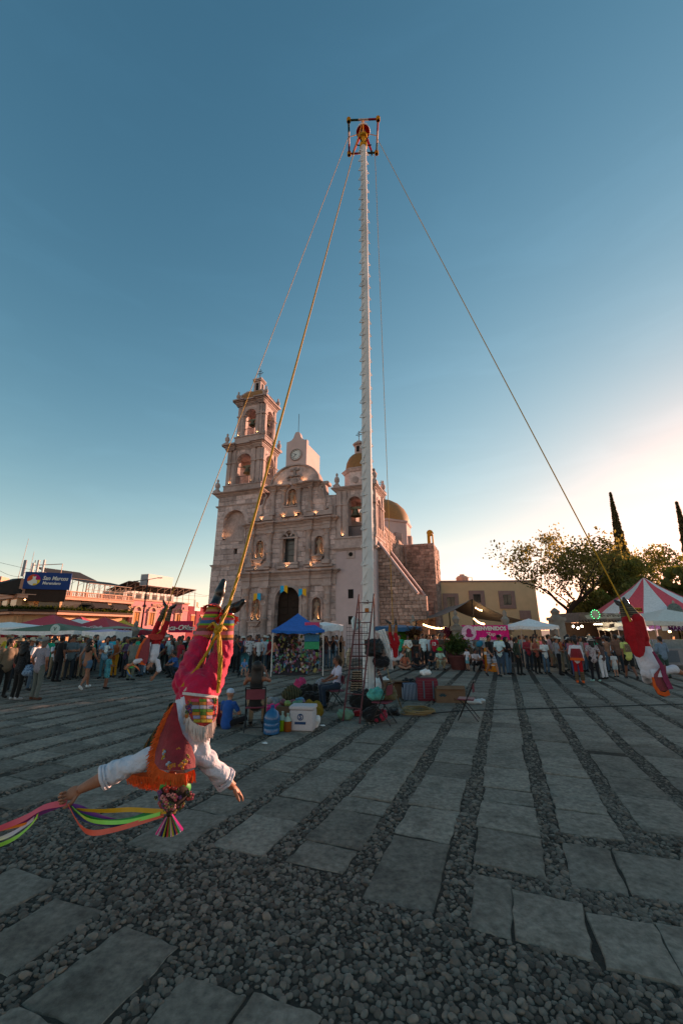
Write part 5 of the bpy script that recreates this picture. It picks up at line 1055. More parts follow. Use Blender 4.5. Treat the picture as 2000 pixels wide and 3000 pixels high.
string('string_lights', 'row of small warm bulbs under the left of the dark awning', (at(1238, 1826, 27.3), at(1306, 1836, 27.6)), 16, .12); string('string_lights', 'slanting row of warm bulbs under the awning peak', (at(1386, 1808, 28.5), at(1418, 1825, 28.2)), 9, .1); string('string_lights', 'small cluster of warm bulbs at the awning peak', (at(1390, 1776, 30), at(1412, 1786, 29.4)), 4, .05)
# ---- pink welcome banner
bn = banner('welcome_banner', 'magenta welcome banner with white BIENVENIDOS lettering', (1351, 1831), (1487, 1832), (1354, 1874), 25.3, 'b01a66', [])
w_, h_ = bn['w'], bn['h']
text_obj('lettering', 'BIENVENIDOS', .31, m_signw, bn, (w_ * .1, -.05, -h_ * .24), depth=.004, bold=.014, sx=1.0); text_obj('lettering', '"Exp', .3, m_signw, bn, (w_ * .1, -.05, -h_ * .62), depth=.004, shear=.2); text_obj('lettering', 'acon', .3, m_signw, bn, (-w_ * .04, -.05, -h_ * .9), depth=.004, bold=.01)
d = MB(); d.lathe([(.45, 0), (.45, .01), (0, .012)], 24); d.xf(Matrix.Rotation(rad(90), 4, 'X')); d.build('roundel', mat('roundel pink white', srgb('d9b9c8'), .7, .3, 9.), bn, None, (-w_ * .36, -.03, -h_ * .52)); d = MB(); d.ell((0, 0, .05), (.16, .01, .2), 10, 6); d.ell((.02, 0, -.16), (.24, .01, .12), 10, 6); d.build('roundel_figure', mat('roundel magenta', srgb('a52a68'), .7), bn, None, (-w_ * .36, -.05, -h_ * .5))
# ---- tents and stalls on the right
tent('market_tent', 'small white peaked tent right of the pink banner', 1547, 1812, 25, 2.3, 2.2, .42, .18, 'ccd4de', rad(4))
tent('market_tent', 'grey white flat canopy over the sweets stall at right', 1944, 1784, 25.5, 5.6, 4.0, .75, .25, 'a8a69f', rad(6))
tent('market_tent', 'narrow grey canopy left of the right flyer', 1830, 1826, 26.2, 2.4, 2.0, .25, .14, '9a968d', 0)
ct = at(1883, 1693, 31); zp = ct.z; circ = thing('striped_tent', 'big red and white striped circus tent on the right', 'tent', (ct.x, 31, 0)); W_, D_ = 4.1, 3.6; ze = at(1745, 1800, 30).z
m_cr, m_cw = cloth('b8424d', .15), cloth('d4d2d0', .15); N = 16
for i in range(N):
    a0, a1 = 2 * math.pi * (i) / N + .1, 2 * math.pi * (i + 1) / N + .1; q = MB(); rows = []
    for k in range(6):
        f = (0.01, .25, .5, .66, .85, 1)[k]; z = zp - (zp - ze) * (0, .28, .52, .66, .84, 1.)[k]; rows.append([(W_ * f * math.cos(a0 + (a1 - a0) * j / 3), D_ * f * math.sin(a0 + (a1 - a0) * j / 3), z - .04 * math.sin(math.pi * j / 3) * f) for j in range(4)])
    q.sheet(rows, th=.012); q.build('stripe_panel', m_cr if i % 2 else m_cw, circ, 30)
    v = MB(); v.sheet([[(W_ * math.cos(a0 + (a1 - a0) * j / 3), D_ * math.sin(a0 + (a1 - a0) * j / 3), ze) for j in range(4)], [(W_ * 1.005 * math.cos(a0 + (a1 - a0) * j / 3), D_ * 1.005 * math.sin(a0 + (a1 - a0) * j / 3), ze - .3) for j in range(4)]], th=.01); v.build('valance', m_cw if i % 2 else m_cr, circ)
for i in range(8): a = 2 * math.pi * i / 8; MB().tube([(W_ * .97 * math.cos(a), D_ * .97 * math.sin(a), 0), (W_ * .97 * math.cos(a), D_ * .97 * math.sin(a), ze)], .05, 6).build('pole', m_steel, circ)
MB().tube([(0, 0, 0), (0, 0, zp)], .07, 8).build('king_pole', m_steel, circ)
# scrolled fairground fascia and kiosk beneath it
fs = thing('fairground_fascia', 'scrolled white fairground fascia with round mirror and green lights', 'fascia', at(1768, 1806, 26.0), rad(4)); m_fas = mat('fascia cream', srgb('a8a294'), .7, .15, 6.)
MB().prism([(-1.15, -.16), (1.2, -.1), (1.2, .12), (.9, .22), (.5, .1), (.1, .2), (-.3, .08), (-.6, .16), (-1.3, .05)], -.03, .03).build('board', m_fas, fs)
d = MB(); d.lathe([(.27, -.03), (.28, 0), (.27, .03)], 20); d.xf(Matrix.Rotation(rad(90), 4, 'X')); d.build('mirror', mat('round mirror', srgb('7d8f8c'), .2, .2, 5., metal=.6), fs, 40, (-.62, -.06, .12))
for k, x in enumerate((-.15, .25, .62, .95)): q = MB(); q.tube([(x + .16 * math.cos(a * .7) * (1 - a / 9), -.05, .02 + .1 * math.sin(a * .7) * (1 - a / 9)) for a in range(9)], .018, 5); q.build('scroll', m_brown, fs)
m_gled = mat('green led', (.1, 1, .25), .4, .02, emit=1.6, emc=(.1, 1, .3)); GL = MB().ell((0, 0, 0), (.025, .025, .025), 6, 5).mesh('led', m_gled)
for k in range(11): a = rad(-60 + k * 30); link('led', GL, fs, (-.62 + .28 * math.cos(a), -.1, .12 + .28 * math.sin(a)))
ks = thing('food_kiosk', 'dim wooden food kiosk with corrugated roof behind the crowd', 'kiosk', at(1765, 1900, 27.2), rad(4)); ks.location.z = 0
MB().prism([(-2.3, 2.5), (2.2, 2.55), (2.0, 3.0), (-1.9, 3.1)], -1.2, 1.4).build('roof', mat('old corrugated sheet', srgb('6e5f55'), .7, .3, 5.), ks); MB().bx(-2.0, 2.0, 1.1, 1.3, 0, 2.5).build('back_wall', m_brown, ks); MB().bx(-1.9, 1.9, -.6, -.1, 0, 1.05).build('counter', m_brown, ks)
for i in range(22): x = -2.1 + i * .195; MB().tube([(x, -1.22, 2.62 + .012 * i % .02), (x, -1.3, 2.5)], .03, 5).build('roof_rib', m_brown, ks)
m_tube = mat('white lamp tube', (1, .95, .85), .4, .02, emit=7., emc=(1, .85, .6)); m_viol = mat('violet lamp tube', (.6, .45, 1), .4, .02, emit=10., emc=(.55, .4, 1))
def lamp(px, py, Y, label, m=m_tube, L=.35, power=12., col=(1, .8, .55), sphere=False):
    p = at(px, py, Y); t = thing('stall_lamp', label, 'lamp', p, 0, 'stall lamps'); b = MB(); (b.ell((0, 0, 0), (.07, .07, .07), 10, 7) if sphere else b.tube([(-L / 2, 0, 0), (L / 2, 0, 0)], .025, 8)); b.build('lamp_glass', m, t, 60); MB().tube([(0, 0, .03), (0, 0, .35)], .01, 4).build('cord', m_wire, t)
    l = bpy.data.lights.new('glow', 'POINT'); l.energy = power; l.color = col; l.shadow_soft_size = .1; o = bpy.data.objects.new('glow', l); COL.objects.link(o); o.parent = t; o.location = (0, -.1, -.15)
lamp(1678, 1835, 26.4, 'leftmost small white lamp in the kiosk', sphere=True, power=8); lamp(1692, 1840, 26.4, 'middle small white lamp in the kiosk', sphere=True, power=8); lamp(1703, 1835, 26.5, 'right small white lamp in the kiosk', sphere=True, power=8); lamp(1750, 1829, 26.2, 'white tube lamp under the kiosk roof edge', power=14, L=.5)
lamp(1908, 1828, 24.6, 'violet white tube lamp under the grey canopy', m_viol, .5, 14, (.75, .65, 1)); lamp(1891, 1828, 24.6, 'small warm lamp under the grey canopy', m_bulb, .1, 8, (1, .6, .3), True); lamp(1581, 1826, 24.6, 'tiny white lamp under the small white tent', sphere=True, power=5); lamp(1960, 1850, 25.2, 'warm lamp inside the sweets stall', m_bulb, .1, 26, (1, .72, .4), True)
# sweets stall with its sign
ss = thing('sweets_stall', 'sweets stall counter with glass case under the grey canopy', 'stall', (at(1955, 1900, 24.8).x, 24.8, 0), rad(6)); MB().bx(-2.2, 2.4, -.4, .4, 0, 1.0).build('counter', mat('stall front panel', srgb('7d7f83'), .7, .2, 4.), ss); MB().bx(-1.2, 1.6, -.3, .2, 1.0, 1.5).build('glass_case', mat('case glass', srgb('6a7f88'), .1, .2, 4., spec=.6), ss); MB().bx(-2.2, 2.4, 1.5, 1.6, 0, 2.4).build('back_cloth', cloth('3a3330'), ss)
for i in range(9): MB().bevbox((-2.0 + i * .45, 1.2, 1.25), (.3, .2, .35), .03).build('goods', mat('goods %d' % (i % 4), srgb(['b58a2a', '9a3f3a', '6f8f4a', 'c8b89a'][i % 4]), .6), ss)
for i, x in enumerate((-1.5, -.2)): MB().bx(x - .4, x + .4, -.42, -.4, .25, .9).build('price_board', mat('chalk board', srgb('55606a'), .8, .3, 30.), ss)
banner('stall_sign', 'white sign with purple MARQUESITAS lettering at the right edge', (1936, 1833), (2085, 1836), (1938, 1846), 23.4, 'cfc5d2', [('MARQUESITAS', .34, .02, -.52, mat('sign purple ink', srgb('5a1450'), .7), dict(bold=.014, sx=1.05))], cat='sign')
banner('stall_sign', 'violet lit stall sign left of the white one', (1898, 1833), (1931, 1833), (1898, 1843), 24.2, '9a6fa8', [], cat='sign')
banner('stall_sign', 'small orange CAKES sign below the striped tent', (1849, 1782), (1876, 1779), (1849, 1794), 26.4, 'b08a2a', [('CAKES', .22, 0, -.5, mat('sign brown ink', srgb('5c2a14'), .7), dict(bold=.01))], cat='sign')
dsk = thing('fairground_disc', 'round carousel disc above the grey canopy at right', 'fascia', at(1976, 1790, 27.5)); d = MB(); d.lathe([(.5, -.04), (.52, 0), (.5, .04)], 24); d.xf(Matrix.Rotation(rad(90), 4, 'X')); d.build('disc', mat('carousel disc', srgb('66716c'), .6, .4, 12.), dsk, 40); MB().lathe([(.06, 0), (.08, .1), (.02, .2), (0, .22)], 8).build('knob', m_fas, dsk, 40, (0, 0, .5))
# ---- centre: blue stall heaped with toys, white tarp behind, grille panels
bt = tent('market_tent', 'bright blue peaked tent in front of the church door', 873, 1797, 20.8, 2.45, 2.3, .8, .12, '1f4f8f', rad(8)); tent('market_tent', 'sagging white tarpaulin right of the blue tent', 952, 1822, 23.2, 1.8, 2.0, .15, .3, 'b9beb8', rad(-6))
st = thing('toy_stall', 'market stall heaped with bright toys under the blue tent', 'stall', (at(868, 1965, 20.5).x, 20.5, 0), rad(6))
x0 = at(792, 1965, 20.5).x - st.location.x; x1 = at(930, 1965, 20.5).x - st.location.x
MB().bx(x0 + .2, x1 - .5, -.35, .55, 0, .95).build('table', mat('stall table cloth', srgb('3c3a40'), .9), st)
GC = ['9a4a74', '3f6f8c', '9a8a4a', '4a7a5a', '8f5548', '6a5278', 'a8a4a8', '2a2a34', 'b58a9c', '6f989c', '7f9450', '6a3a44']
gm = [mat('toy ' + h, srgb(h), .45, .25, 30., spec=.5) for h in GC]; UT = [MB().bevbox((0, 0, 0), (1, 1, 1), .12).mesh('toy', m) for m in gm]; UB = [MB().ell((0, 0, 0), (.5, .5, .5), 8, 6).mesh('toy', m, 60) for m in gm]
grng = random.Random(4)
def goods(n, fx, parent, s0=.05, s1=.14):
    for i in range(n):
        x, y, z = fx(); s = grng.uniform(s0, s1); k = grng.randrange(len(gm)); link('toy', (UT if grng.random() < .65 else UB)[k], parent, (x, y, z), (grng.uniform(-.5, .5), grng.uniform(-.5, .5), grng.uniform(-1, 1)), (s * grng.uniform(.6, 1.2), s * .4, s * grng.uniform(.7, 1.5)))
goods(160, lambda: (grng.uniform(x0 + .15, x1 - .35), -.42, grng.uniform(.1, .95)), st); goods(70, lambda: (grng.uniform(x0 + .2, x1 - .4), grng.uniform(-.3, .5), grng.uniform(.98, 1.15)), st); goods(130, lambda: (grng.uniform(x0, x1 - .2), .7, grng.uniform(1.2, 2.15)), st)
rk = thing('toy_rack', 'upright wire rack hung with pink and blue toy packets', 'rack', (at(914, 1965, 20.3).x, 20.3, 0), rad(8)); GR = MB()
for i in range(7): MB().tube([(-.33 + i * .11, 0, .1), (-.33 + i * .11, 0, 2.3)], .006, 4).build('wire', m_iron, rk)
for i in range(12): MB().tube([(-.33, 0, .2 + i * .19), (.33, 0, .2 + i * .19)], .006, 4).build('wire', m_iron, rk)
goods(70, lambda: (grng.uniform(-.4, .4), -.06, grng.uniform(.15, 2.2)), rk, .08, .18)
for c_, (z0, z1) in (('c0406e', (1.9, 2.4)), ('2a6f9a', (1.5, 1.85)), ('2f9a6a', (1.15, 1.5))): MB().bevbox((-.05, -.12, (z0 + z1) / 2), (.72, .06, z1 - z0), .02).build('toy_packet', mat('packet ' + c_, srgb(c_), .4, .3, 14.), rk)
# awning and stall by the church flank
tent('market_tent', 'low blue tarpaulin at the foot of the church flank', 1160, 1830, 27.5, 2.9, 2.2, .12, .25, '2a4a68', 0)
gb_ = MB(); gb_.bevbox((0, 0, 0), (1.3, .2, .8), .05); tag(gb_.build('green_screen', mat('bright green net', srgb('3f7a1c'), .9, .3, 20., .5, 40.), None, 30, at(1183, 1855, 27.6)), 'bright green netting screen under the blue tarpaulin', 'screen')
# big planter with shrub
pp = thing('potted_shrub', 'big terracotta pot with a loose green shrub in front of the crowd', 'planter', (at(1343, 1962, 22.9).x, 22.9, 0)); MB().lathe([(.34, 0), (.36, .05), (.48, .62), (.54, .64), (.54, .74), (.48, .74), (.46, .66), (0, .64)], 18).build('pot', mat('terracotta', srgb('5a3230'), .8, .2, 5.), pp, 40)
def shrub(px, n, spread, hh, parent, m):
    mb = MB(); tips = []
    for i in range(26): a = trng.uniform(0, 6.28); r = trng.uniform(.2, 1) * spread; q = Vector((math.cos(a) * r, math.sin(a) * r, .65 + hh * trng.uniform(.4, 1) * (1 - .3 * r / spread))); P = [Vector((0, 0, .6)), Vector((q.x * .35, q.y * .35, .6 + (q.z - .6) * .6)), q]; mb.tube(P, [.014, .01, .005], 4); tips += [P[1] + (q - P[1]) * k for k in (.2, .5, .8, 1)]
    mb.build('stems', m_bark, parent); T = np.array([p[:] for p in tips]); leaves(n, lambda k: T[NPR.randint(0, len(T), k)] + NPR.normal(0, .1, (k, 3)), .07, m, 'foliage', parent, elong=2.6)
shrub(0, 1300, .75, 1.25, pp, leafmat('shrub leaf', (.06, .09, .035)))
for k, (px, Y, lab) in enumerate(((1215, 26.5, 'dry reddish potted plant by the stone pier'), (1320, 26.6, 'magenta flowering bougainvillea by the stone pier'))):
    t = thing('flowering_plant', lab, 'plant', (at(px, 1900, Y).x, Y, .8)); shrub(0, 700, .6, .9, t, leafmat('bract leaf %d' % k, ((.09, .05, .03), (.12, .03, .06))[k], .3)); MB().lathe([(.2, -.8), (.28, .5), (.3, .6), (0, .6)], 12).build('pot', MATS['terracotta'], t, 40)
# orange traffic bollards
m_org = mat('orange bollard', srgb('cf7a12'), .6, .12, 4.)
for px, py, Y, h, lab in ((1428, 1966, 22.2, 1.15, 'tall orange bollard leaning beside the man in plaid shorts'), (1447, 1968, 21.9, .4, 'short orange barrel base on the ground behind plaid shorts')):
    p = at(px, py, Y); t = thing('bollard', lab, 'bollard', (p.x, Y, 0), 0, 'orange bollards'); MB().lathe([(.2, 0), (.2, .06), (.13, .08), (.11, h * .6), (.12, h * .62), (.1, h - .06), (.05, h), (0, h)], 14).build('body', m_org, t, 40); MB().lathe([(.125, h * .7), (.122, h * .82)], 14, cap=False).build('reflective_band', m_whitep, t, 40)
# ================================================================== THE FLYERS' POLE AND THE THINGS ROUND ITS FOOT
m_pole = mat('white pole paint', srgb('d3d2d0'), .5, .08, 3., .12, 30., stain=.3)
PB = Vector((.95, 14.82, 0)); PT = Vector((1.17, 14.82, 26.9)); pd_ = PT - PB; PL = pd_.length
pole = thing('flyers_pole', 'very tall white steel pole with triangular climbing rungs', 'pole', PB); PQ = pd_.to_track_quat('Z', 'Y').to_matrix().to_4x4()
rp = lambda z: .222 - .075 * z / PL
seg = [0, 4.2, 9.8, 15.4, 21.0, PL]
for a, b in zip(seg, seg[1:]): q = MB(); q.lathe([(rp(a) + .004, a), (rp(a) + .004, a + .06), (rp(a), a + .07), (rp(b), b)], 24); q.xf(PQ); q.build('pole_section', m_pole, pole, 40)
RUNG = MB().tube([(0, 0, .54), (.255, 0, .04), (.268, 0, 0), (.245, 0, -.012), (0, 0, .05)], .02, 6).mesh('rung', m_pole, 50)
z = 1.6; k = 0
while z < PL - .6:
    for q in (-1, 1):
        zz = z + (.0 if q < 0 else .22); p = PQ @ Vector((q * (rp(zz) - .01), 0, zz)); link('rung', RUNG, pole, p, (0, 0, 0 if q > 0 else math.pi))
    z += .68
ft = MB(); ft.lathe([(.42, 0), (.42, .05), (.24, .07), (.24, .12)], 20); ft.build('base_plate', m_pole, pole, 40)
m_rust = mat('rusty plate', srgb('5a3a2c'), .8, .3, 12.)
MB().box((0, -.235, 1.62), (.3, .02, .2)).build('name_plate', m_rust, pole); MB().box((-.05, -.235, 2.72), (.14, .02, .14)).build('orange_tag', mat('orange tag', srgb('a8642a'), .7), pole); text_obj('stencil', 'IATE', .12, m_iron, pole, (.0, -.232, 1.35), depth=.003)
text_obj('stencil', '2', .2, m_iron, pole, (-.02, -.23, 3.0), depth=.003)
# turning square frame hung below the pole head
zf = 27.45; fr = thing('turning_frame', 'square wooden frame in red white and green hanging at the pole top', 'frame', (1.16, 14.82, zf), rad(-2)); S = .76
mr, mg, mw, my = mat('frame red', srgb('8c1f35'), .6, .1), mat('frame green', srgb('1d3a2a'), .6, .1), mat('frame white', srgb('b9a7a2'), .6, .1), mat('yellow rope binding', srgb('c08d1c'), .9, .3, 60., .6, 80.)
for e in range(4):
    a = e * math.pi / 2; R_ = Matrix.Rotation(a, 3, 'Z')
    for (t0, t1, m) in ((-1.08, -.35, (mg, mr)[e % 2]), (-.35, .35, mw), (.35, 1.08, (mr, mg)[e % 2])): q = MB(); q.tube([R_ @ Vector((t0 * S, -S, 0)), R_ @ Vector((t1 * S, -S, 0))], .05, 10); q.build('beam', m, fr, 50)
    q = MB()
    for i in range(7): c = R_ @ Vector((S, -S, 0)); q.tube([c + Vector((.09 * math.cos(b * .8 + i), .09 * math.sin(b * .8 + i), -.1 + .033 * i)) for b in range(9)], .022, 5)
    tag(q.build('lashing', my, fr), kind='stuff'); MB().tube([R_ @ Vector((0, -S, .04)), Vector((0, 0, .35))], .018, 5).build('stay_rope', my, fr)
hd = thing('pole_head', 'yellow drum head with short pegs on the pole top', 'pole head', PT); MB().lathe([(.17, -.25), (.2, -.2), (.2, .0), (.14, .1), (.12, .45), (.2, .5), (.22, .62), (0, .62)], 14).build('drum', my, hd, 40)
for i in range(6): a = i * 1.05; MB().tube([(.15 * math.cos(a), .15 * math.sin(a), -.1), (.42 * math.cos(a), .42 * math.sin(a), -.06)], .03, 6).build('peg', m_brown, hd)
# ---- ladder
m_lad = mat('worn red ladder paint', srgb('5e3436'), .7, .35, 9., .3, 40.)
La, Lb, Lt0, Lt1 = gnd(1004, 2113), gnd(1053, 2120), at(1051, 1742, 11.8), at(1095, 1740, 11.8)
ld = thing('step_ladder', 'worn red iron step ladder standing in front of the pole', 'ladder', (La + Lb) / 2); o = ld.location.copy()
for A_, B_ in ((La, Lt0), (Lb, Lt1)): MB().tube([A_ - o, B_ - o], .022, 8).build('rail', m_lad, ld)
for i in range(1, 11): f = i * .092; A_, B_ = La.lerp(Lt0, f), Lb.lerp(Lt1, f); MB().tube([A_ - o, B_ - o], .014, 6).build('ladder_rung', m_lad, ld)
for T in (Lt0, Lt1): MB().tube([T - o, Vector((T.x * 1.1, 13.5, 0)) - o], .018, 6).build('rear_leg', m_lad, ld)
# ---- wire display panel with clothes
wg = thing('wire_panel', 'upright wire grid panel behind the red ladder', 'display panel', (at(1046, 2050, 12.6).x, 12.6, 0), rad(4)); hh = at(1046, 1822, 12.6).z
for i in range(8): MB().tube([(-.3 + i * .09, 0, .05), (-.3 + i * .09, 0, hh)], .005, 4).build('wire', m_iron, wg)
for i in range(int(hh / .12)): MB().tube([(-.3, .006, .08 + i * .12), (.33, .006, .08 + i * .12)], .005, 4).build('wire', m_iron, wg)
def drape(name, label, cat, pts_l, pts_r, Y, col, fold=.04, nf=5, mats_=None, n=14, loc_k=0, group=None):
    # hanging cloth between a left and a right outline given as photo points at distance Y
    L = [at(*p, Y) for p in pts_l]; R_ = [at(*p, Y) for p in pts_r]; o = L[0].copy(); rows = []
    for a, b in zip(L, R_): rows.append([a + (b - a) * (i / n) - o + Vector((0, fold * math.sin(i / n * math.pi * nf * 2 + len(rows) * .4), 0)) for i in range(n + 1)])
    q = MB(); q.sheet(rows[::-1], th=.012); ob = q.build(name, mats_ or cloth(col, .5), None, 60, o); return tag(ob, label, cat, group)
drape('white_shirt', 'white shirt hung at the top of the wire panel', 'shirt', [(1036, 1805), (1028, 1818), (1031, 1838), (1036, 1850)], [(1048, 1815), (1060, 1820), (1059, 1834), (1044, 1846)], 12.4, 'a9b4c0')
def stripes(key, cols, scale, axis=2, rough=.9, bump=.3, coord='obj', dist=.0):
    if key in MATS: return MATS[key]
    m = bpy.data.materials.new(key); m.use_nodes = True; n = m.node_tree.nodes; l = m.node_tree.links; b = n['Principled BSDF']; b.inputs['Roughness'].default_value = rough; b.inputs['Specular IOR Level'].default_value = .15
    tc = n.new('ShaderNodeTexCoord'); sp = n.new('ShaderNodeSeparateXYZ'); l.new(tc.outputs['Object'], sp.inputs[0]); no = n.new('ShaderNodeTexNoise'); no.inputs['Scale'].default_value = 14; l.new(tc.outputs['Object'], no.inputs[0])
    mu = n.new('ShaderNodeMath'); mu.operation = 'MULTIPLY_ADD'; mu.inputs[1].default_value = scale; l.new(sp.outputs[axis], mu.inputs[0]); d = n.new('ShaderNodeMath'); d.operation = 'MULTIPLY'; d.inputs[1].default_value = dist; l.new(no.outputs[0], d.inputs[0]); l.new(d.outputs[0], mu.inputs[2])
    fr_ = n.new('ShaderNodeMath'); fr_.operation = 'FRACT'; l.new(mu.outputs[0], fr_.inputs[0]); cr = n.new('ShaderNodeValToRGB'); cr.color_ramp.interpolation = 'CONSTANT'; l.new(fr_.outputs[0], cr.inputs[0])
    els = cr.color_ramp.elements
    while len(els) < len(cols): els.new(.5)
    for i, (p, h) in enumerate(cols): els[i].position = p; els[i].color = (*srgb(h), 1)
    l.new(cr.outputs[0], b.inputs['Base Color']); bp_ = n.new('ShaderNodeBump'); bp_.inputs['Strength'].default_value = bump; bp_.inputs['Distance'].default_value = .02; l.new(no.outputs[0], bp_.inputs['Height']); l.new(bp_.outputs[0], b.inputs['Normal']); MATS[key] = m; return m
drape('striped_shawl', 'brown and cream striped shawl hanging low on the wire panel', 'shawl', [(1033, 1965), (1030, 1990), (1027, 2012), (1024, 2026)], [(1058, 1965), (1060, 1990), (1061, 2010), (1060, 2024)], 12.3, '6a5b4e', .03, 3, stripes('shawl stripes', [(0, '2b231f'), (.5, 'a3917c')], 16.))
drape('cream_shirt', 'cream cloth hanging left of the ladder', 'shirt', [(1022, 1898), (1014, 1920), (1012, 1940), (1016, 1952)], [(1030, 1895), (1032, 1920), (1028, 1945), (1024, 1956)], 12.8, 'b3a998')
drape('white_dress', 'long white shirt hanging right of the pole above the bags', 'shirt', [(1100, 1850), (1108, 1855), (1118, 1885), (1132, 1925), (1138, 1960)], [(1126, 1842), (1133, 1862), (1140, 1885), (1146, 1925), (1152, 1961)], 14.3, 'b7bfce', .05, 3)
def lump(name, label, cat, px, py, Y, size, col=None, seed=0, m=None, k=9, group=None, rz=0., base=None, smooth_=.05, flat=1.):
    # soft bag or bundle: smooth lumpy solid resting on the ground at the photo point px,py
    r = random.Random(seed); s = SDF(); w, d, h = size
    s.limb((-w * .25, 0, h * .42), (w * .25, 0, h * .42), min(w, h) * .42, min(w, h) * .4, 0)
    for i in range(k): s.ball((r.uniform(-.36, .36) * w, r.uniform(-.3, .3) * d, h * r.uniform(.18, .74)), h * r.uniform(.2, .3))
    V, F, L = s.mesh(max(.012, h / 26), smooth_); W = V * np.array((1, 1.1, 1)); V = V * (1 + (.1 * np.abs(np.sin(W[:, 0] * 19 + 3 * np.sin(W[:, 2] * 11 + seed))) + .09 * np.abs(np.sin(W[:, 1] * 23 + W[:, 2] * 17 + seed)) - .09))[:, None]; V[:, 2] = np.maximum(V[:, 2], 0); V[:, 2] *= h / V[:, 2].max(); p = gnd(px, py) if base is None else Vector(base)
    o_ = link(name, npmesh(name, V, F, m or cloth(col, .6), smooth=True), None, p if Y is None else (at(px, py, Y).x, Y, p.z if base is not None else 0), (0, 0, rz)); return tag(o_, label, cat, group)
bk = lump('backpack', 'black backpack hanging on the right of the pole', 'backpack', 1104, 1915, None, (.46, .3, .62), '171b1d', 5, mat('black nylon', (.012, .014, .015), .45, .3, 12., .4, 30.), base=at(1103, 1922, 14.2)); bk.rotation_euler = (0, rad(-14), 0)
q = MB(); q.tube([(-.12, -.16, .55), (-.17, -.2, .35), (-.1, -.18, .1)], .018, 5); q.build('strap', MATS['black nylon'], bk); q = MB(); q.bevbox((0, -.16, .22), (.28, .1, .24), .04); q.build('pocket', MATS['black nylon'], bk, 40)
jk = lump('dark_jacket', 'dark jacket hanging under the backpack', 'jacket', 1118, 1952, None, (.4, .2, .5), '14181c', 8, base=at(1118, 1958, 14.25))
st_ = thing('banded_staff', 'dark wooden staff with pale bands leaning by the pole', 'staff', at(1137, 2040, 13.6)); st_.location.z = 0; T = at(1106, 1962, 14.2) - st_.location; MB().tube([(0, 0, 0), T], .045, 10).build('shaft', mat('dark red wood', srgb('3a2320'), .5, .2), st_, 50)
for f in (.8, .88): MB().tube([T * f, T * (f + .02)], .05, 10).build('band', m_stonepale, st_)
# ---- folding chairs
m_ct = mat('black chair tube', (.012, .012, .013), .45, .15); m_cs = mat('maroon chair steel', srgb('6b2f3c'), .5, .18, 6.)
CT = {}
def folding_chair(label, loc, rz, first=False):
    t = thing('folding_chair', label, 'chair', loc, rz, 'maroon folding chairs')
    if not CT:
        for q in (-1, 1): x = q * .21; CT['leg%d' % q] = ('leg', MB().tube([(x, .2, .86), (x, .17, .8), (x, -.22, 0)], .0125, 7).mesh('leg', m_ct, 50)); CT['rear%d' % q] = ('leg', MB().tube([(x * .9, -.16, .45), (x * .9, .0, .3), (x * .9, .24, 0)], .0125, 7).mesh('leg', m_ct, 50))
        CT['seat'] = ('seat', MB().bevbox((0, -.02, .455), (.4, .38, .03), .012).mesh('seat', m_cs, 40)); b = MB(); b.sheet([[(-.2 + .04 * i, .17 + z_ * .0 + .02 * math.sin(i / 10 * math.pi), .62 + z_) for i in range(11)] for z_ in (.2, .1, 0)], th=.012); CT['back'] = ('backrest', b.mesh('backrest', m_cs, 40))
        CT['b1'] = ('crossbar', MB().tube([(-.21, -.15, .16), (.21, -.15, .16)], .009, 6).mesh('crossbar', m_ct)); CT['b2'] = ('crossbar', MB().tube([(-.19, .17, .08), (.19, .17, .08)], .009, 6).mesh('crossbar', m_ct)); CT['b3'] = ('crossbar', MB().tube([(-.21, .2, .86), (.21, .2, .86)], .0125, 7).mesh('crossbar', m_ct))
    for nm, me in CT.values(): link(nm, me, t)
    return t
folding_chair('maroon folding chair standing alone at the right of the pole', gnd(1372, 2108), rad(-112)); folding_chair('maroon folding chair piled with bags in front of the pole', gnd(1124, 2120), rad(-118))
folding_chair('maroon folding chair under the long haired seated person', gnd(745, 2138), rad(186)); folding_chair('maroon folding chair under the person in the white blouse', gnd(985, 2075), rad(-70))
# ---- goods on the ground
m_jug = mat('blue jug plastic', srgb('245a86'), .25, .15, 5., spec=.5)
jg = thing('water_jug', 'blue plastic water jug beside the white cool box', 'jug', gnd(795, 2150)); MB().lathe([(.14, 0), (.165, .02), (.168, .1), (.158, .12), (.168, .14), (.168, .2), (.158, .22), (.168, .24), (.166, .33), (.12, .42), (.05, .47), (.034, .49)], 22).build('body', m_jug, jg, 40); MB().lathe([(.036, .48), (.04, .49), (.04, .54), (0, .545)], 12).build('cap', mat('jug cap', srgb('2f4a86'), .5), jg, 40)
m_foam = mat('white foam', srgb('b9b3b6'), .8, .08, 30., .4, 120.)
cb = thing('cool_box', 'white foam cool box with round blue emblem', 'cool box', gnd(882, 2142), rad(-8)); MB().bevbox((0, .16, .2), (.52, .36, .4), .02).build('box', m_foam, cb, 40); MB().bevbox((0, .16, .445), (.55, .39, .08), .02).build('lid', m_foam, cb, 40)
m_emb = mat('emblem blue', srgb('1d3f66'), .7); d = MB(); d.lathe([(.066, 0), (.066, .004), (.05, .004), (.05, 0)], 24, cap=False); d.xf(Matrix.Rotation(rad(90), 4, 'X')); d.build('emblem_ring', m_emb, cb, None, (-.02, -.022, .27)); text_obj('emblem_letter', 'S', .13, m_emb, cb, (-.02, -.024, .27), depth=.002, bold=.004); MB().bx(-.14, .1, -.025, -.021, .13, .18).build('emblem_ribbon', m_emb, cb)
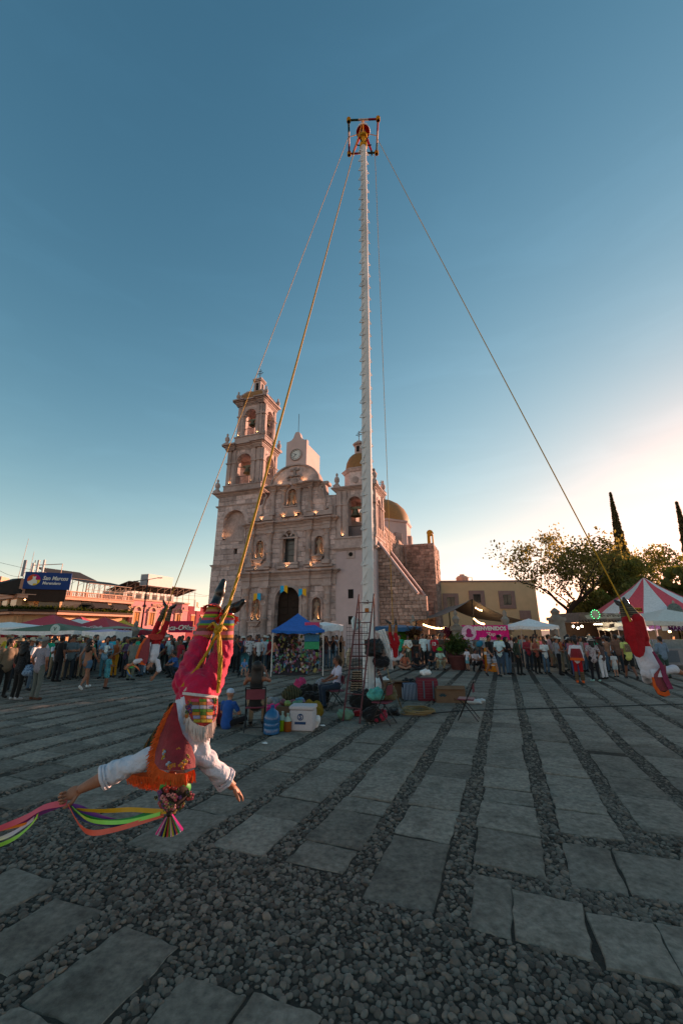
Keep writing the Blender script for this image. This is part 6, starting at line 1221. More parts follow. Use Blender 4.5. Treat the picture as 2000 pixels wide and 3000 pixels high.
for px, py, h, col, lab in ((826, 2141, .3, '8fae14', 'clear bag of bright yellow green liquid beside the jug'), (842, 2143, .28, '8a4a1c', 'clear bag of orange liquid against the cool box')):
    p = gnd(px, py); t = thing('liquid_bag', lab, 'bag', p, 0, 'bags of drink'); m = mat('liquid ' + col, srgb(col), .25, .1, 8., spec=.5); MB().lathe([(.075, 0), (.085, .03), (.085, h * .7), (.07, h * .72), (0, h * .73)], 12).build('liquid', m, t, 50); MB().lathe([(.08, h * .72), (.06, h * .9), (.02, h * 1.05), (.03, h * 1.25), (0, h * 1.27)], 10).build('bag_neck', mat('clear plastic', srgb('9fb3a4'), .2, .1), t, 50)
SACK = dict(m=stripes('striped sack', [(0, '1d1c18'), (.5, '5c5940')], 22., 0, .9, .4))
lump('striped_sack', 'dark green and black striped sack tied at the top', 'sack', 855, 2062, None, (.42, .4, .52), seed=2, **SACK); lump('yellow_sack', 'mustard yellow woven sack behind the cool box', 'sack', 914, 2108, None, (.4, .34, .46), seed=3, m=stripes('mustard weave', [(0, '6f5a1c'), (.5, '88702a')], 40., 0))
cbx = thing('goods_carton', 'open carton overflowing with plastic wrapped goods', 'carton', gnd(848, 2112), rad(-5)); m_card = mat('cardboard', srgb('6e5643'), .9, .12, 6., .15, 30.); MB().bx(-.33, .33, 0, .4, 0, .3).build('box', m_card, cbx); MB().box((.42, .2, .3), (.22, .4, .012), (0, rad(18), 0)).build('flap', m_card, cbx)
for i in range(16): MB().ell((grng.uniform(-.26, .26), grng.uniform(.06, .34), grng.uniform(.28, .42)), (grng.uniform(.06, .12), .07, grng.uniform(.04, .08)), 8, 6, (grng.uniform(-1, 1), 0, grng.uniform(-1, 1))).build('goods', gm[grng.randrange(12)], cbx, 60)
pile = [('cloth_bundle', 'magenta and white ribbons heaped beside the jug', 800, 2092, (.55, .4, .26), 'a82458', 11), ('cloth_bundle', 'grey plastic wrapped bundle behind the magenta ribbons', 800, 2065, (.4, .4, .22), '6e6d70', 12), ('cloth_bundle', 'pink silk fabric standing up in the heap', 877, 2030, (.26, .26, .5), '8a2a4e', 13),
        ('black_bag', 'large black fabric heap left of the white bloused person', 925, 2065, (.8, .6, .42), '0e0e10', 14), ('black_bag', 'black holdall behind the striped sack', 905, 2035, (.6, .5, .36), '131416', 15), ('goods_pile', 'heap of silver and pale trinkets in front of the white bloused person', 950, 2018, (.6, .5, .4), '6b6f76', 16),
        ('green_bag', 'crumpled pale green plastic bag under the ladder', 1012, 2108, (.34, .28, .26), '55715f', 17), ('black_bag', 'black bags heaped behind the ladder', 1066, 2080, (.62, .5, .52), '101113', 18), ('black_bag', 'dark bag under the bag laden chair', 1092, 2112, (.4, .4, .34), '17181b', 19), ('red_bag', 'dark red bag under the folding chair in front', 1112, 2112, (.3, .3, .26), '6e1f30', 20),
        ('red_bag', 'small red pouch behind the ladder foot', 1048, 2098, (.22, .2, .16), '7a1c22', 21), ('dark_bundle', 'dark bundle right of the bag laden chair', 1152, 2095, (.3, .3, .16), '1a1a1b', 22), ('white_cloth', 'white cloth heap beside the pole foot', 1115, 2028, (.5, .4, .5), 'b3b6ba', 23), ('white_cloth', 'white cloth lying over the open carton', 1158, 2022, (.6, .4, .3), 'a9adb8', 24),
        ('blanket', 'dark blanket stuffed into the blue striped bag', 1203, 2040, (.42, .4, .56), '16181a', 25), ('plastic_heap', 'crumpled clear plastic beside the cardboard box', 1392, 2062, (.62, .4, .16), '8f9699', 26), ('white_bag', 'small white bag leaning on the cool box', 922, 2132, (.16, .2, .26), 'b5b5b8', 27), ('flower_heap', 'dark red dried flower bunches left of the boy', 632, 2122, (.5, .5, .42), '4a1c24', 28)]
for nm, lab, px, py, sz, col, sd in pile: lump(nm, lab, 'bundle' if 'bag' not in nm else 'bag', px, py, None, sz, col, sd, smooth_=.03, k=14)
lump('teal_bag', 'teal plastic bag on the bag laden folding chair', 'bag', 0, 0, None, (.34, .28, .3), '3f8078', 31, base=gnd(1110, 2118) + Vector((-.05, 0, .47)), k=14, smooth_=.02); lump('rope_bundle', 'olive rope bundle on the bag laden folding chair', 'bundle', 0, 0, None, (.32, .28, .28), '4a4430', 32, base=gnd(1138, 2116) + Vector((.02, .02, .47)))
lump('white_paper', 'crumpled white paper on the red plaid bag', 'paper', 0, 0, None, (.36, .3, .2), 'b9bdc4', 33, base=gnd(1252, 2046) + Vector((0, .1, .66)), k=14, smooth_=.02)
def boxbag(name, label, px, py, size, m, rz=0., cat='bag'):
    t = thing(name, label, cat, gnd(px, py), rz); w, d, h = size; b = MB(); R_ = []
    for z_, k in ((0, .94), (.04, 1), (.5, 1.03), (.9, .98), (1, .9)): R_.append([(x * w / 2 * k, d / 2 + y * d / 2 * k, z_ * h) for x, y in ((-1, -.8), (-.8, -1), (0, -1.06), (.8, -1), (1, -.8), (1, .8), (.8, 1), (-.8, 1), (-1, .8), (-1, -.8))])
    b.sheet(R_); b.add([p for p in R_[-1][:-1]], [tuple(range(9))]); b.build('bag_body', m, t, 50); return t
b1 = boxbag('striped_bag', 'blue and white striped shopping bag by the pole', 1206, 2052, (.5, .36, .46), stripes('blue stripes', [(0, '1c2a40'), (.55, '8b97a8')], 24., 0)); b2 = boxbag('plaid_bag', 'big red plaid woven bag between striped bag and cardboard box', 1256, 2054, (.62, .42, .62), stripes('red plaid', [(0, '6e2230'), (.4, '84404a'), (.6, '5a1f2a'), (.85, '8f5a5e')], 14., 2))
for q in (-.14, .14): MB().bx(q - .02, q + .02, -.05, -.03, .08, .56).build('handle_strap', mat('grey webbing', srgb('5a6470'), .8), b2)
bx_ = thing('cardboard_box', 'brown cardboard box with printed blue mark beside plaid bag', 'box', gnd(1322, 2060), rad(-2)); MB().bx(-.42, .42, 0, .5, 0, .38).build('box', m_card, bx_); MB().box((0, -.02, .42), (.82, .12, .012), (rad(50), 0, 0)).build('flap', m_card, bx_); MB().bx(-.4, .4, .02, .48, .375, .386).build('inside_shade', mat('shaded cardboard', srgb('3a2d25')), bx_)  # dark sheet on the solid box paints the shade of its inside
d = MB()
for i in range(5): a = rad(30 + 30 * i); d.ell((.08 * math.cos(a), 0, .07 * math.sin(a)), (.05, .003, .02), 8, 4, (0, -a, 0))
tag(d.build('printed_mark', mat('print teal', srgb('1f3c46'), .8), bx_, None, (-.24, -.004, .16)), kind='stuff'); text_obj('printed_text', 'St.Paul', .1, mat('print red brown', srgb('3f1f1a'), .8), bx_, (.2, -.004, .1), depth=.002)
cb2 = thing('open_carton', 'open brown carton with flaps behind the striped bag', 'carton', gnd(1160, 2044), rad(6)); MB().bx(-.36, .36, 0, .5, 0, .46).build('box', m_card, cb2); MB().box((.05, -.1, .45), (.66, .24, .012), (rad(-22), 0, 0)).build('flap', m_card, cb2)
# coil of rope and the cable across the plaza
m_rope = mat('hemp rope', srgb('8a7550'), .9, .25, 50., .6, 120.)
cp_ = gnd(1226, 2090); cl = MB(); P = []
for i in range(230): a = i * .19; rr = .36 + .07 * math.sin(i * .37) + .04 * math.sin(i * .11); P.append((rr * 1.15 * math.cos(a), rr * .95 * math.sin(a), .025 + i * .00042 + .01 * math.sin(i * .9)))
cl.tube(P, .014, 5); tag(cl.build('rope_coil', m_rope, None, 60, cp_), 'coil of pale rope lying on the paving right of the pole', 'rope')
P = [gnd(x, y, .012) for x, y in ((1262, 2090), (1340, 2083), (1420, 2080), (1560, 2076), (1700, 2072), (1850, 2067), (2050, 2061))]; tag(MB().tube(P, .012, 5).build('ground_cable', m_wire), 'black cable running across the paving to the right', 'cable')
P = [at(1134, 1960, 14.0), at(1140, 1985, 13.8), at(1152, 2010, 12.5), gnd(1163, 2040, .4), gnd(1176, 2075, .02), gnd(1190, 2085, .02)]; tag(MB().tube(P, .014, 5).build('hanging_rope', m_rope), 'knotted rope trailing from the bags to the coil', 'rope')
for px, py in ((945, 2128), (255, 2010), (776, 2180), (1000, 2090)):
    q = MB(); q.sheet([[(-.05, -.04, .01), (0, -.05, .03), (.05, -.03, .012)], [(-.04, .04, .014), (.01, .05, .02), (.06, .04, .03)]], th=.003); tag(q.build('paper_scrap', m_whitep, None, None, gnd(px, py), (0, 0, px)), {945: 'white paper scrap right of the cool box', 255: 'paper scrap beside the boy in the leaf print suit', 776: 'paper scrap in front of the jug', 1000: 'paper scrap at the ladder foot'}[px], 'litter')
# ================================================================== THE FLYERS
CUFF = [(0, 'a3402a'), (.07, '6f8f2a'), (.12, '3f5f86'), (.2, 'b5525a'), (.27, '5f9a2c'), (.31, 'a89a2c'), (.36, '9c1f45'), (.43, 'b07f58'), (.5, '9a8030'), (.55, '5a3f2a'), (.62, 'b04a62'), (.7, '4d3a24'), (.76, 'a8703c'), (.83, 'c06a74'), (.92, '7a4a3a')]
m_cuff = stripes('woven leg band', CUFF, 2.9, 2, .9, .5, dist=.03); m_cuff2 = stripes('woven leg band dark', [(0, '3a3028'), (.3, '6a5a44'), (.5, '2a2a2a'), (.75, '7a6a50')], 14., 2)
m_boot = mat('black boot leather', (.012, .011, .01), .32, .3, 14., .25, 30., coord='obj', spec=.5)
m_crim = mat('crimson cotton', srgb('b51a42'), .8, .2, 7., .7, 9., coord='obj', spec=.15, sheen=.2); m_redw = mat('red cotton', srgb('9c1a22'), .8, .2, 7., .6, 10., coord='obj', spec=.15)
m_shirt = mat('white cotton', srgb('c9c9d2'), .85, .07, 5., .8, 11., coord='obj', spec=.15); m_velvet = mat('dark red velvet', srgb('7a1420'), .8, .3, 16., .3, 40., coord='obj', sheen=.4); m_orange = mat('orange fringe', srgb('c8541e'), .85, .2, 30., coord='obj'); m_wfr = mat('white fringe', srgb('c6b8b0'), .85, .12, 30., coord='obj')
m_yrope = mat('yellow nylon rope', srgb('b8880f'), .6, .2, 40., .5, 90., coord='obj')
FM = lambda tro, cuf: [skinmat(0), m_shirt, tro, m_boot, cuf, cloth('cfc9cf'), m_eye, lipmat(), m_brow]
def rope_geo(mb, P, r, tw=9., strands=3, n=5):
    # laid rope: three strands twisted round the path P
    P = [Vector(p) for p in P]; Q = []
    for a, b in zip(P, P[1:]):
        k = max(1, int((b - a).length / (r * 3))); k = min(k, 120); Q += [a + (b - a) * (i / k) for i in range(k)]
    Q.append(P[-1])
    for s in range(strands):
        pts = []
        for i, q in enumerate(Q):
            d = Q[min(i + 1, len(Q) - 1)] - Q[max(i - 1, 0)]; x, y = _frame(d if d.length > 1e-6 else Vector((0, 0, 1))); a = i * .75 + s * 2.094; pts.append(q + (x * math.cos(a) + y * math.sin(a)) * r * .5)
        mb.tube(pts, r * .56, n)
    return mb
def wrinkle(V, F, L, labs, amp=.0105):
    # folds in loose cloth, running mostly across the hang of the body
    w = np.zeros(len(V)); n = np.zeros_like(V); fn = np.cross(V[F[:, 2]] - V[F[:, 0]], V[F[:, 3]] - V[F[:, 1]])
    for k in range(4): np.add.at(n, F[:, k], fn); np.maximum.at(w, F[:, k], np.isin(L, labs).astype(float))
    n /= np.linalg.norm(n, axis=1)[:, None] + 1e-9; x, y, z = V.T; q = 1.6 * np.sin(x * 13 + z * 5) + 1.2 * np.sin(y * 17 - z * 9 + x * 6)
    f = np.abs(np.sin(z * 30 + x * 22 + q)) ** .7 - .6 + .5 * np.abs(np.sin(x * 41 - z * 17 + 1.3 * q)) - .3 + .4 * np.sin(x * 70 + z * 63 + 2 * q)
    return V + n * (f * amp * w)[:, None]
def flyer_body(J, o, h, tro, cuf, sleeve='roll', hairm='short', name='person', boots_dir=None, wide=1.):
    s = SDF(); v = lambda k: np.array(J[k] - o); lp = lambda a, b, t: a + (b - a) * t; hc, ch, nk = v('hipc'), v('chest'), v('neck'); up = ch - hc; f = np.array(J.get('fwd', (0, -1, 0)), float)
    s.limb(lp(v('hipL'), hc, .2), lp(v('hipR'), hc, .2), .115 * wide, .115 * wide, 2, 1.05, f); s.limb(hc, hc + up * .3, .15, .15, 2, 1.22, f); s.limb(hc + up * .25, hc + up * .6, .145, .145, 1, 1.22, f); s.limb(hc + up * .55, ch, .145, .16, 1, 1.25, f); s.limb(ch, lp(ch, nk, .6), .155, .125, 1, 1.4, f)
    for q in 'LR':
        sh, el, wr = v('sh' + q), v('el' + q), v('wr' + q); s.limb(lp(nk, ch, .3), sh, .06, .066, 1); s.limb(sh, el, .066, .062, 1); s.limb(lp(sh, el, .9), lp(el, wr, .03), .068, .074, 1); s.limb(el, lp(el, wr, .35), .045, .046, 0); s.limb(lp(el, wr, .35), wr, .046, .029, 0)
        hp, kn, an, to = v('hip' + q), v('kn' + q), v('an' + q), v('toe' + q); s.limb(hp, kn, .112 * wide, .08 * wide, 2); s.limb(kn, lp(kn, an, .3), .08 * wide, .07, 2); s.limb(lp(kn, an, .18), lp(kn, an, .85), .077, .063, 4); s.limb(lp(kn, an, .8), lp(kn, an, 1.02), .05, .047, 5)
        s.limb(lp(kn, an, .97), an + (an - kn) * .1, .056, .05, 3); L = np.linalg.norm(to - an); s.limb(an + (an - kn) * .1, lp(an, to, .55), .05, .047, 3); s.limb(lp(an, to, .5), to, .046, .028, 3); d = (an - kn) / np.linalg.norm(an - kn); s.limb(an + d * .05, an + d * .05 - (to - an) / L * .04, .036, .033, 3)
    V, F, L = s.mesh(h, .012)
    if h < .016: V = wrinkle(V, F, L, (1, 2))
    mu = Multi().add(V, F, L); upv = Vector(up).normalized(); fv = Vector(J.get('face', f)); y = -(fv - upv * fv.dot(upv)).normalized(); x = y.cross(upv); X = Matrix.Translation(J['head'] - o) @ Matrix((x, y, upv)).transposed().to_4x4()
    hv, hf, hl, hm = HEAD; mu.add(hv, hf, [{0: 0, 5: 7}.get(int(k), 0) for k in hl], X); Q, MM = quad_arr(hm); mu.add(hm.v, Q, [{4: 6, 6: 8}[k] for k in MM], X)
    for q in 'LR':
        d = Vector(J.get('hd' + q) or (J['wr' + q] - J['el' + q])); hm2 = hand_geo(J.get('curl' + q, .4), .16); B = dirframe(d, J.get('hs' + q, (0, 0, 1)))
        Q, MM = quad_arr(hm2); mu.add(hm2.v, Q, [0] * len(Q), Matrix.Translation(J['wr' + q] - o) @ B.to_4x4())
    ob = link(name, mu.mesh(name, FM(tro, cuf), 60), None, o); hair = link('hair', HAIR[hairm], ob); hair.matrix_local = X; return ob, X
def pxsheet(name, rows, m, parent, o, th=.008, smooth=50, wav=0.):
    q = MB(); q.sheet([[at(p[0], p[1], p[2]) - o + Vector((0, wav * math.sin(i * 2.1 + j * .7), 0)) for j, p in enumerate(r)] for i, r in enumerate(rows)], th=th); return q.build(name, m, parent, smooth)
def fringe(name, A_, B_, L, n, m, parent, o, jit=.15, w=.004, rs=random.Random(5)):
    # n loose strands hanging from the edge polyline A_ by vectors interpolated along B_ (both lists of world points)
    mb = MB(); k = len(A_) - 1
    for i in range(n):
        t = (i + .5) / n * k; j = min(int(t), k - 1); u = t - j; a = A_[j].lerp(A_[j + 1], u) - o; b = B_[j].lerp(B_[j + 1], u) - o; d = (b - a) * rs.uniform(1 - jit, 1 + jit) * L + Vector((rs.gauss(0, .006), rs.gauss(0, .008), 0)); sd = d.cross(Vector((0, 1, 0))).normalized() * w; f = Vector((0, -w * 1.2, 0)) * rs.choice((-1, 1, .4)); mid = a + d * .55 + Vector((rs.gauss(0, .003), rs.gauss(-.004, .004), 0))
        mb.add([a - sd + f, a + sd + f, mid + sd + f, mid - sd + f, a + d + sd * .6, a + d - sd * .6, a - f * .2, mid - f * .2, a + d - f * .2], [(0, 3, 2, 1), (3, 5, 4, 2), (0, 6, 7, 3), (3, 7, 8, 5), (6, 1, 2, 7), (7, 2, 4, 8)])
    return tag(mb.build(name, m, parent), kind='stuff')
def ribbon(name, P, w, m, parent, o, n=26, tw=.5):
    P = [Vector(p) for p in P]; rows = []; K = len(P) - 1
    def cat(t):
        t = t * K; i = min(int(t), K - 1); u = t - i; p0, p1, p2, p3 = P[max(i - 1, 0)], P[i], P[i + 1], P[min(i + 2, K)]; return .5 * ((2 * p1) + (p2 - p0) * u + (2 * p0 - 5 * p1 + 4 * p2 - p3) * u * u + (3 * p1 - p0 - 3 * p2 + p3) * u ** 3)
    for i in range(n + 1): c = cat(i / n) - o; a = tw * math.sin(i / n * 5); sd = Vector((0, math.sin(a), math.cos(a))) * w / 2; rows.append([c - sd, c + sd])
    q = MB(); q.sheet(rows, th=.0015); return q.build(name, m, parent, 60)
def blooms(name, fn, n, cols, r, parent):
    mb = MB(); rr = random.Random(8)
    for i in range(n):
        p = Vector(fn(rr)); k = rr.randrange(len(cols)); q = r * rr.uniform(.6, 1.3)
        for j in range(5): a = j * 1.257 + i; mb.ell((p.x + q * .7 * math.cos(a), p.y + q * .3 * math.sin(a * 2), p.z + q * .7 * math.sin(a)), (q * .55, q * .35, q * .55), 6, 4, mi=k)
        mb.ell(p, (q * .4, q * .5, q * .4), 6, 4, mi=(k + 1) % len(cols))
    return tag(mb.build(name, [mat('bloom ' + c, srgb(c), .7, .2, 20.) for c in cols], parent, 60), kind='stuff')
# ---- nearest flyer
J = dict(toeL=at(655, 1703, 3.98), anL=at(634, 1768, 3.95), knL=at(582, 1893, 3.74), hipL=at(548, 2000, 3.56), toeR=at(712, 1762, 3.9), anR=at(668, 1798, 3.9), knR=at(654, 1908, 3.7), hipR=at(611, 2005, 3.55),
         hipc=at(580, 2015, 3.54), chest=at(548, 2165, 3.34), neck=at(521, 2252, 3.24), head=at(516, 2290, 3.21), shL=at(480, 2203, 3.27), elL=at(337, 2262, 3.22), wrL=at(237, 2312, 3.16), shR=at(590, 2208, 3.32), elR=at(643, 2268, 3.42), wrR=at(678, 2300, 3.5), fwd=(-.1, -.95, -.25), face=(.1, -.9, -.3), curlL=1.25, curlR=.25, hsL=(0, -.3, -1), hsR=(0, -1, .3))
O1 = at(516, 2292, 3.18); 
fly, HX = flyer_body(J, O1, .0105, m_crim, m_cuff); tag(fly, 'nearest upside down flyer in white shirt and crimson trousers with arms spread', 'person', 'flyers on ropes')
for q in 'LR':
    d = (J['wr' + q] - J['el' + q]).normalized(); x, y = _frame(d)
    for k, (rr, t) in enumerate(((.074, .012), (.071, .009))): c = J['el' + q] + d * (.07 - .02 * k) - O1; q_ = MB(); q_.tube([c + (x * math.cos(6.283 * i / 20) + y * math.sin(6.283 * i / 20)) * (rr + .004 * math.sin(i * 1.9 + k)) for i in range(21)], t, 7); q_.build('rolled_cuff', m_shirt, fly, 60)
m_emb2 = mat('embroidered ground', srgb('a8342f'), .85, .35, 22., .3, 60., coord='obj')
def ay(px, py): u = (px - 566) / 62.; return 3.352 - (py - 2030) * .0016 + .085 * u * u
OV = [(540, 2034), (541, 2062), (547, 2088), (560, 2110), (580, 2125), (601, 2129), (620, 2117), (631, 2095), (635, 2066), (637, 2044)]
def oval_rows(n=9, m=10, ins=1.):
    rows = []
    for i in range(n + 1):
        v = i / n; y = 2036 + 92 * v; hw = (47 - 3 * v) * math.sqrt(max(0, 1 - v ** 3.2)) * ins; cx = 588 + 10 * v; rows.append([(cx - hw + 2 * hw * j / m, y + (.13 * (j / m - .5) * 80 if i == 0 else 8 * (j / m - .5) * (1 - v)), ay(cx - hw + 2 * hw * j / m, y)) for j in range(m + 1)])
    return rows
ap = pxsheet('apron', oval_rows(), m_emb2, fly, O1, .01)
A_ = [at(x, y, ay(x, y) - .014) for x, y in OV[1:-1]]; B_ = [at(x + dx, y + dy, ay(x, y) - .022) for (x, y), (dx, dy) in zip(OV[1:-1], ((-8, 34), (-4, 44), (0, 48), (2, 46), (2, 44), (0, 44), (-3, 42), (-6, 40)))]
fringe('apron_fringe', A_, B_, 1., 150, m_wfr, ap, O1, .08, .0035)
A_ = [at(548, 2012, 3.40), at(539, 2045, 3.40), at(536, 2085, 3.37), at(548, 2115, 3.33)]; B_ = [at(533, 2035, 3.42), at(517, 2080, 3.42), at(516, 2118, 3.38), at(536, 2150, 3.33)]; fringe('side_fringe', A_, B_, 1., 90, m_wfr, ap, O1, .15, .0035)
pats = []
for r_, (y0, y1, cols) in enumerate(((2048, 2056, ('c0415a', '5f7a2a', 'd8a0a8')), (2057, 2066, ('8a4f30', 'b8702a', 'a85a60')), (2067, 2077, ('8f8798', 'a89a9c', '8f8798')), (2078, 2086, ('4f6a22', '587a26', '4f6a22')), (2087, 2096, ('b06c24', '46601c', 'b06c24')), (2097, 2106, ('8a8096', 'b5742a', '988c9c')), (2108, 2117, ('948228', 'a0882c', '948228')))):
    for c_, (x0, x1) in enumerate(((558, 582), (584, 604), (606, 626))):
        q = (y0 - 2048) / 70; w_ = 1 - .25 * q; x0_, x1_ = 592 + (x0 - 592) * w_ + 3 * q, 592 + (x1 - 592) * w_ + 3 * q
        pxsheet('embroidery_patch', [[(x0_ + (x1_ - x0_) * k / 3, y0, ay(x0_ + (x1_ - x0_) * k / 3, y0) - .017) for k in range(4)], [(x0_ + (x1_ - x0_) * k / 3, y1, ay(x0_ + (x1_ - x0_) * k / 3, y1) - .017) for k in range(4)]], mat('stitch ' + cols[c_], srgb(cols[c_]), .85, .25, 60., .4, 150., coord='obj'), ap, O1, .003)
blooms('apron_flowers', lambda r: at(*(lambda x, y: (x, y, ay(x, y) - .02))(r.choice((r.uniform(545, 560), r.uniform(545, 562), r.uniform(624, 632))), r.uniform(2046, 2100))) - O1, 18, ['a8702a', 'b0404a', '5a6a2a', '4a3a6a'], .013, ap)
pxsheet('waist_band', [[(536 + 102 * k / 8, 2028 + 12 * k / 8, ay(536 + 102 * k / 8, 2028) - .018) for k in range(9)], [(536 + 102 * k / 8, 2036 + 12 * k / 8, ay(536 + 102 * k / 8, 2036) - .02) for k in range(9)]], m_wfr, ap, O1, .006)
# velvet sash across the chest with orange fringe
def sy(px, py): return 3.215 - (py - 2060) * .00062 - max(0, py - 2190) * .0009 + .1 * ((px - 515) / 60.) ** 2
SL = [(512, 2058), (492, 2105), (474, 2150), (460, 2200), (457, 2235), (470, 2255)]; SR = [(517, 2060), (524, 2110), (535, 2150), (560, 2190), (570, 2225), (570, 2250)]
rows = [[(a[0] + (b[0] - a[0]) * k / 8, a[1] + (b[1] - a[1]) * k / 8 + 6 * math.sin(k / 8 * math.pi) * (i == 5), sy(a[0] + (b[0] - a[0]) * k / 8, a[1])) for k in range(9)] for i, (a, b) in enumerate(zip(SL, SR))]
sash = pxsheet('sash', rows, m_velvet, fly, O1, .01)
ed = SL + [(490, 2264), (515, 2268), (540, 2266), (570, 2254)]; out = [(-14, 22), (-22, 14), (-24, 16), (-26, 18), (-24, 26), (-18, 34), (-8, 34), (-2, 34), (2, 34), (4, 34)]
fringe('sash_fringe', [at(x, y, sy(x, y) - .004) for x, y in ed], [at(x + dx, y + dy, sy(x, y) - .01) for (x, y), (dx, dy) in zip(ed, out)], 1., 330, m_orange, sash, O1, .1, .0036)
blooms('sash_flowers', lambda r: at(*(lambda x, y: (x, y, sy(x, y) - .012))(r.uniform(480, 560), r.uniform(2195, 2250)) ) - O1, 12, ['8fa0b0', 'b8742a', 'a05a66', 'a88a3a'], .02, sash)
pxsheet('sash_badge', [[(523, 2212, sy(523, 2212) - .012), (560, 2200, sy(560, 2200) - .012)], [(522, 2232, sy(522, 2230) - .012), (563, 2218, sy(563, 2218) - .012)]], mat('silver stitch', srgb('8f9a98'), .6, .2, 30., coord='obj'), sash, O1, .003)
# back cape showing at the left, and its fringe
cp2 = pxsheet('cape', [[(508, 2060, 3.36), (500, 2062, 3.33)], [(470, 2120, 3.42), (490, 2120, 3.35)], [(428, 2180, 3.46), (470, 2180, 3.36)], [(400, 2262, 3.44), (470, 2250, 3.34)]], stripes('flower cape', [(0, '1d2a1c'), (.3, '5a4a1e'), (.45, '24301f'), (.6, '7a4a26'), (.75, '182018')], 18., 0, .9, .4, dist=1.6), fly, O1, .01)
fringe('cape_fringe', [at(372, 2268, 3.46), at(400, 2272, 3.42), at(440, 2276, 3.38), at(482, 2282, 3.32)], [at(380, 2296, 3.44), at(410, 2308, 3.4), at(450, 2314, 3.36), at(478, 2314, 3.3)], 1., 150, m_orange, cp2, O1, .15, .0036)
pxsheet('cape_lining', [[(366, 2266, 3.47), (420, 2262, 3.4), (484, 2262, 3.34)], [(376, 2285, 3.465), (430, 2292, 3.4), (484, 2295, 3.33)]], mat('brown orange weave', srgb('9a4a26'), .9, .2, 30., coord='obj'), cp2, O1, .006)
# cuffs' fringe, rope harness
for q in 'LR':
    an, kn = J['an' + q], J['kn' + q]; d = (an - kn).normalized(); x, y = _frame(d); c = kn.lerp(an, .86); K = 14
    ring = [c + (x * math.cos(6.283 * k / K) + y * math.sin(6.283 * k / K)) * .072 for k in range(K + 1)]; fringe('cuff_fringe', ring, [p + (p - c) * .45 - d * .05 + d * .03 for p in ring], 1., 90, mat('coral fringe', srgb('c8402c'), .85, .25, 30., coord='obj'), fly, O1, .3, .004)
TOPM = at(1063, 349, 14.06); KN = at(641, 1843, 3.62)
hr = thing('flying_rope', 'thick yellow rope holding the nearest flyer, knotted at the shins', 'rope', KN)
rope_geo(q := MB(), [at(700, 1680, 4.02) - KN, at(672, 1770, 3.82) - KN, Vector((0, 0, 0))], .016); q.build('rope_end', m_yrope, hr, 60)
q = MB(); A0 = at(700, 1680, 4.02) - KN; B0 = TOPM - KN; q.tube([A0 + (B0 - A0) * (k / 30) - Vector((0, 0, .5 * math.sin(math.pi * k / 30))) * 0 for k in range(31)], [.0155 - .002 * k / 30 for k in range(31)], 7); q.build('rope', m_yrope, hr, 60)
for P in ([(641, 1843, 3.62), (612, 1905, 3.6), (580, 1955, 3.5), (545, 1998, 3.44), (528, 2022, 3.44)], [(641, 1845, 3.62), (645, 1880, 3.6), (649, 1930, 3.52), (645, 1980, 3.42), (638, 2030, 3.42)], [(640, 1845, 3.62), (640, 1880, 3.58), (644, 1940, 3.5), (640, 2000, 3.4)], [(641, 1843, 3.62), (625, 1825, 3.66), (610, 1840, 3.72), (640, 1850, 3.9), (668, 1850, 3.8), (655, 1838, 3.66), (641, 1843, 3.62)]):
    rope_geo(q := MB(), [at(*p) - KN for p in P], .0135); q.build('harness', m_yrope, hr, 60)
q = MB()
for i in range(5): a = i * 1.25; rope_geo(q, [Vector((.03 * math.cos(a + b * .7), .03 * math.sin(a + b * .7), .03 * math.sin(b * .9 + a))) for b in range(7)], .012)
tag(q.build('knot', m_yrope, hr, 60), kind='stuff')
# headdress: band, flowered cone, pleated fan, ribbons
hdv = (at(500, 2384, 3.1) - J['head']).normalized(); hb = J['head'] + hdv * .085; tip = at(499, 2376, 3.1); hdz = (tip - hb); HQ = hdz.to_track_quat('Z', 'Y').to_matrix().to_4x4(); hdr = link('headdress', None, fly, hb - O1); L = hdz.length
q = MB(); q.lathe([(.098, -.07), (.1, -.03), (.1, 0), (.086, L * .25), (.05, L * .7), (.02, L), (.016, L + .03)], 18); q.xf(HQ); q.build('cone', mat('dark flowered cloth', srgb('2f2320'), .9, .4, 30., coord='obj'), hdr, 50)
q = MB(); q.lathe([(.101, -.062), (.104, -.056), (.104, -.03), (.101, -.024)], 18, cap=False); q.xf(HQ); q.build('green_band', mat('neon green ribbon', srgb('2a8f34'), .55, .15), hdr, 50)
blooms('flowers', lambda r: HQ @ Vector((lambda a, t: ((.1 * (1 - t) + .02) * math.cos(a), (.1 * (1 - t) + .02) * math.sin(a), t * L))(r.uniform(0, 6.28), r.uniform(0, .95))), 60, ['a8505a', 'b5a060', '9a3a34', 'c58a86', '3f4a2a', '6a4a7a'], .016, hdr)
fc = tip - O1; FN = ['e0308a', 'd9c8cc', '8a2a5a', '1c2a6a', 'c8c02a', '141414', 'd84a4a', '4f8a2a', 'e2a8b8', 'c8c02a', '1c2a6a', 'e05a4a', '2a9a3a', 'e0d0d8', 'e0308a']
fan = link('fan', None, fly, fc); sdx = (at(531, 2400, 3.06) - at(465, 2410, 3.06)); dn = at(497, 2452, 3.06) - tip; ux = sdx.normalized(); uz = dn.normalized()
for i, h in enumerate(FN):
    a0, a1 = rad(-36 + 72 * i / 15), rad(-36 + 72 * (i + 1) / 15); rr = dn.length; q = MB()
    pa = lambda a, r: (ux * math.sin(a) * 1.15 + uz * math.cos(a)) * r; zig = Vector((0, -.006, 0))
    q.sheet([[pa(a0, .02), pa((a0 + a1) / 2, .02) + zig, pa(a1, .02)], [pa(a0, rr * .96), pa((a0 + a1) / 2, rr * .985) + zig * 2, pa(a1, rr * .96)]], th=.002); q.build('fan_stripe', mat('ribbon ' + h, srgb(h), .45, .08, 20., coord='obj'), fan)
HL = at(197, 2352, 3.12)
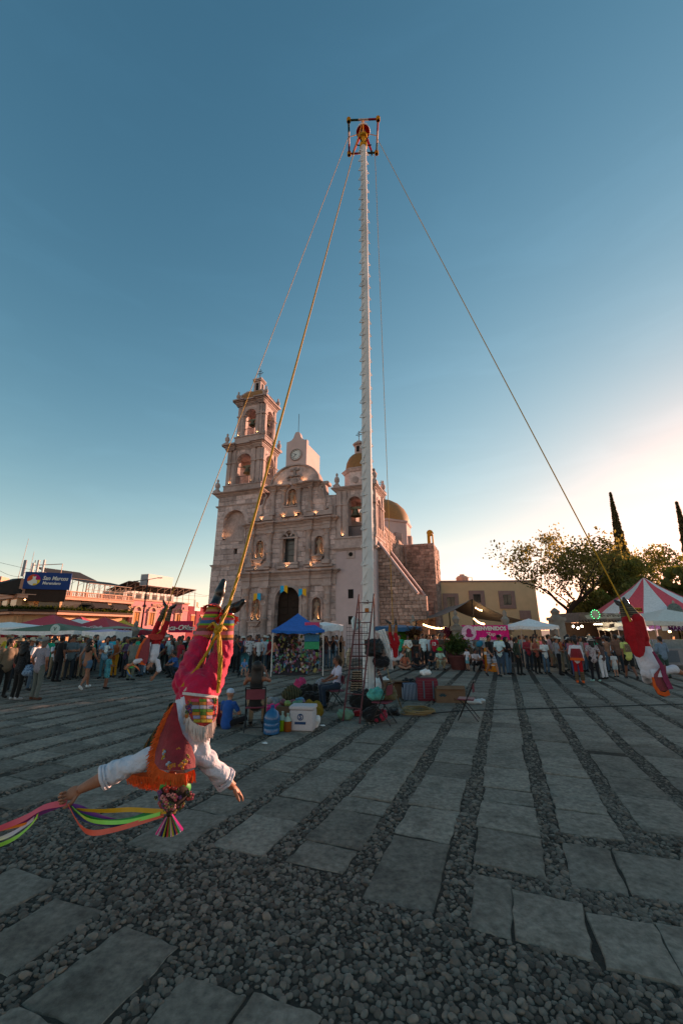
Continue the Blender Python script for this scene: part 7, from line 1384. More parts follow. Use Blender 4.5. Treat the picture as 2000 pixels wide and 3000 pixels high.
for h, w, P in (('c8961c', .026, [(488, 2378, 3.1), (440, 2375, 3.1), (380, 2372, 3.1), (300, 2376, 3.11), (225, 2372, 3.12)]), ('1f7a34', .028, [(480, 2382, 3.1), (430, 2386, 3.1), (380, 2402, 3.1), (310, 2408, 3.1), (240, 2388, 3.11), (205, 2362, 3.12)]), ('8fd85a', .022, [(470, 2384, 3.09), (400, 2402, 3.09), (330, 2410, 3.09), (260, 2402, 3.09), (212, 2365, 3.11)]),
                ('6a2a7a', .034, [(200, 2360, 3.12), (240, 2370, 3.13), (290, 2395, 3.13), (360, 2408, 3.12), (450, 2396, 3.11)]), ('e0604a', .03, [(480, 2386, 3.1), (400, 2412, 3.08), (330, 2432, 3.07), (270, 2440, 3.07), (235, 2420, 3.08), (200, 2358, 3.1)]), ('2a3a6a', .022, [(208, 2366, 3.13), (240, 2398, 3.13), (300, 2415, 3.12), (380, 2418, 3.12)]),
                ('d4586a', .036, [(196, 2352, 3.12), (130, 2365, 3.1), (70, 2398, 3.08), (-20, 2436, 3.06), (-90, 2470, 3.05)]), ('6a2a6a', .03, [(190, 2354, 3.13), (130, 2378, 3.12), (70, 2406, 3.1), (-30, 2440, 3.1)]), ('c8801c', .028, [(110, 2392, 3.11), (70, 2412, 3.1), (20, 2424, 3.1), (-60, 2448, 3.1)]), ('b9b4c0', .026, [(100, 2398, 3.1), (60, 2428, 3.09), (20, 2450, 3.08), (-60, 2480, 3.08)]), ('8fc84a', .024, [(112, 2388, 3.09), (88, 2420, 3.08), (50, 2452, 3.07), (0, 2476, 3.06), (-60, 2490, 3.05)])):
    ribbon('ribbon', [at(*p) for p in P], w, mat('ribbon ' + h, srgb(h), .45, .08, 20., coord='obj'), fly, O1, tw=.6)
# ---- the other flyers
def small_flyer(label, J, cape, cape_cols, apron=None, tro=m_redw, cuf=m_cuff2, h=.02, wide=.9, hair='short'):
    o = J['head'].copy(); ob, X = flyer_body(J, o, h, tro, cuf, wide=wide); tag(ob, label, 'person', 'flyers on ropes')
    for nm, rows, m in cape: pxsheet(nm, rows, m, ob, o, .012)
    return ob
Y = 12.3
J2 = dict(toeL=at(479, 1760, 12.3), anL=at(486, 1782, 12.3), knL=at(464, 1826, 12.2), hipL=at(448, 1868, 12.1), toeR=at(516, 1772, 12.2), anR=at(500, 1784, 12.3), knR=at(489, 1826, 12.2), hipR=at(470, 1868, 12.1), hipc=at(459, 1874, 12.1), chest=at(452, 1915, 12.0), neck=at(446, 1940, 11.95), head=at(441, 1955, 11.9), shL=at(430, 1932, 12), elL=at(400, 1938, 11.95), wrL=at(378, 1952, 11.9), shR=at(462, 1938, 12.), elR=at(466, 1962, 12), wrR=at(453, 1980, 11.95), fwd=(-.75, -.65, 0), curlL=.8)
f2 = small_flyer('upside down flyer hanging over the left crowd', J2, [('cape', [[(432, 1868, 12.0), (440, 1868, 11.9)], [(416, 1890, 12.0), (440, 1895, 11.85)], [(404, 1925, 12.0), (436, 1925, 11.85)], [(408, 1940, 12.0), (430, 1946, 11.85)]], m_velvet), ('cape_border', [[(428, 1868, 12.02), (432, 1869, 11.99)], [(410, 1890, 12.02), (417, 1891, 11.98)], [(398, 1926, 12.02), (405, 1926, 11.98)], [(403, 1944, 12.02), (430, 1950, 11.84)]], m_orange), ('waist_cloth', [[(436, 1858, 11.92), (456, 1856, 11.85), (478, 1860, 11.95)], [(434, 1872, 11.92), (456, 1876, 11.85), (478, 1872, 11.95)]], mat('embroidered ground', srgb('a8342f')))], None)
for h, P in (('3f9a4a', [(372, 1950, 11.9), (385, 1955, 11.9), (396, 1950, 11.9)]), ('c86a3a', [(372, 1948, 11.9), (390, 1948, 11.9), (405, 1958, 11.9), (410, 1965, 11.9)]), ('3a6aa0', [(373, 1954, 11.9), (374, 1970, 11.9), (388, 1984, 11.9)]), ('c8961c', [(371, 1954, 11.9), (380, 1972, 11.9), (383, 1982, 11.9)])): ribbon('ribbon', [at(*p) for p in P], .05, mat('ribbon ' + h, srgb(h), .45, .08, 20., coord='obj'), f2, J2['head'], n=12)
J3 = dict(toeL=at(1800, 1760, 7.9), anL=at(1822, 1776, 7.8), knL=at(1836, 1822, 7.55), hipL=at(1852, 1872, 7.4), toeR=at(1826, 1752, 7.6), anR=at(1834, 1772, 7.6), knR=at(1868, 1815, 7.3), hipR=at(1876, 1866, 7.3), hipc=at(1866, 1876, 7.35), chest=at(1900, 1948, 7.2), neck=at(1921, 1988, 7.1), head=at(1934, 2012, 7.05), shL=at(1888, 1972, 7.2), elL=at(1893, 1990, 7.4), wrL=at(1905, 2000, 7.6), shR=at(1932, 1968, 7.15), elR=at(1972, 1960, 7.2), wrR=at(2003, 1975, 7.25), fwd=(-.35, -.93, 0))
f3 = small_flyer('upside down flyer in red apron at the right edge', J3, [('apron', [[(1828, 1822, 7.2), (1855, 1822, 7.1), (1882, 1816, 7.15)], [(1832, 1850, 7.17), (1858, 1850, 7.07), (1886, 1845, 7.12)], [(1842, 1885, 7.15), (1864, 1888, 7.05), (1887, 1880, 7.1)], [(1852, 1912, 7.12), (1870, 1920, 7.02), (1886, 1908, 7.08)], [(1862, 1922, 7.1), (1872, 1927, 7.02), (1882, 1920, 7.06)]], m_redw), ('cape', [[(1935, 1950, 6.95), (1946, 1948, 7.0)], [(1915, 1975, 6.92), (1950, 1985, 7.0)], [(1912, 2000, 6.9), (1958, 2005, 6.97)], [(1925, 2025, 6.9), (1955, 2022, 6.95)]], m_velvet), ('cape_border', [[(1907, 1984, 6.9), (1913, 1984, 6.89)], [(1912, 2012, 6.88), (1920, 2008, 6.87)], [(1926, 2034, 6.86), (1932, 2025, 6.85)], [(1945, 2040, 6.86), (1946, 2028, 6.85)], [(1960, 2036, 6.88), (1955, 2022, 6.87)]], m_orange), ('sash', [[(1908, 1910, 7.0), (1913, 1908, 7.0)], [(1930, 1950, 6.95), (1940, 1948, 6.95)], [(1940, 1990, 6.92), (1955, 1988, 6.92)], [(1955, 2020, 6.9), (1970, 2018, 6.9)]], mat('purple red sash', srgb('7a2a4a'), .8, .3, 20.)), ('breast_cloth', [[(1903, 1962, 6.98), (1935, 1960, 6.96)], [(1909, 1984, 6.94), (1938, 1984, 6.93)]], m_shirt)], None, wide=1.05)
J4 = dict(toeL=at(1128, 1816, 17.6), anL=at(1142, 1828, 17.5), knL=at(1142, 1856, 17.4), hipL=at(1150, 1884, 17.3), toeR=at(1158, 1812, 17.4), anR=at(1160, 1830, 17.4), knR=at(1158, 1858, 17.3), hipR=at(1164, 1884, 17.2), hipc=at(1157, 1888, 17.25), chest=at(1155, 1918, 17.1), neck=at(1153, 1936, 17.05), head=at(1152, 1948, 17.), shL=at(1142, 1930, 17.1), elL=at(1136, 1944, 17.1), wrL=at(1130, 1955, 17.), shR=at(1167, 1930, 17.1), elR=at(1176, 1918, 17.1), wrR=at(1182, 1906, 17.), fwd=(-.4, -.9, 0))
f4 = small_flyer('distant upside down flyer in red behind the hanging shirts', J4, [('apron', [[(1140, 1886, 17.0), (1155, 1884, 16.95), (1168, 1886, 17.0)], [(1150, 1905, 16.98), (1158, 1908, 16.94), (1165, 1905, 16.98)], [(1152, 1925, 16.96), (1159, 1928, 16.94), (1165, 1922, 16.96)]], m_redw)], None, cuf=mat('tan leg band', srgb('8a5a34'), .9, .3, 30.))
for h, P in (('c8961c', [(1180, 1902, 17.), (1192, 1896, 17.), (1204, 1905, 17.)]), ('c8641c', [(1178, 1896, 17.), (1190, 1892, 17.), (1196, 1900, 17.)])): ribbon('ribbon', [at(*p) for p in P], .05, mat('ribbon ' + h, srgb(h), .45, .08, 20., coord='obj'), f4, J4['head'], n=10)
for lab, A_, B_, kn in (('thin rope from frame to the flyer over the left crowd', (1020, 402, 14.8), (492, 1772, 12.28), [(470, 1850, 12.05), (452, 1862, 11.95)]), ('thin rope from frame to the flyer at the right edge', (1104, 405, 14.8), (1824, 1772, 7.6), [(1842, 1812, 7.25), (1846, 1822, 7.15)]), ('thin rope beside the pole to the distant flyer', (1098, 448, 15.5), (1150, 1822, 17.45), [(1150, 1850, 17.2)])):
    a, b = at(*A_), at(*B_); t = thing('flying_rope', lab, 'rope', b, 0, 'thin flying ropes'); q = MB(); q.tube([b - b + (a - b) * (k / 24) for k in range(25)], .0125, 6); q.build('rope', m_yrope, t, 60); q = MB(); q.tube([Vector((0, 0, 0))] + [at(*p) - b for p in kn], .014, 6); q.build('harness', m_yrope, t, 60)
# ---- the leader seated on the pole head
JC = joints(hipc=(0, .02, .12), hipL=(.09, -.02, .1), hipR=(-.09, -.02, .1), chest=(0, .05, .46), neck=(0, .03, .62), head=(0, -.01, .77), knL=(.26, -.34, .0), knR=(-.26, -.34, .0), anL=(.5, -.6, -.46), anR=(-.5, -.6, -.46), toeL=(.52, -.74, -.54), toeR=(-.52, -.74, -.54), shB=(.17, .04, .57), elB=(.27, -.06, .35), wrL=(.1, -.28, .42), wrR=(-.1, -.28, .42))
mu = body(JC, .022, 'long', 'long', wide=1.1); cap_ = link('person', mu.mesh('person', [skinmat(1), m_shirt, m_crim, m_boot, m_eye, lipmat(), m_brow]), None, PT + Vector((0, .1, 1.05)), (0, 0, math.pi)); tag(cap_, 'leader in crimson trousers sitting on top of the pole', 'person')
k = link('hat', HAT['cap'], cap_); k.matrix_local = JC['_hx']; k.material_slots[0].link = 'OBJECT'; k.material_slots[0].material = m_redw
q = MB(); q.lathe([(.37, .0), (.385, .03), (.3, .3), (.15, .58)], 22, (0, .03, .0), cap=False); q.lathe([(.1, .1), (.3, .02), (.365, .005)], 22, (0, .03, 0), cap=False, mi=1); q.build('cape', [m_shirt, m_redw], cap_, 50)
# ================================================================== THE CROWD
POSE = {
 'stand': lambda: joints(), 'hips': lambda: joints(elB=(.3, .05, 1.14), wrB=(.15, -.06, .98), hr=(0, 0, .2)),
 'fold': lambda: joints(elB=(.25, -.03, 1.12), wrL=(-.06, -.17, 1.14), wrR=(.06, -.2, 1.1), hr=(.05, 0, -.2)),
 'phone': lambda: joints(elB=(.22, -.15, 1.16), wrB=(.06, -.3, 1.4), hr=(-.1, 0, 0)),
 'front': lambda: joints(elB=(.24, -.02, 1.11), wrB=(.05, -.2, .98), hr=(.1, 0, .15)),
 'pocket': lambda: joints(elB=(.25, .06, 1.12), wrB=(.18, -.04, .9), knL=(.1, -.06, .5), anL=(.12, -.04, .085), toeL=(.16, -.18, .035), hr=(0, 0, .35)),
 'walk': lambda: joints(knL=(.08, -.2, .52), anL=(.09, -.3, .1), toeL=(.1, -.44, .07), knR=(-.085, .04, .48), anR=(-.09, .28, .14), toeR=(-.09, .18, .035), elL=(.22, .14, 1.13), wrL=(.22, .1, .9), elR=(-.22, -.08, 1.12), wrR=(-.2, -.26, .96)),
 'lean': lambda: joints(chest=(.03, -.03, 1.26), neck=(.05, -.04, 1.42), head=(.07, -.06, 1.57), elL=(.26, -.02, 1.1), wrL=(.24, -.14, .9), elR=(-.18, -.06, 1.1), wrR=(-.1, -.22, 1.0), shL=(.2, -.02, 1.375), shR=(-.13, -.02, 1.38), hr=(.1, .1, .3)),
 'turn': lambda: joints(hr=(0, 0, .8), elL=(.24, .04, 1.12), wrL=(.2, -.14, .95)), 'turn2': lambda: joints(hr=(0, 0, -.8), elR=(-.25, -.06, 1.12), wrR=(-.1, -.22, 1.1)),
 'hold': lambda: joints(elB=(.25, -.06, 1.14), wrL=(-.02, -.24, 1.13), wrR=(.02, -.26, 1.06), hr=(0, 0, .3)),
 'ground': lambda: joints(hipc=(0, .08, .13), hipB=(.1, .04, .12), chest=(0, .06, .46), neck=(0, .03, .62), head=(0, -.01, .775), knB=(.34, -.22, .2), anL=(-.05, -.36, .08), anR=(.06, -.42, .08), toeL=(-.18, -.38, .05), toeR=(.18, -.44, .05), shB=(.17, .04, .575), elB=(.26, -.08, .34), wrB=(.12, -.26, .28)),
 'squat': lambda: joints(hipc=(0, .1, .34), hipB=(.1, .06, .33), chest=(0, .0, .68), neck=(0, -.05, .83), head=(0, -.09, .98), knB=(.2, -.3, .46), anB=(.16, -.06, .085), toeB=(.2, -.2, .035), shB=(.17, -.03, .785), elB=(.22, -.24, .58), wrB=(.06, -.34, .55)),
 'chair': lambda: joints(hipc=(0, .02, .55), hipB=(.1, -.02, .54), chest=(0, .05, .9), neck=(0, .04, 1.06), head=(0, .0, 1.215), knB=(.14, -.42, .52), anB=(.14, -.38, .085), toeB=(.16, -.52, .035), shB=(.17, .05, 1.015), elB=(.23, -.08, .78), wrB=(.1, -.3, .7)),
 'chair_up': lambda: joints(hipc=(0, .02, .55), hipB=(.1, -.02, .54), chest=(0, .05, .9), neck=(0, .04, 1.06), head=(0, .0, 1.215), knB=(.14, -.42, .52), anB=(.14, -.38, .085), toeB=(.16, -.52, .035), shB=(.17, .05, 1.015), elL=(.28, -.14, .9), wrL=(.26, -.34, 1.08), elR=(-.25, -.2, .95), wrR=(-.14, -.42, 1.12)),
}
BODY = {}
def body_mesh(pose, sleeve, bottom, fem, fat=1., wide=1., h=.024):
    k = (pose, sleeve, bottom, fem, fat, wide)
    if k not in BODY:
        J = POSE[pose](); mu = body(J, h, sleeve, bottom, fat, fem, wide=wide); BODY[k] = (mu.mesh('person', [skinmat(0), MATS.get('c1') or cloth('444444'), cloth('333333'), cloth('111111'), m_eye, lipmat(), m_brow], 65), J['_hx'])
    return BODY[k]
HAIRC = {'black': (.012, .009, .008), 'brown': (.03, .018, .011), 'grey': (.16, .15, .14)}
hm_ = {k: mat('hair ' + k + ' strand', c, .55, .3, 60., .5, 90., coord='obj', spec=.4) for k, c in HAIRC.items()}
def setm(o, i, m): o.material_slots[i].link = 'OBJECT'; o.material_slots[i].material = m
CW = {'16171a': 'black', '2a2c30': 'charcoal', '4b555c': 'slate grey', '6f7074': 'grey', 'b3b1b4': 'white', 'a9b8c4': 'pale blue', '5f7f95': 'denim blue', '1d3557': 'navy', '7a1f2a': 'red', 'a35a66': 'pink', '1f8a6a': 'green', '4d5347': 'olive', '5a4f41': 'brown', '8a7a5c': 'tan', 'a08a2c': 'mustard', '3f2f45': 'plum', '2f5560': 'teal', '8a4a2a': 'rust', '9aa05a': 'yellow'}
BW = {'16171a': 'black trousers', '20262c': 'dark jeans', '3a4a58': 'blue jeans', '4f5450': 'grey trousers', '6a5f4e': 'khaki trousers', '2a2c30': 'charcoal trousers'}
USED = set(); PN = [0]
def person(px, py, top, bot, pose='stand', rz=0., label=None, sleeve='short', bottom='long', hair='short', hat=None, hatcol=None, skin=None, k=1., fem=False, shoes='141416', hc='black', fat=1., Y=None, topm=None, botm=None, z=0., group=None, wide=1.):
    me, hx = body_mesh(pose, sleeve, bottom, fem, fat, wide); p = gnd(px, py, z) if Y is None else Vector((at(px, py, Y).x, Y, z)); o = link('person', me, None, p, (0, 0, rad(rz)), (k, k, k)); PN[0] += 1
    sk = PN[0] if skin is None else skin; setm(o, 0, skinmat(sk)); setm(o, 1, topm or cloth(top)); setm(o, 2, botm or cloth(bot)); setm(o, 3, cloth(shoes))
    if hair: h = link('hair', HAIR[hair], o); h.matrix_local = hx; setm(h, 0, hm_[hc])
    if hat: t = link('hat', HAT[hat], o); t.matrix_local = hx; setm(t, 0, mat('hat ' + (hatcol or 'b7ab92'), srgb(hatcol or 'b7ab92'), .9, .15, 40., .4, 80., coord='obj'))
    assert label not in USED, label
    USED.add(label); return tag(o, label, 'person', group)
def printm(key, a, b, sc=30.):
    if key in MATS: return MATS[key]
    m = mat(key, srgb(a), .85, .1, 9., .3, 9., coord='obj'); n = m.node_tree.nodes; l = m.node_tree.links; t = n.new('ShaderNodeTexCoord'); v = n.new('ShaderNodeTexVoronoi'); v.inputs['Scale'].default_value = sc; l.new(t.outputs['Object'], v.inputs[0]); r = n.new('ShaderNodeMath'); r.operation = 'LESS_THAN'; r.inputs[1].default_value = .33; l.new(v.outputs['Distance'], r.inputs[0])
    x = n.new('ShaderNodeMix'); x.data_type = 'RGBA'; x.inputs[6].default_value = (*srgb(a), 1); x.inputs[7].default_value = (*srgb(b), 1); l.new(r.outputs[0], x.inputs[0]); l.new(x.outputs[2], n['Principled BSDF'].inputs['Base Color']); return m
# people near the pole foot
person(745, 2138, '101113', '6f604e', 'chair_up', 184, 'person with long wavy dark hair sitting on a chair, back turned', 'none', hair='long', fem=True, fat=1.12, hc='black', z=0).children[0].scale = (1.3, 1.2, 1.25) 
person(668, 2132, '1c3f78', '15181c', 'ground', 160, 'child in blue shirt and white cap sitting on the paving', hair=None, hat='cap', hatcol='b9c6d8', k=.86)
person(985, 2072, '9a98a8', '1d2734', 'chair', -72, 'person with tied dark hair in lilac white blouse on a chair', 'short', hair='tail', fem=True, hc='brown')
# left, nearest
person(42, 2052, '1b1c1f', '101012', 'lean', 165, 'person in black dotted blouse and black trousers with shoulder bag at left', 'long', hair='curly', fem=True, fat=1.12, topm=printm('dotted black', '141518', '4a4c50', 70.), shoes='8a8a8c')
person(98, 2052, '9a949c', '4d524e', 'pocket', 172, 'person in grey cowboy hat, pale print shirt and grey jeans, back turned', hair='short', hat='cowboy', hatcol='8d8984', topm=printm('pale print', '8f8a94', '5f6a76', 45.), shoes='4a2f22', k=1.04, hc='grey')
person(-2, 2046, '5a4f41', '101012', 'turn', 60, 'person in brown olive jacket cut by the left edge', 'long', fat=1.1, k=1.03)
person(32, 2024, '7a3a34', '20262c', 'front', 20, 'person under a wide straw hat near the left edge', fem=True, hair='long', hat='sombrero', hatcol='8f8066', hc='brown')
person(68, 2012, '4b555c', '20262c', 'stand', 60, 'person in white cowboy hat and slate shirt behind the dotted blouse', 'long', hat='cowboy', hatcol='b5ab95')
person(60, 2000, '2a2c30', '16171a', 'stand', 90, 'person in black felt hat behind the white cowboy hat', 'long', hat='cowboy', hatcol='1a1818')
person(88, 2022, 'b3b1b4', '3a4a58', 'turn', 80, 'person in plain white tee shirt left of the grey hat', hc='black')
person(161, 1998, '16171a', '16171a', 'stand', 170, 'tall person all in black with curly hair, back turned', 'short', hair='short', k=1.06, fat=1.05)
person(196, 1992, '4a555b', '1f252b', 'fold', 30, 'person in slate shirt and brown hat with folded arms', 'short', hat='cowboy', hatcol='4a3a2e', k=1.05, fat=1.1)
person(216, 1986, '8f9296', '2a2c30', 'front', -20, 'person in straw hat and white vest beside folded arms', 'short', hat='straw', hatcol='a8926a', k=.98, fat=1.15)
person(244, 2020, '7a4e3a', '3d566b', 'walk', 172, 'person with long curly hair in denim shorts and white trainers', 'none', 'mini', hair='curly', fem=True, shoes='c5c8cc', topm=skinmat(0), skin=0, hc='black')
person(308, 2018, '3f8a94', '3f8a94', 'turn2', 140, 'small boy in teal and black leaf print suit', 'short', 'shorts', k=.7, topm=printm('leaf print', '4a94a0', '12242a', 26.), botm=printm('leaf print', '4a94a0', '12242a', 26.))
person(299, 1988, '5f7f95', '2f5560', 'hold', 10, 'person in denim blue shirt carrying a small child', 'short', fat=1.1, k=1.03)
person(301, 1984, 'a9b8c4', '6f7074', 'ground', 170, 'small child in pale blue held in arms of the denim shirt', k=.52, z=1.05, Y=18.6)
person(330, 1984, '8a4a2a', 'a0701c', 'front', -10, 'person in rust tank top and mustard trousers', 'none', fem=True, hair='bun', k=.97)
person(320, 1976, '1f8a9a', '20262c', 'turn', 0, 'person in bright turquoise shirt behind the carried child', 'short', k=1.04)
person(380, 1994, '5a5d58', '4d5347', 'lean', 172, 'person with a straw sun hat on the back in olive trousers', 'short', hair='short', hat='sombrero', hatcol='a08f66', fat=1.1)
person(362, 1985, '3f2f45', '20262c', 'fold', -20, 'person in plum blouse beside the straw sun hat', 'long', fem=True, hair='shoulder')
person(411, 1982, '1d3557', '3a4a58', 'turn', -30, 'person in navy tee and jeans behind the left flyer', 'short')
person(428, 1976, 'b3b1b4', '8fa0b0', 'stand', 20, 'person in white tee and pale jeans below the left flyer', 'short')
person(508, 1985, '2a4a7a', '20262c', 'squat', -40, 'person in blue shirt crouching beside the pushchair', 'short')
# centre, in front of the church
person(690, 1970, '2a2c30', '16171a', 'phone', 0, 'person in charcoal filming with a phone left of the white tees', 'short', fem=True, hair='tail')
person(662, 1970, '3a2a2a', '16171a', 'front', -20, 'person in dark brown top beside the flyer boots', 'short', fem=True, hair='long')
person(727, 1970, 'b3b1b4', '20262c', 'stand', 0, 'person in white tee with large black print', 'short', topm=printm('big black print', 'b5b8bd', '26282e', 11.), fat=1.15, k=1.04)
person(755, 1970, '9fa3a6', '101012', 'pocket', 10, 'person in grey white tee and black shorts', 'short', 'shorts', fem=True, hair='tail', shoes='a9a9ab')
person(772, 1964, 'a3aebb', '3a4a58', 'turn', 0, 'person in white cowboy hat and pale shirt near the toy stall', 'short', hat='cowboy', hatcol='c9c3b8')
person(800, 1976, '8a5f4c', '101012', 'walk', -78, 'person with big curly hair walking left in black trousers', 'none', hair='curly', fem=True, shoes='b9b9bb', wide=1.25, k=1.02)
person(786, 1962, '7a1f2a', '20262c', 'stand', 0, 'person in red behind the toy stall corner', 'short', Y=22.5)
person(955, 1958, '3a2f34', '3a4a58', 'phone', 0, 'leftmost of three people in jeans right of the toy rack', 'short', fem=True, hair='long')
person(975, 1957, '1c2026', '39505f', 'phone', 10, 'middle of three people in jeans right of the toy rack', 'short', fem=True, hair='tail')
person(1000, 1955, '17181b', '7a6248', 'phone', -10, 'person in black top and long beige skirt', 'none', 'skirt', fem=True, hair='long')
person(948, 1948, '3a3a30', '16171a', 'stand', 20, 'person in dark olive behind the three phone holders', 'long'); person(985, 1946, '7a7f88', '20262c', 'stand', -20, 'person in grey behind the three phone holders', 'short', fem=True, hair='shoulder'); person(925, 1950, '16171a', '16171a', 'stand', 0, 'dark figure in shade under the white tarpaulin', 'short', Y=23.5)
# right of the pole
person(1172, 1948, '1f8a6a', '2a2c30', 'turn2', 0, 'person in bright green tee shirt beside the distant flyer', 'short', k=1.03)
person(1197, 1948, 'b3b1a9', '4d5347', 'front', 0, 'person in white blouse with clasped hands', 'long', fem=True, hair='bun'); person(1220, 1947, '2f3230', '2a2c30', 'fold', 0, 'person in dark shirt and straw cap with folded arms', 'short', hat='cap', hatcol='8a6a3c')
person(1243, 1950, 'a9b8c4', '101114', 'stand', 10, 'person in pale blue shirt and black jeans, feet apart', 'short', k=1.05, fat=1.08); person(1257, 1945, 'a3b0bc', '20262c', 'turn', 10, 'person in white tee behind the pale blue shirt', 'short')
rj = person(1275, 1950, '8e1a2a', '20262c', 'turn', -20, 'person in red sports shirt numbered 13', 'short', k=1.02); text_obj('shirt_number', '13', .26, m_whitep, rj, (0, -.152, 1.2), (rad(84), 0, 0), .004, bold=.008)
person(1292, 1946, '4a4238', '6a5f4e', 'fold', 0, 'person in brown shirt behind the potted shrub', 'short'); person(1308, 1942, '2a2c30', '3a4a58', 'stand', 0, 'person in charcoal beside the potted shrub', 'short')
person(1186, 1962, '8a4f3c', '7a4a3a', 'ground', 0, 'person in rust blouse sitting cross legged', 'short', 'shorts', fem=True, hair='shoulder'); person(1222, 1962, '15161a', '1a1c22', 'ground', 5, 'person in black sitting cross legged with green toy', 'short', fem=True, hair='tail')
person(1262, 1962, '16171a', '2a3a44', 'squat', 10, 'boy in black crouching at front of the crowd', 'short', k=.82); person(1290, 1962, '8fa096', '7f735c', 'squat', 0, 'person in bright green hat and pale green shirt crouching', 'short', hat='straw', hatcol='3fae1c', fat=1.1)
gt = MB(); gt.ell((0, 0, .06), (.11, .08, .1), 10, 7); gt.ell((.03, -.04, .14), (.06, .05, .05), 8, 6); tag(gt.build('green_toy', mat('fluo green toy', srgb('2fae2a'), .5, .2, 20.), None, 60, gnd(1214, 1960) + Vector((0, -.3, .06))), 'bright green toy in the lap of the person in black', 'toy')
person(1371, 1965, 'b0aeb4', '4f7f8a', 'turn2', -60, 'small girl in white top and turquoise shorts', 'short', 'shorts', fem=True, hair='tail', k=.66); person(1394, 1966, 'a59a9c', '16171a', 'squat', 10, 'person in pale tee crouching beside the small girl', 'short', hair='tail', fem=True)
person(1424, 1962, '7a1f2a', '4a2a2a', 'ground', 0, 'child in red sitting behind the orange bollard', k=.8); person(1370, 1942, '5f6a66', '2a2c30', 'front', 0, 'person in grey print shirt in front of the pink banner roundel', 'short', topm=printm('grey print', '6a726e', '33383c', 18.)); person(1402, 1943, '66716f', '3a4a58', 'turn', 160, 'person with turquoise backpack in front of the banner', 'short')
bpk = lump('blue_backpack', 'turquoise backpack on a back in front of the banner', 'backpack', 0, 0, None, (.3, .18, .4), '2f86a8', 41, base=gnd(1404, 1943) + Vector((.05, -.2, 1.0)))
person(1432, 1938, '4f5a44', '20262c', 'front', 0, 'person in mottled green top below the banner', 'short', fem=True, hair='tail')
plaid = stripes('plaid shorts', [(0, '9a9ca6'), (.5, '3f4a5a'), (.65, '8f929c'), (.9, '5a6474')], 9., 2); person(1442, 1982, '141518', '8a8d96', 'walk', 20, 'person in black tee and plaid shorts beside the bollard', 'short', 'shorts', botm=plaid, k=1.05, fat=1.12, shoes='1c1c1e')
person(1470, 1976, '9fb3c8', '2f3b4a', 'front', -30, 'person in black cap and light blue striped shirt', 'short', hat='cap', hatcol='1a1a1c', k=1.05); person(1492, 1976, '17181a', '3f5568', 'fold', 30, 'person in black blouse and flared blue jeans', 'long', fem=True, hair='curly', wide=1.1); person(1522, 1978, '232b22', '121314', 'pocket', 40, 'person in dark green jacket and black trousers with handbag', 'long', fem=True, hair='tail')
person(1541, 1955, '6f7074', '2a2c30', 'stand', 0, 'person in grey tee behind the red sweatshirt', 'short', k=1.04); person(1553, 1966, '7a2630', '20262c', 'fold', 0, 'person in dark red sweatshirt with folded arms', 'long'); person(1576, 1974, '7a3f34', '141517', 'fold', 10, 'person in brick red tank top and black trousers', 'none', fem=True, hair='long')
person(1603, 1974, 'b3bac2', '3a4f60', 'turn2', 0, 'teenager in white tee and jeans at the end of the row', 'short', k=.93); person(1618, 1956, 'a88a90', '6a5f4e', 'stand', 60, 'person in pink striped shirt and shorts near the gate pier', 'short', 'shorts', k=1.05, topm=stripes('pink stripes', [(0, 'b39aa0'), (.5, '9a6a74')], 16., 2))
# right group by the stalls
dn_ = person(1700, 2002, 'a9b4c4', '9c1a22', 'turn', 150, 'costumed dancer in red trousers and woven leg bands on the ground', 'long', topm=m_shirt, botm=m_redw, shoes='b5501c')
q = MB(); q.lathe([(.17, .92), (.23, .95), (.24, 1.1), (.19, 1.3), (.17, 1.32)], 18, cap=False); q.xf(Matrix.Diagonal((1, .8, 1, 1))); q.build('cape', m_velvet, dn_, 50); q = MB(); q.lathe([(.25, .86), (.235, .95), (.24, .97), (.255, .88)], 18, cap=False); q.xf(Matrix.Diagonal((1, .8, 1, 1))); q.build('cape_border', m_orange, dn_, 50)
for x_ in (-.1, .1): q = MB(); q.lathe([(.075, .12), (.078, .14), (.082, .42), (.078, .44)], 14, (x_, .0, 0), cap=False); q.build('leg_band', m_cuff2, dn_, 50)
person(1748, 1998, 'a59a9c', '14171c', 'pocket', 165, 'person in white sun hat, floral blouse and black trousers', 'short', hat='straw', hatcol='c5b3a6', fem=True, hair='shoulder', fat=1.1, topm=printm('floral print', 'a8a0a4', '6a4a50', 16.), shoes='7fa09a')
person(1772, 1990, '4a3a38', 'a9a9ad', 'hold', -160, 'person in dark red sun hat and white trousers', 'short', hat='sombrero', hatcol='5a1c20', fem=True, hair='shoulder', fat=1.12); person(1712, 1968, '7f7a76', '3a4a58', 'stand', 20, 'person in grey strappy top near the kiosk', 'none', fem=True, hair='bun'); person(1690, 1966, 'b3b1b4', '20262c', 'turn', 100, 'person in white shirt under the kiosk lamps', 'short', fem=True, hair='shoulder')
person(1806, 1984, 'a9a9ab', '8f9aa0', 'stand', 180, 'small child in white beside the yellow tee', 'short', 'shorts', k=.62); yt = person(1852, 1992, '9aa05a', '16171a', 'walk', 165, 'person in pale yellow tee with back print and black shorts', 'short', 'shorts', k=1.06, fat=1.1, shoes='2a2a2c'); q = MB(); q.bevbox((0, .15, 1.22), (.24, .02, .3), .004); q.build('back_print', printm('back print', '6a5a4a', 'a08a6a', 22.), yt)
person(1955, 1988, '5a6a7a', '2a3a34', 'front', 175, 'person in faded denim shirt at the sweets stall counter', 'long', k=1.03, fat=1.1)
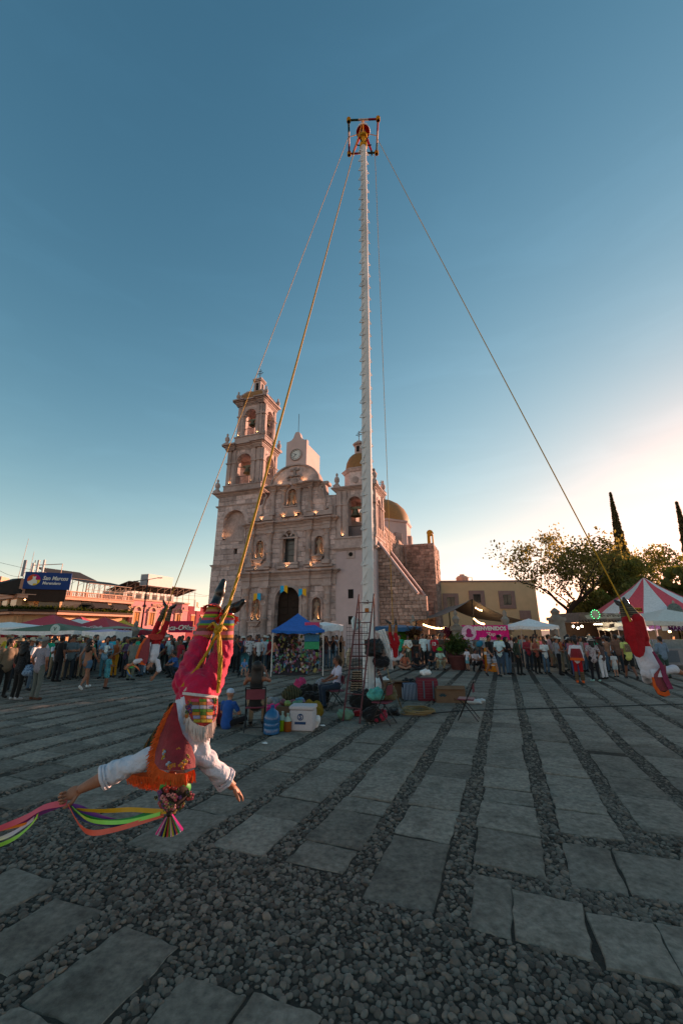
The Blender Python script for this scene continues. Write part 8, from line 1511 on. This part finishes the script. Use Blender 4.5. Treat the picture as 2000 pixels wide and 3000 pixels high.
person(1820, 1972, '5a4238', '20262c', 'stand', 150, 'person in brown checked shirt behind the white trousers', 'short', k=1.06); person(1790, 1970, '7a5a48', '3a4a58', 'hips', 170, 'person in tan vest top between the sun hats and yellow tee', 'none', hair='bun', fem=True); person(1690, 1985, '8a4a54', '2a3a5a', 'stand', 170, 'person in faded pink behind the costumed dancer', 'short', fem=True, hair='tail')
person(1992, 1962, '6a2a2a', '16171a', 'front', 0, 'stall keeper in dark red behind the sweets counter', 'short', Y=25.6); person(1915, 1962, '3a2f2a', '16171a', 'front', 0, 'stall keeper in dark apron behind the sweets counter', 'short', Y=25.7); person(1740, 1962, 'b3b1b4', '16171a', 'front', 0, 'cook in white shirt inside the wooden kiosk', 'short', Y=27.1, z=.14)
# the packed rows behind, each different
fr_ = random.Random(77); combos = set()
def filler(n, x0, x1, y0, y1, place, rz0, kids=.12, hatp=.2):
    made = 0; tries = 0; spots = []
    while made < n and tries < n * 60:
        tries += 1; px, py = fr_.uniform(x0, x1), y0 + (y1 - y0) * fr_.random(); g_ = gnd(px, py)
        if any((g_ - s).length < .47 for s in spots): continue
        top = fr_.choice(list(CW) + ['b3b1b4', 'a9b8c4', '6f7074', 'b3b1b4']); bot = fr_.choice(list(BW)); fem = fr_.random() < .5; hr_ = fr_.choice(['long', 'shoulder', 'tail', 'bun', 'curly'] if fem else ['short']); hat = fr_.choice(['cowboy', 'straw', 'cap']) if fr_.random() < hatp else None
        key = (place, top, hr_ if not hat else hat, bot)
        if key in combos: continue
        combos.add(key); spots.append(g_); sl = fr_.choice(['short', 'short', 'long']); hd_ = {'long': 'long hair', 'shoulder': 'shoulder length hair', 'tail': 'a ponytail', 'bun': 'a hair bun', 'curly': 'curly hair', 'short': 'short dark hair'}[hr_]; hd_ = {'cowboy': 'a cowboy hat', 'straw': 'a straw hat', 'cap': 'a cap'}.get(hat, hd_)
        lab = 'person in %s top, %s, %s, %s' % (CW[top], BW[bot], hd_, place)
        person(px, py, top, bot, fr_.choice(['stand', 'fold', 'phone', 'front', 'pocket', 'turn', 'turn2', 'hips']), rz0 + fr_.gauss(0, 22), lab, sl, 'long', hr_ if hat != 'cap' or fem else None, hat, fr_.choice(['b7ab92', '8f8066', '4a3a2e', 'c9c3b8']) if hat else None, k=fr_.uniform(.92, 1.05), fem=fem, hc=fr_.choice(['black', 'black', 'brown']), fat=fr_.choice([1., 1., 1.1]), group='onlookers in the crowd'); made += 1
filler(34, 4, 250, 1962, 1990, 'left crowd below red tents', 40); filler(26, 250, 470, 1956, 1974, 'crowd behind left flyer', 20); filler(26, 440, 640, 1958, 1976, 'crowd beside church corner', -5); filler(14, 640, 790, 1950, 1962, 'crowd before church front', -5, hatp=.1)
filler(15, 1150, 1335, 1928, 1944, 'back row right of pole', -10, hatp=.1); filler(9, 1450, 1625, 1938, 1952, 'back row right of banner', -5, hatp=.1); filler(10, 1340, 1480, 1932, 1944, 'back row under pink banner', -5, hatp=.1); filler(10, 1560, 1660, 1938, 1956, 'back row near gate pier', -10, hatp=.15); filler(8, 1640, 1700, 1962, 1980, 'group left of dancer', 60); filler(14, 1665, 1880, 1952, 1968, 'queue at food kiosk', 160, hatp=.12)
# pushchairs and bags
def pushchair(px, py, rz, label, col):
    t = thing('pushchair', label, 'pushchair', gnd(px, py), rad(rz), 'pushchairs')
    for q in (-1, 1):
        MB().tube([(q * .22, .3, 1.0), (q * .22, .1, .6), (q * .2, -.35, .12)], .014, 6).build('frame_tube', m_ct, t, 50); MB().tube([(q * .2, -.1, .5), (q * .2, .32, .12)], .014, 6).build('frame_tube', m_ct, t, 50)
        for y in (-.36, .33): w = MB(); w.lathe([(.06, -.015), (.1, -.02), (.11, 0), (.1, .02), (.06, .015)], 14); w.xf(Matrix.Translation((q * .22, y, .11)) @ Matrix.Rotation(rad(90), 4, 'Y')); w.build('wheel', m_ct, t, 40)
    MB().tube([(-.22, .3, 1.0), (.22, .3, 1.0)], .016, 6).build('handle', m_ct, t); MB().sheet([[(-.18, .1, .75), (0, .13, .75), (.18, .1, .75)], [(-.18, .05, .42), (0, .06, .42), (.18, .05, .42)], [(-.18, -.2, .4), (0, -.2, .4), (.18, -.2, .4)], [(-.18, -.25, .22), (0, -.25, .22), (.18, -.25, .22)]], th=.02).build('seat', cloth(col), t, 40)
    c = MB(); c.lathe([(.2, 0), (.22, .06), (.2, .16), (.12, .26), (0, .3)], 12, (0, .05, .72), rad(20), rad(160)); c.build('hood', cloth(col), t, 40); return t
pushchair(541, 1990, -40, 'grey pushchair in front of the left crowd', '4a5560'); person(541, 1990, '8f9296', '6f7074', 'chair', -40, 'toddler lying in the grey pushchair', k=.5, z=.22)
pushchair(714, 1980, 10, 'teal framed pushchair before the white tees', '2a5560'); person(714, 1981, '4a6a94', '8a6a5a', 'chair', 10, 'toddler in blue sitting in the teal framed pushchair', k=.52, z=.2)
lump('shoulder_bag', 'blue and white patterned bag hanging from the dotted blouse', 'bag', 0, 0, None, (.28, .16, .34), '5a7a9a', 51, printm('blue patterned', '7a94b0', '1f3a66', 22.), base=gnd(70, 2050) + Vector((.02, -.1, .68))); lump('white_carrier_bag', 'white plastic bag held by the person with folded arms', 'bag', 0, 0, None, (.24, .16, .26), 'a9aeb0', 52, base=gnd(194, 1990) + Vector((-.02, -.3, .78))); lump('shoulder_bag', 'cream bag on the shoulder of the beige skirted person', 'bag', 0, 0, None, (.24, .14, .34), 'a5a08c', 53, base=gnd(1009, 1955) + Vector((.2, -.1, .6)))
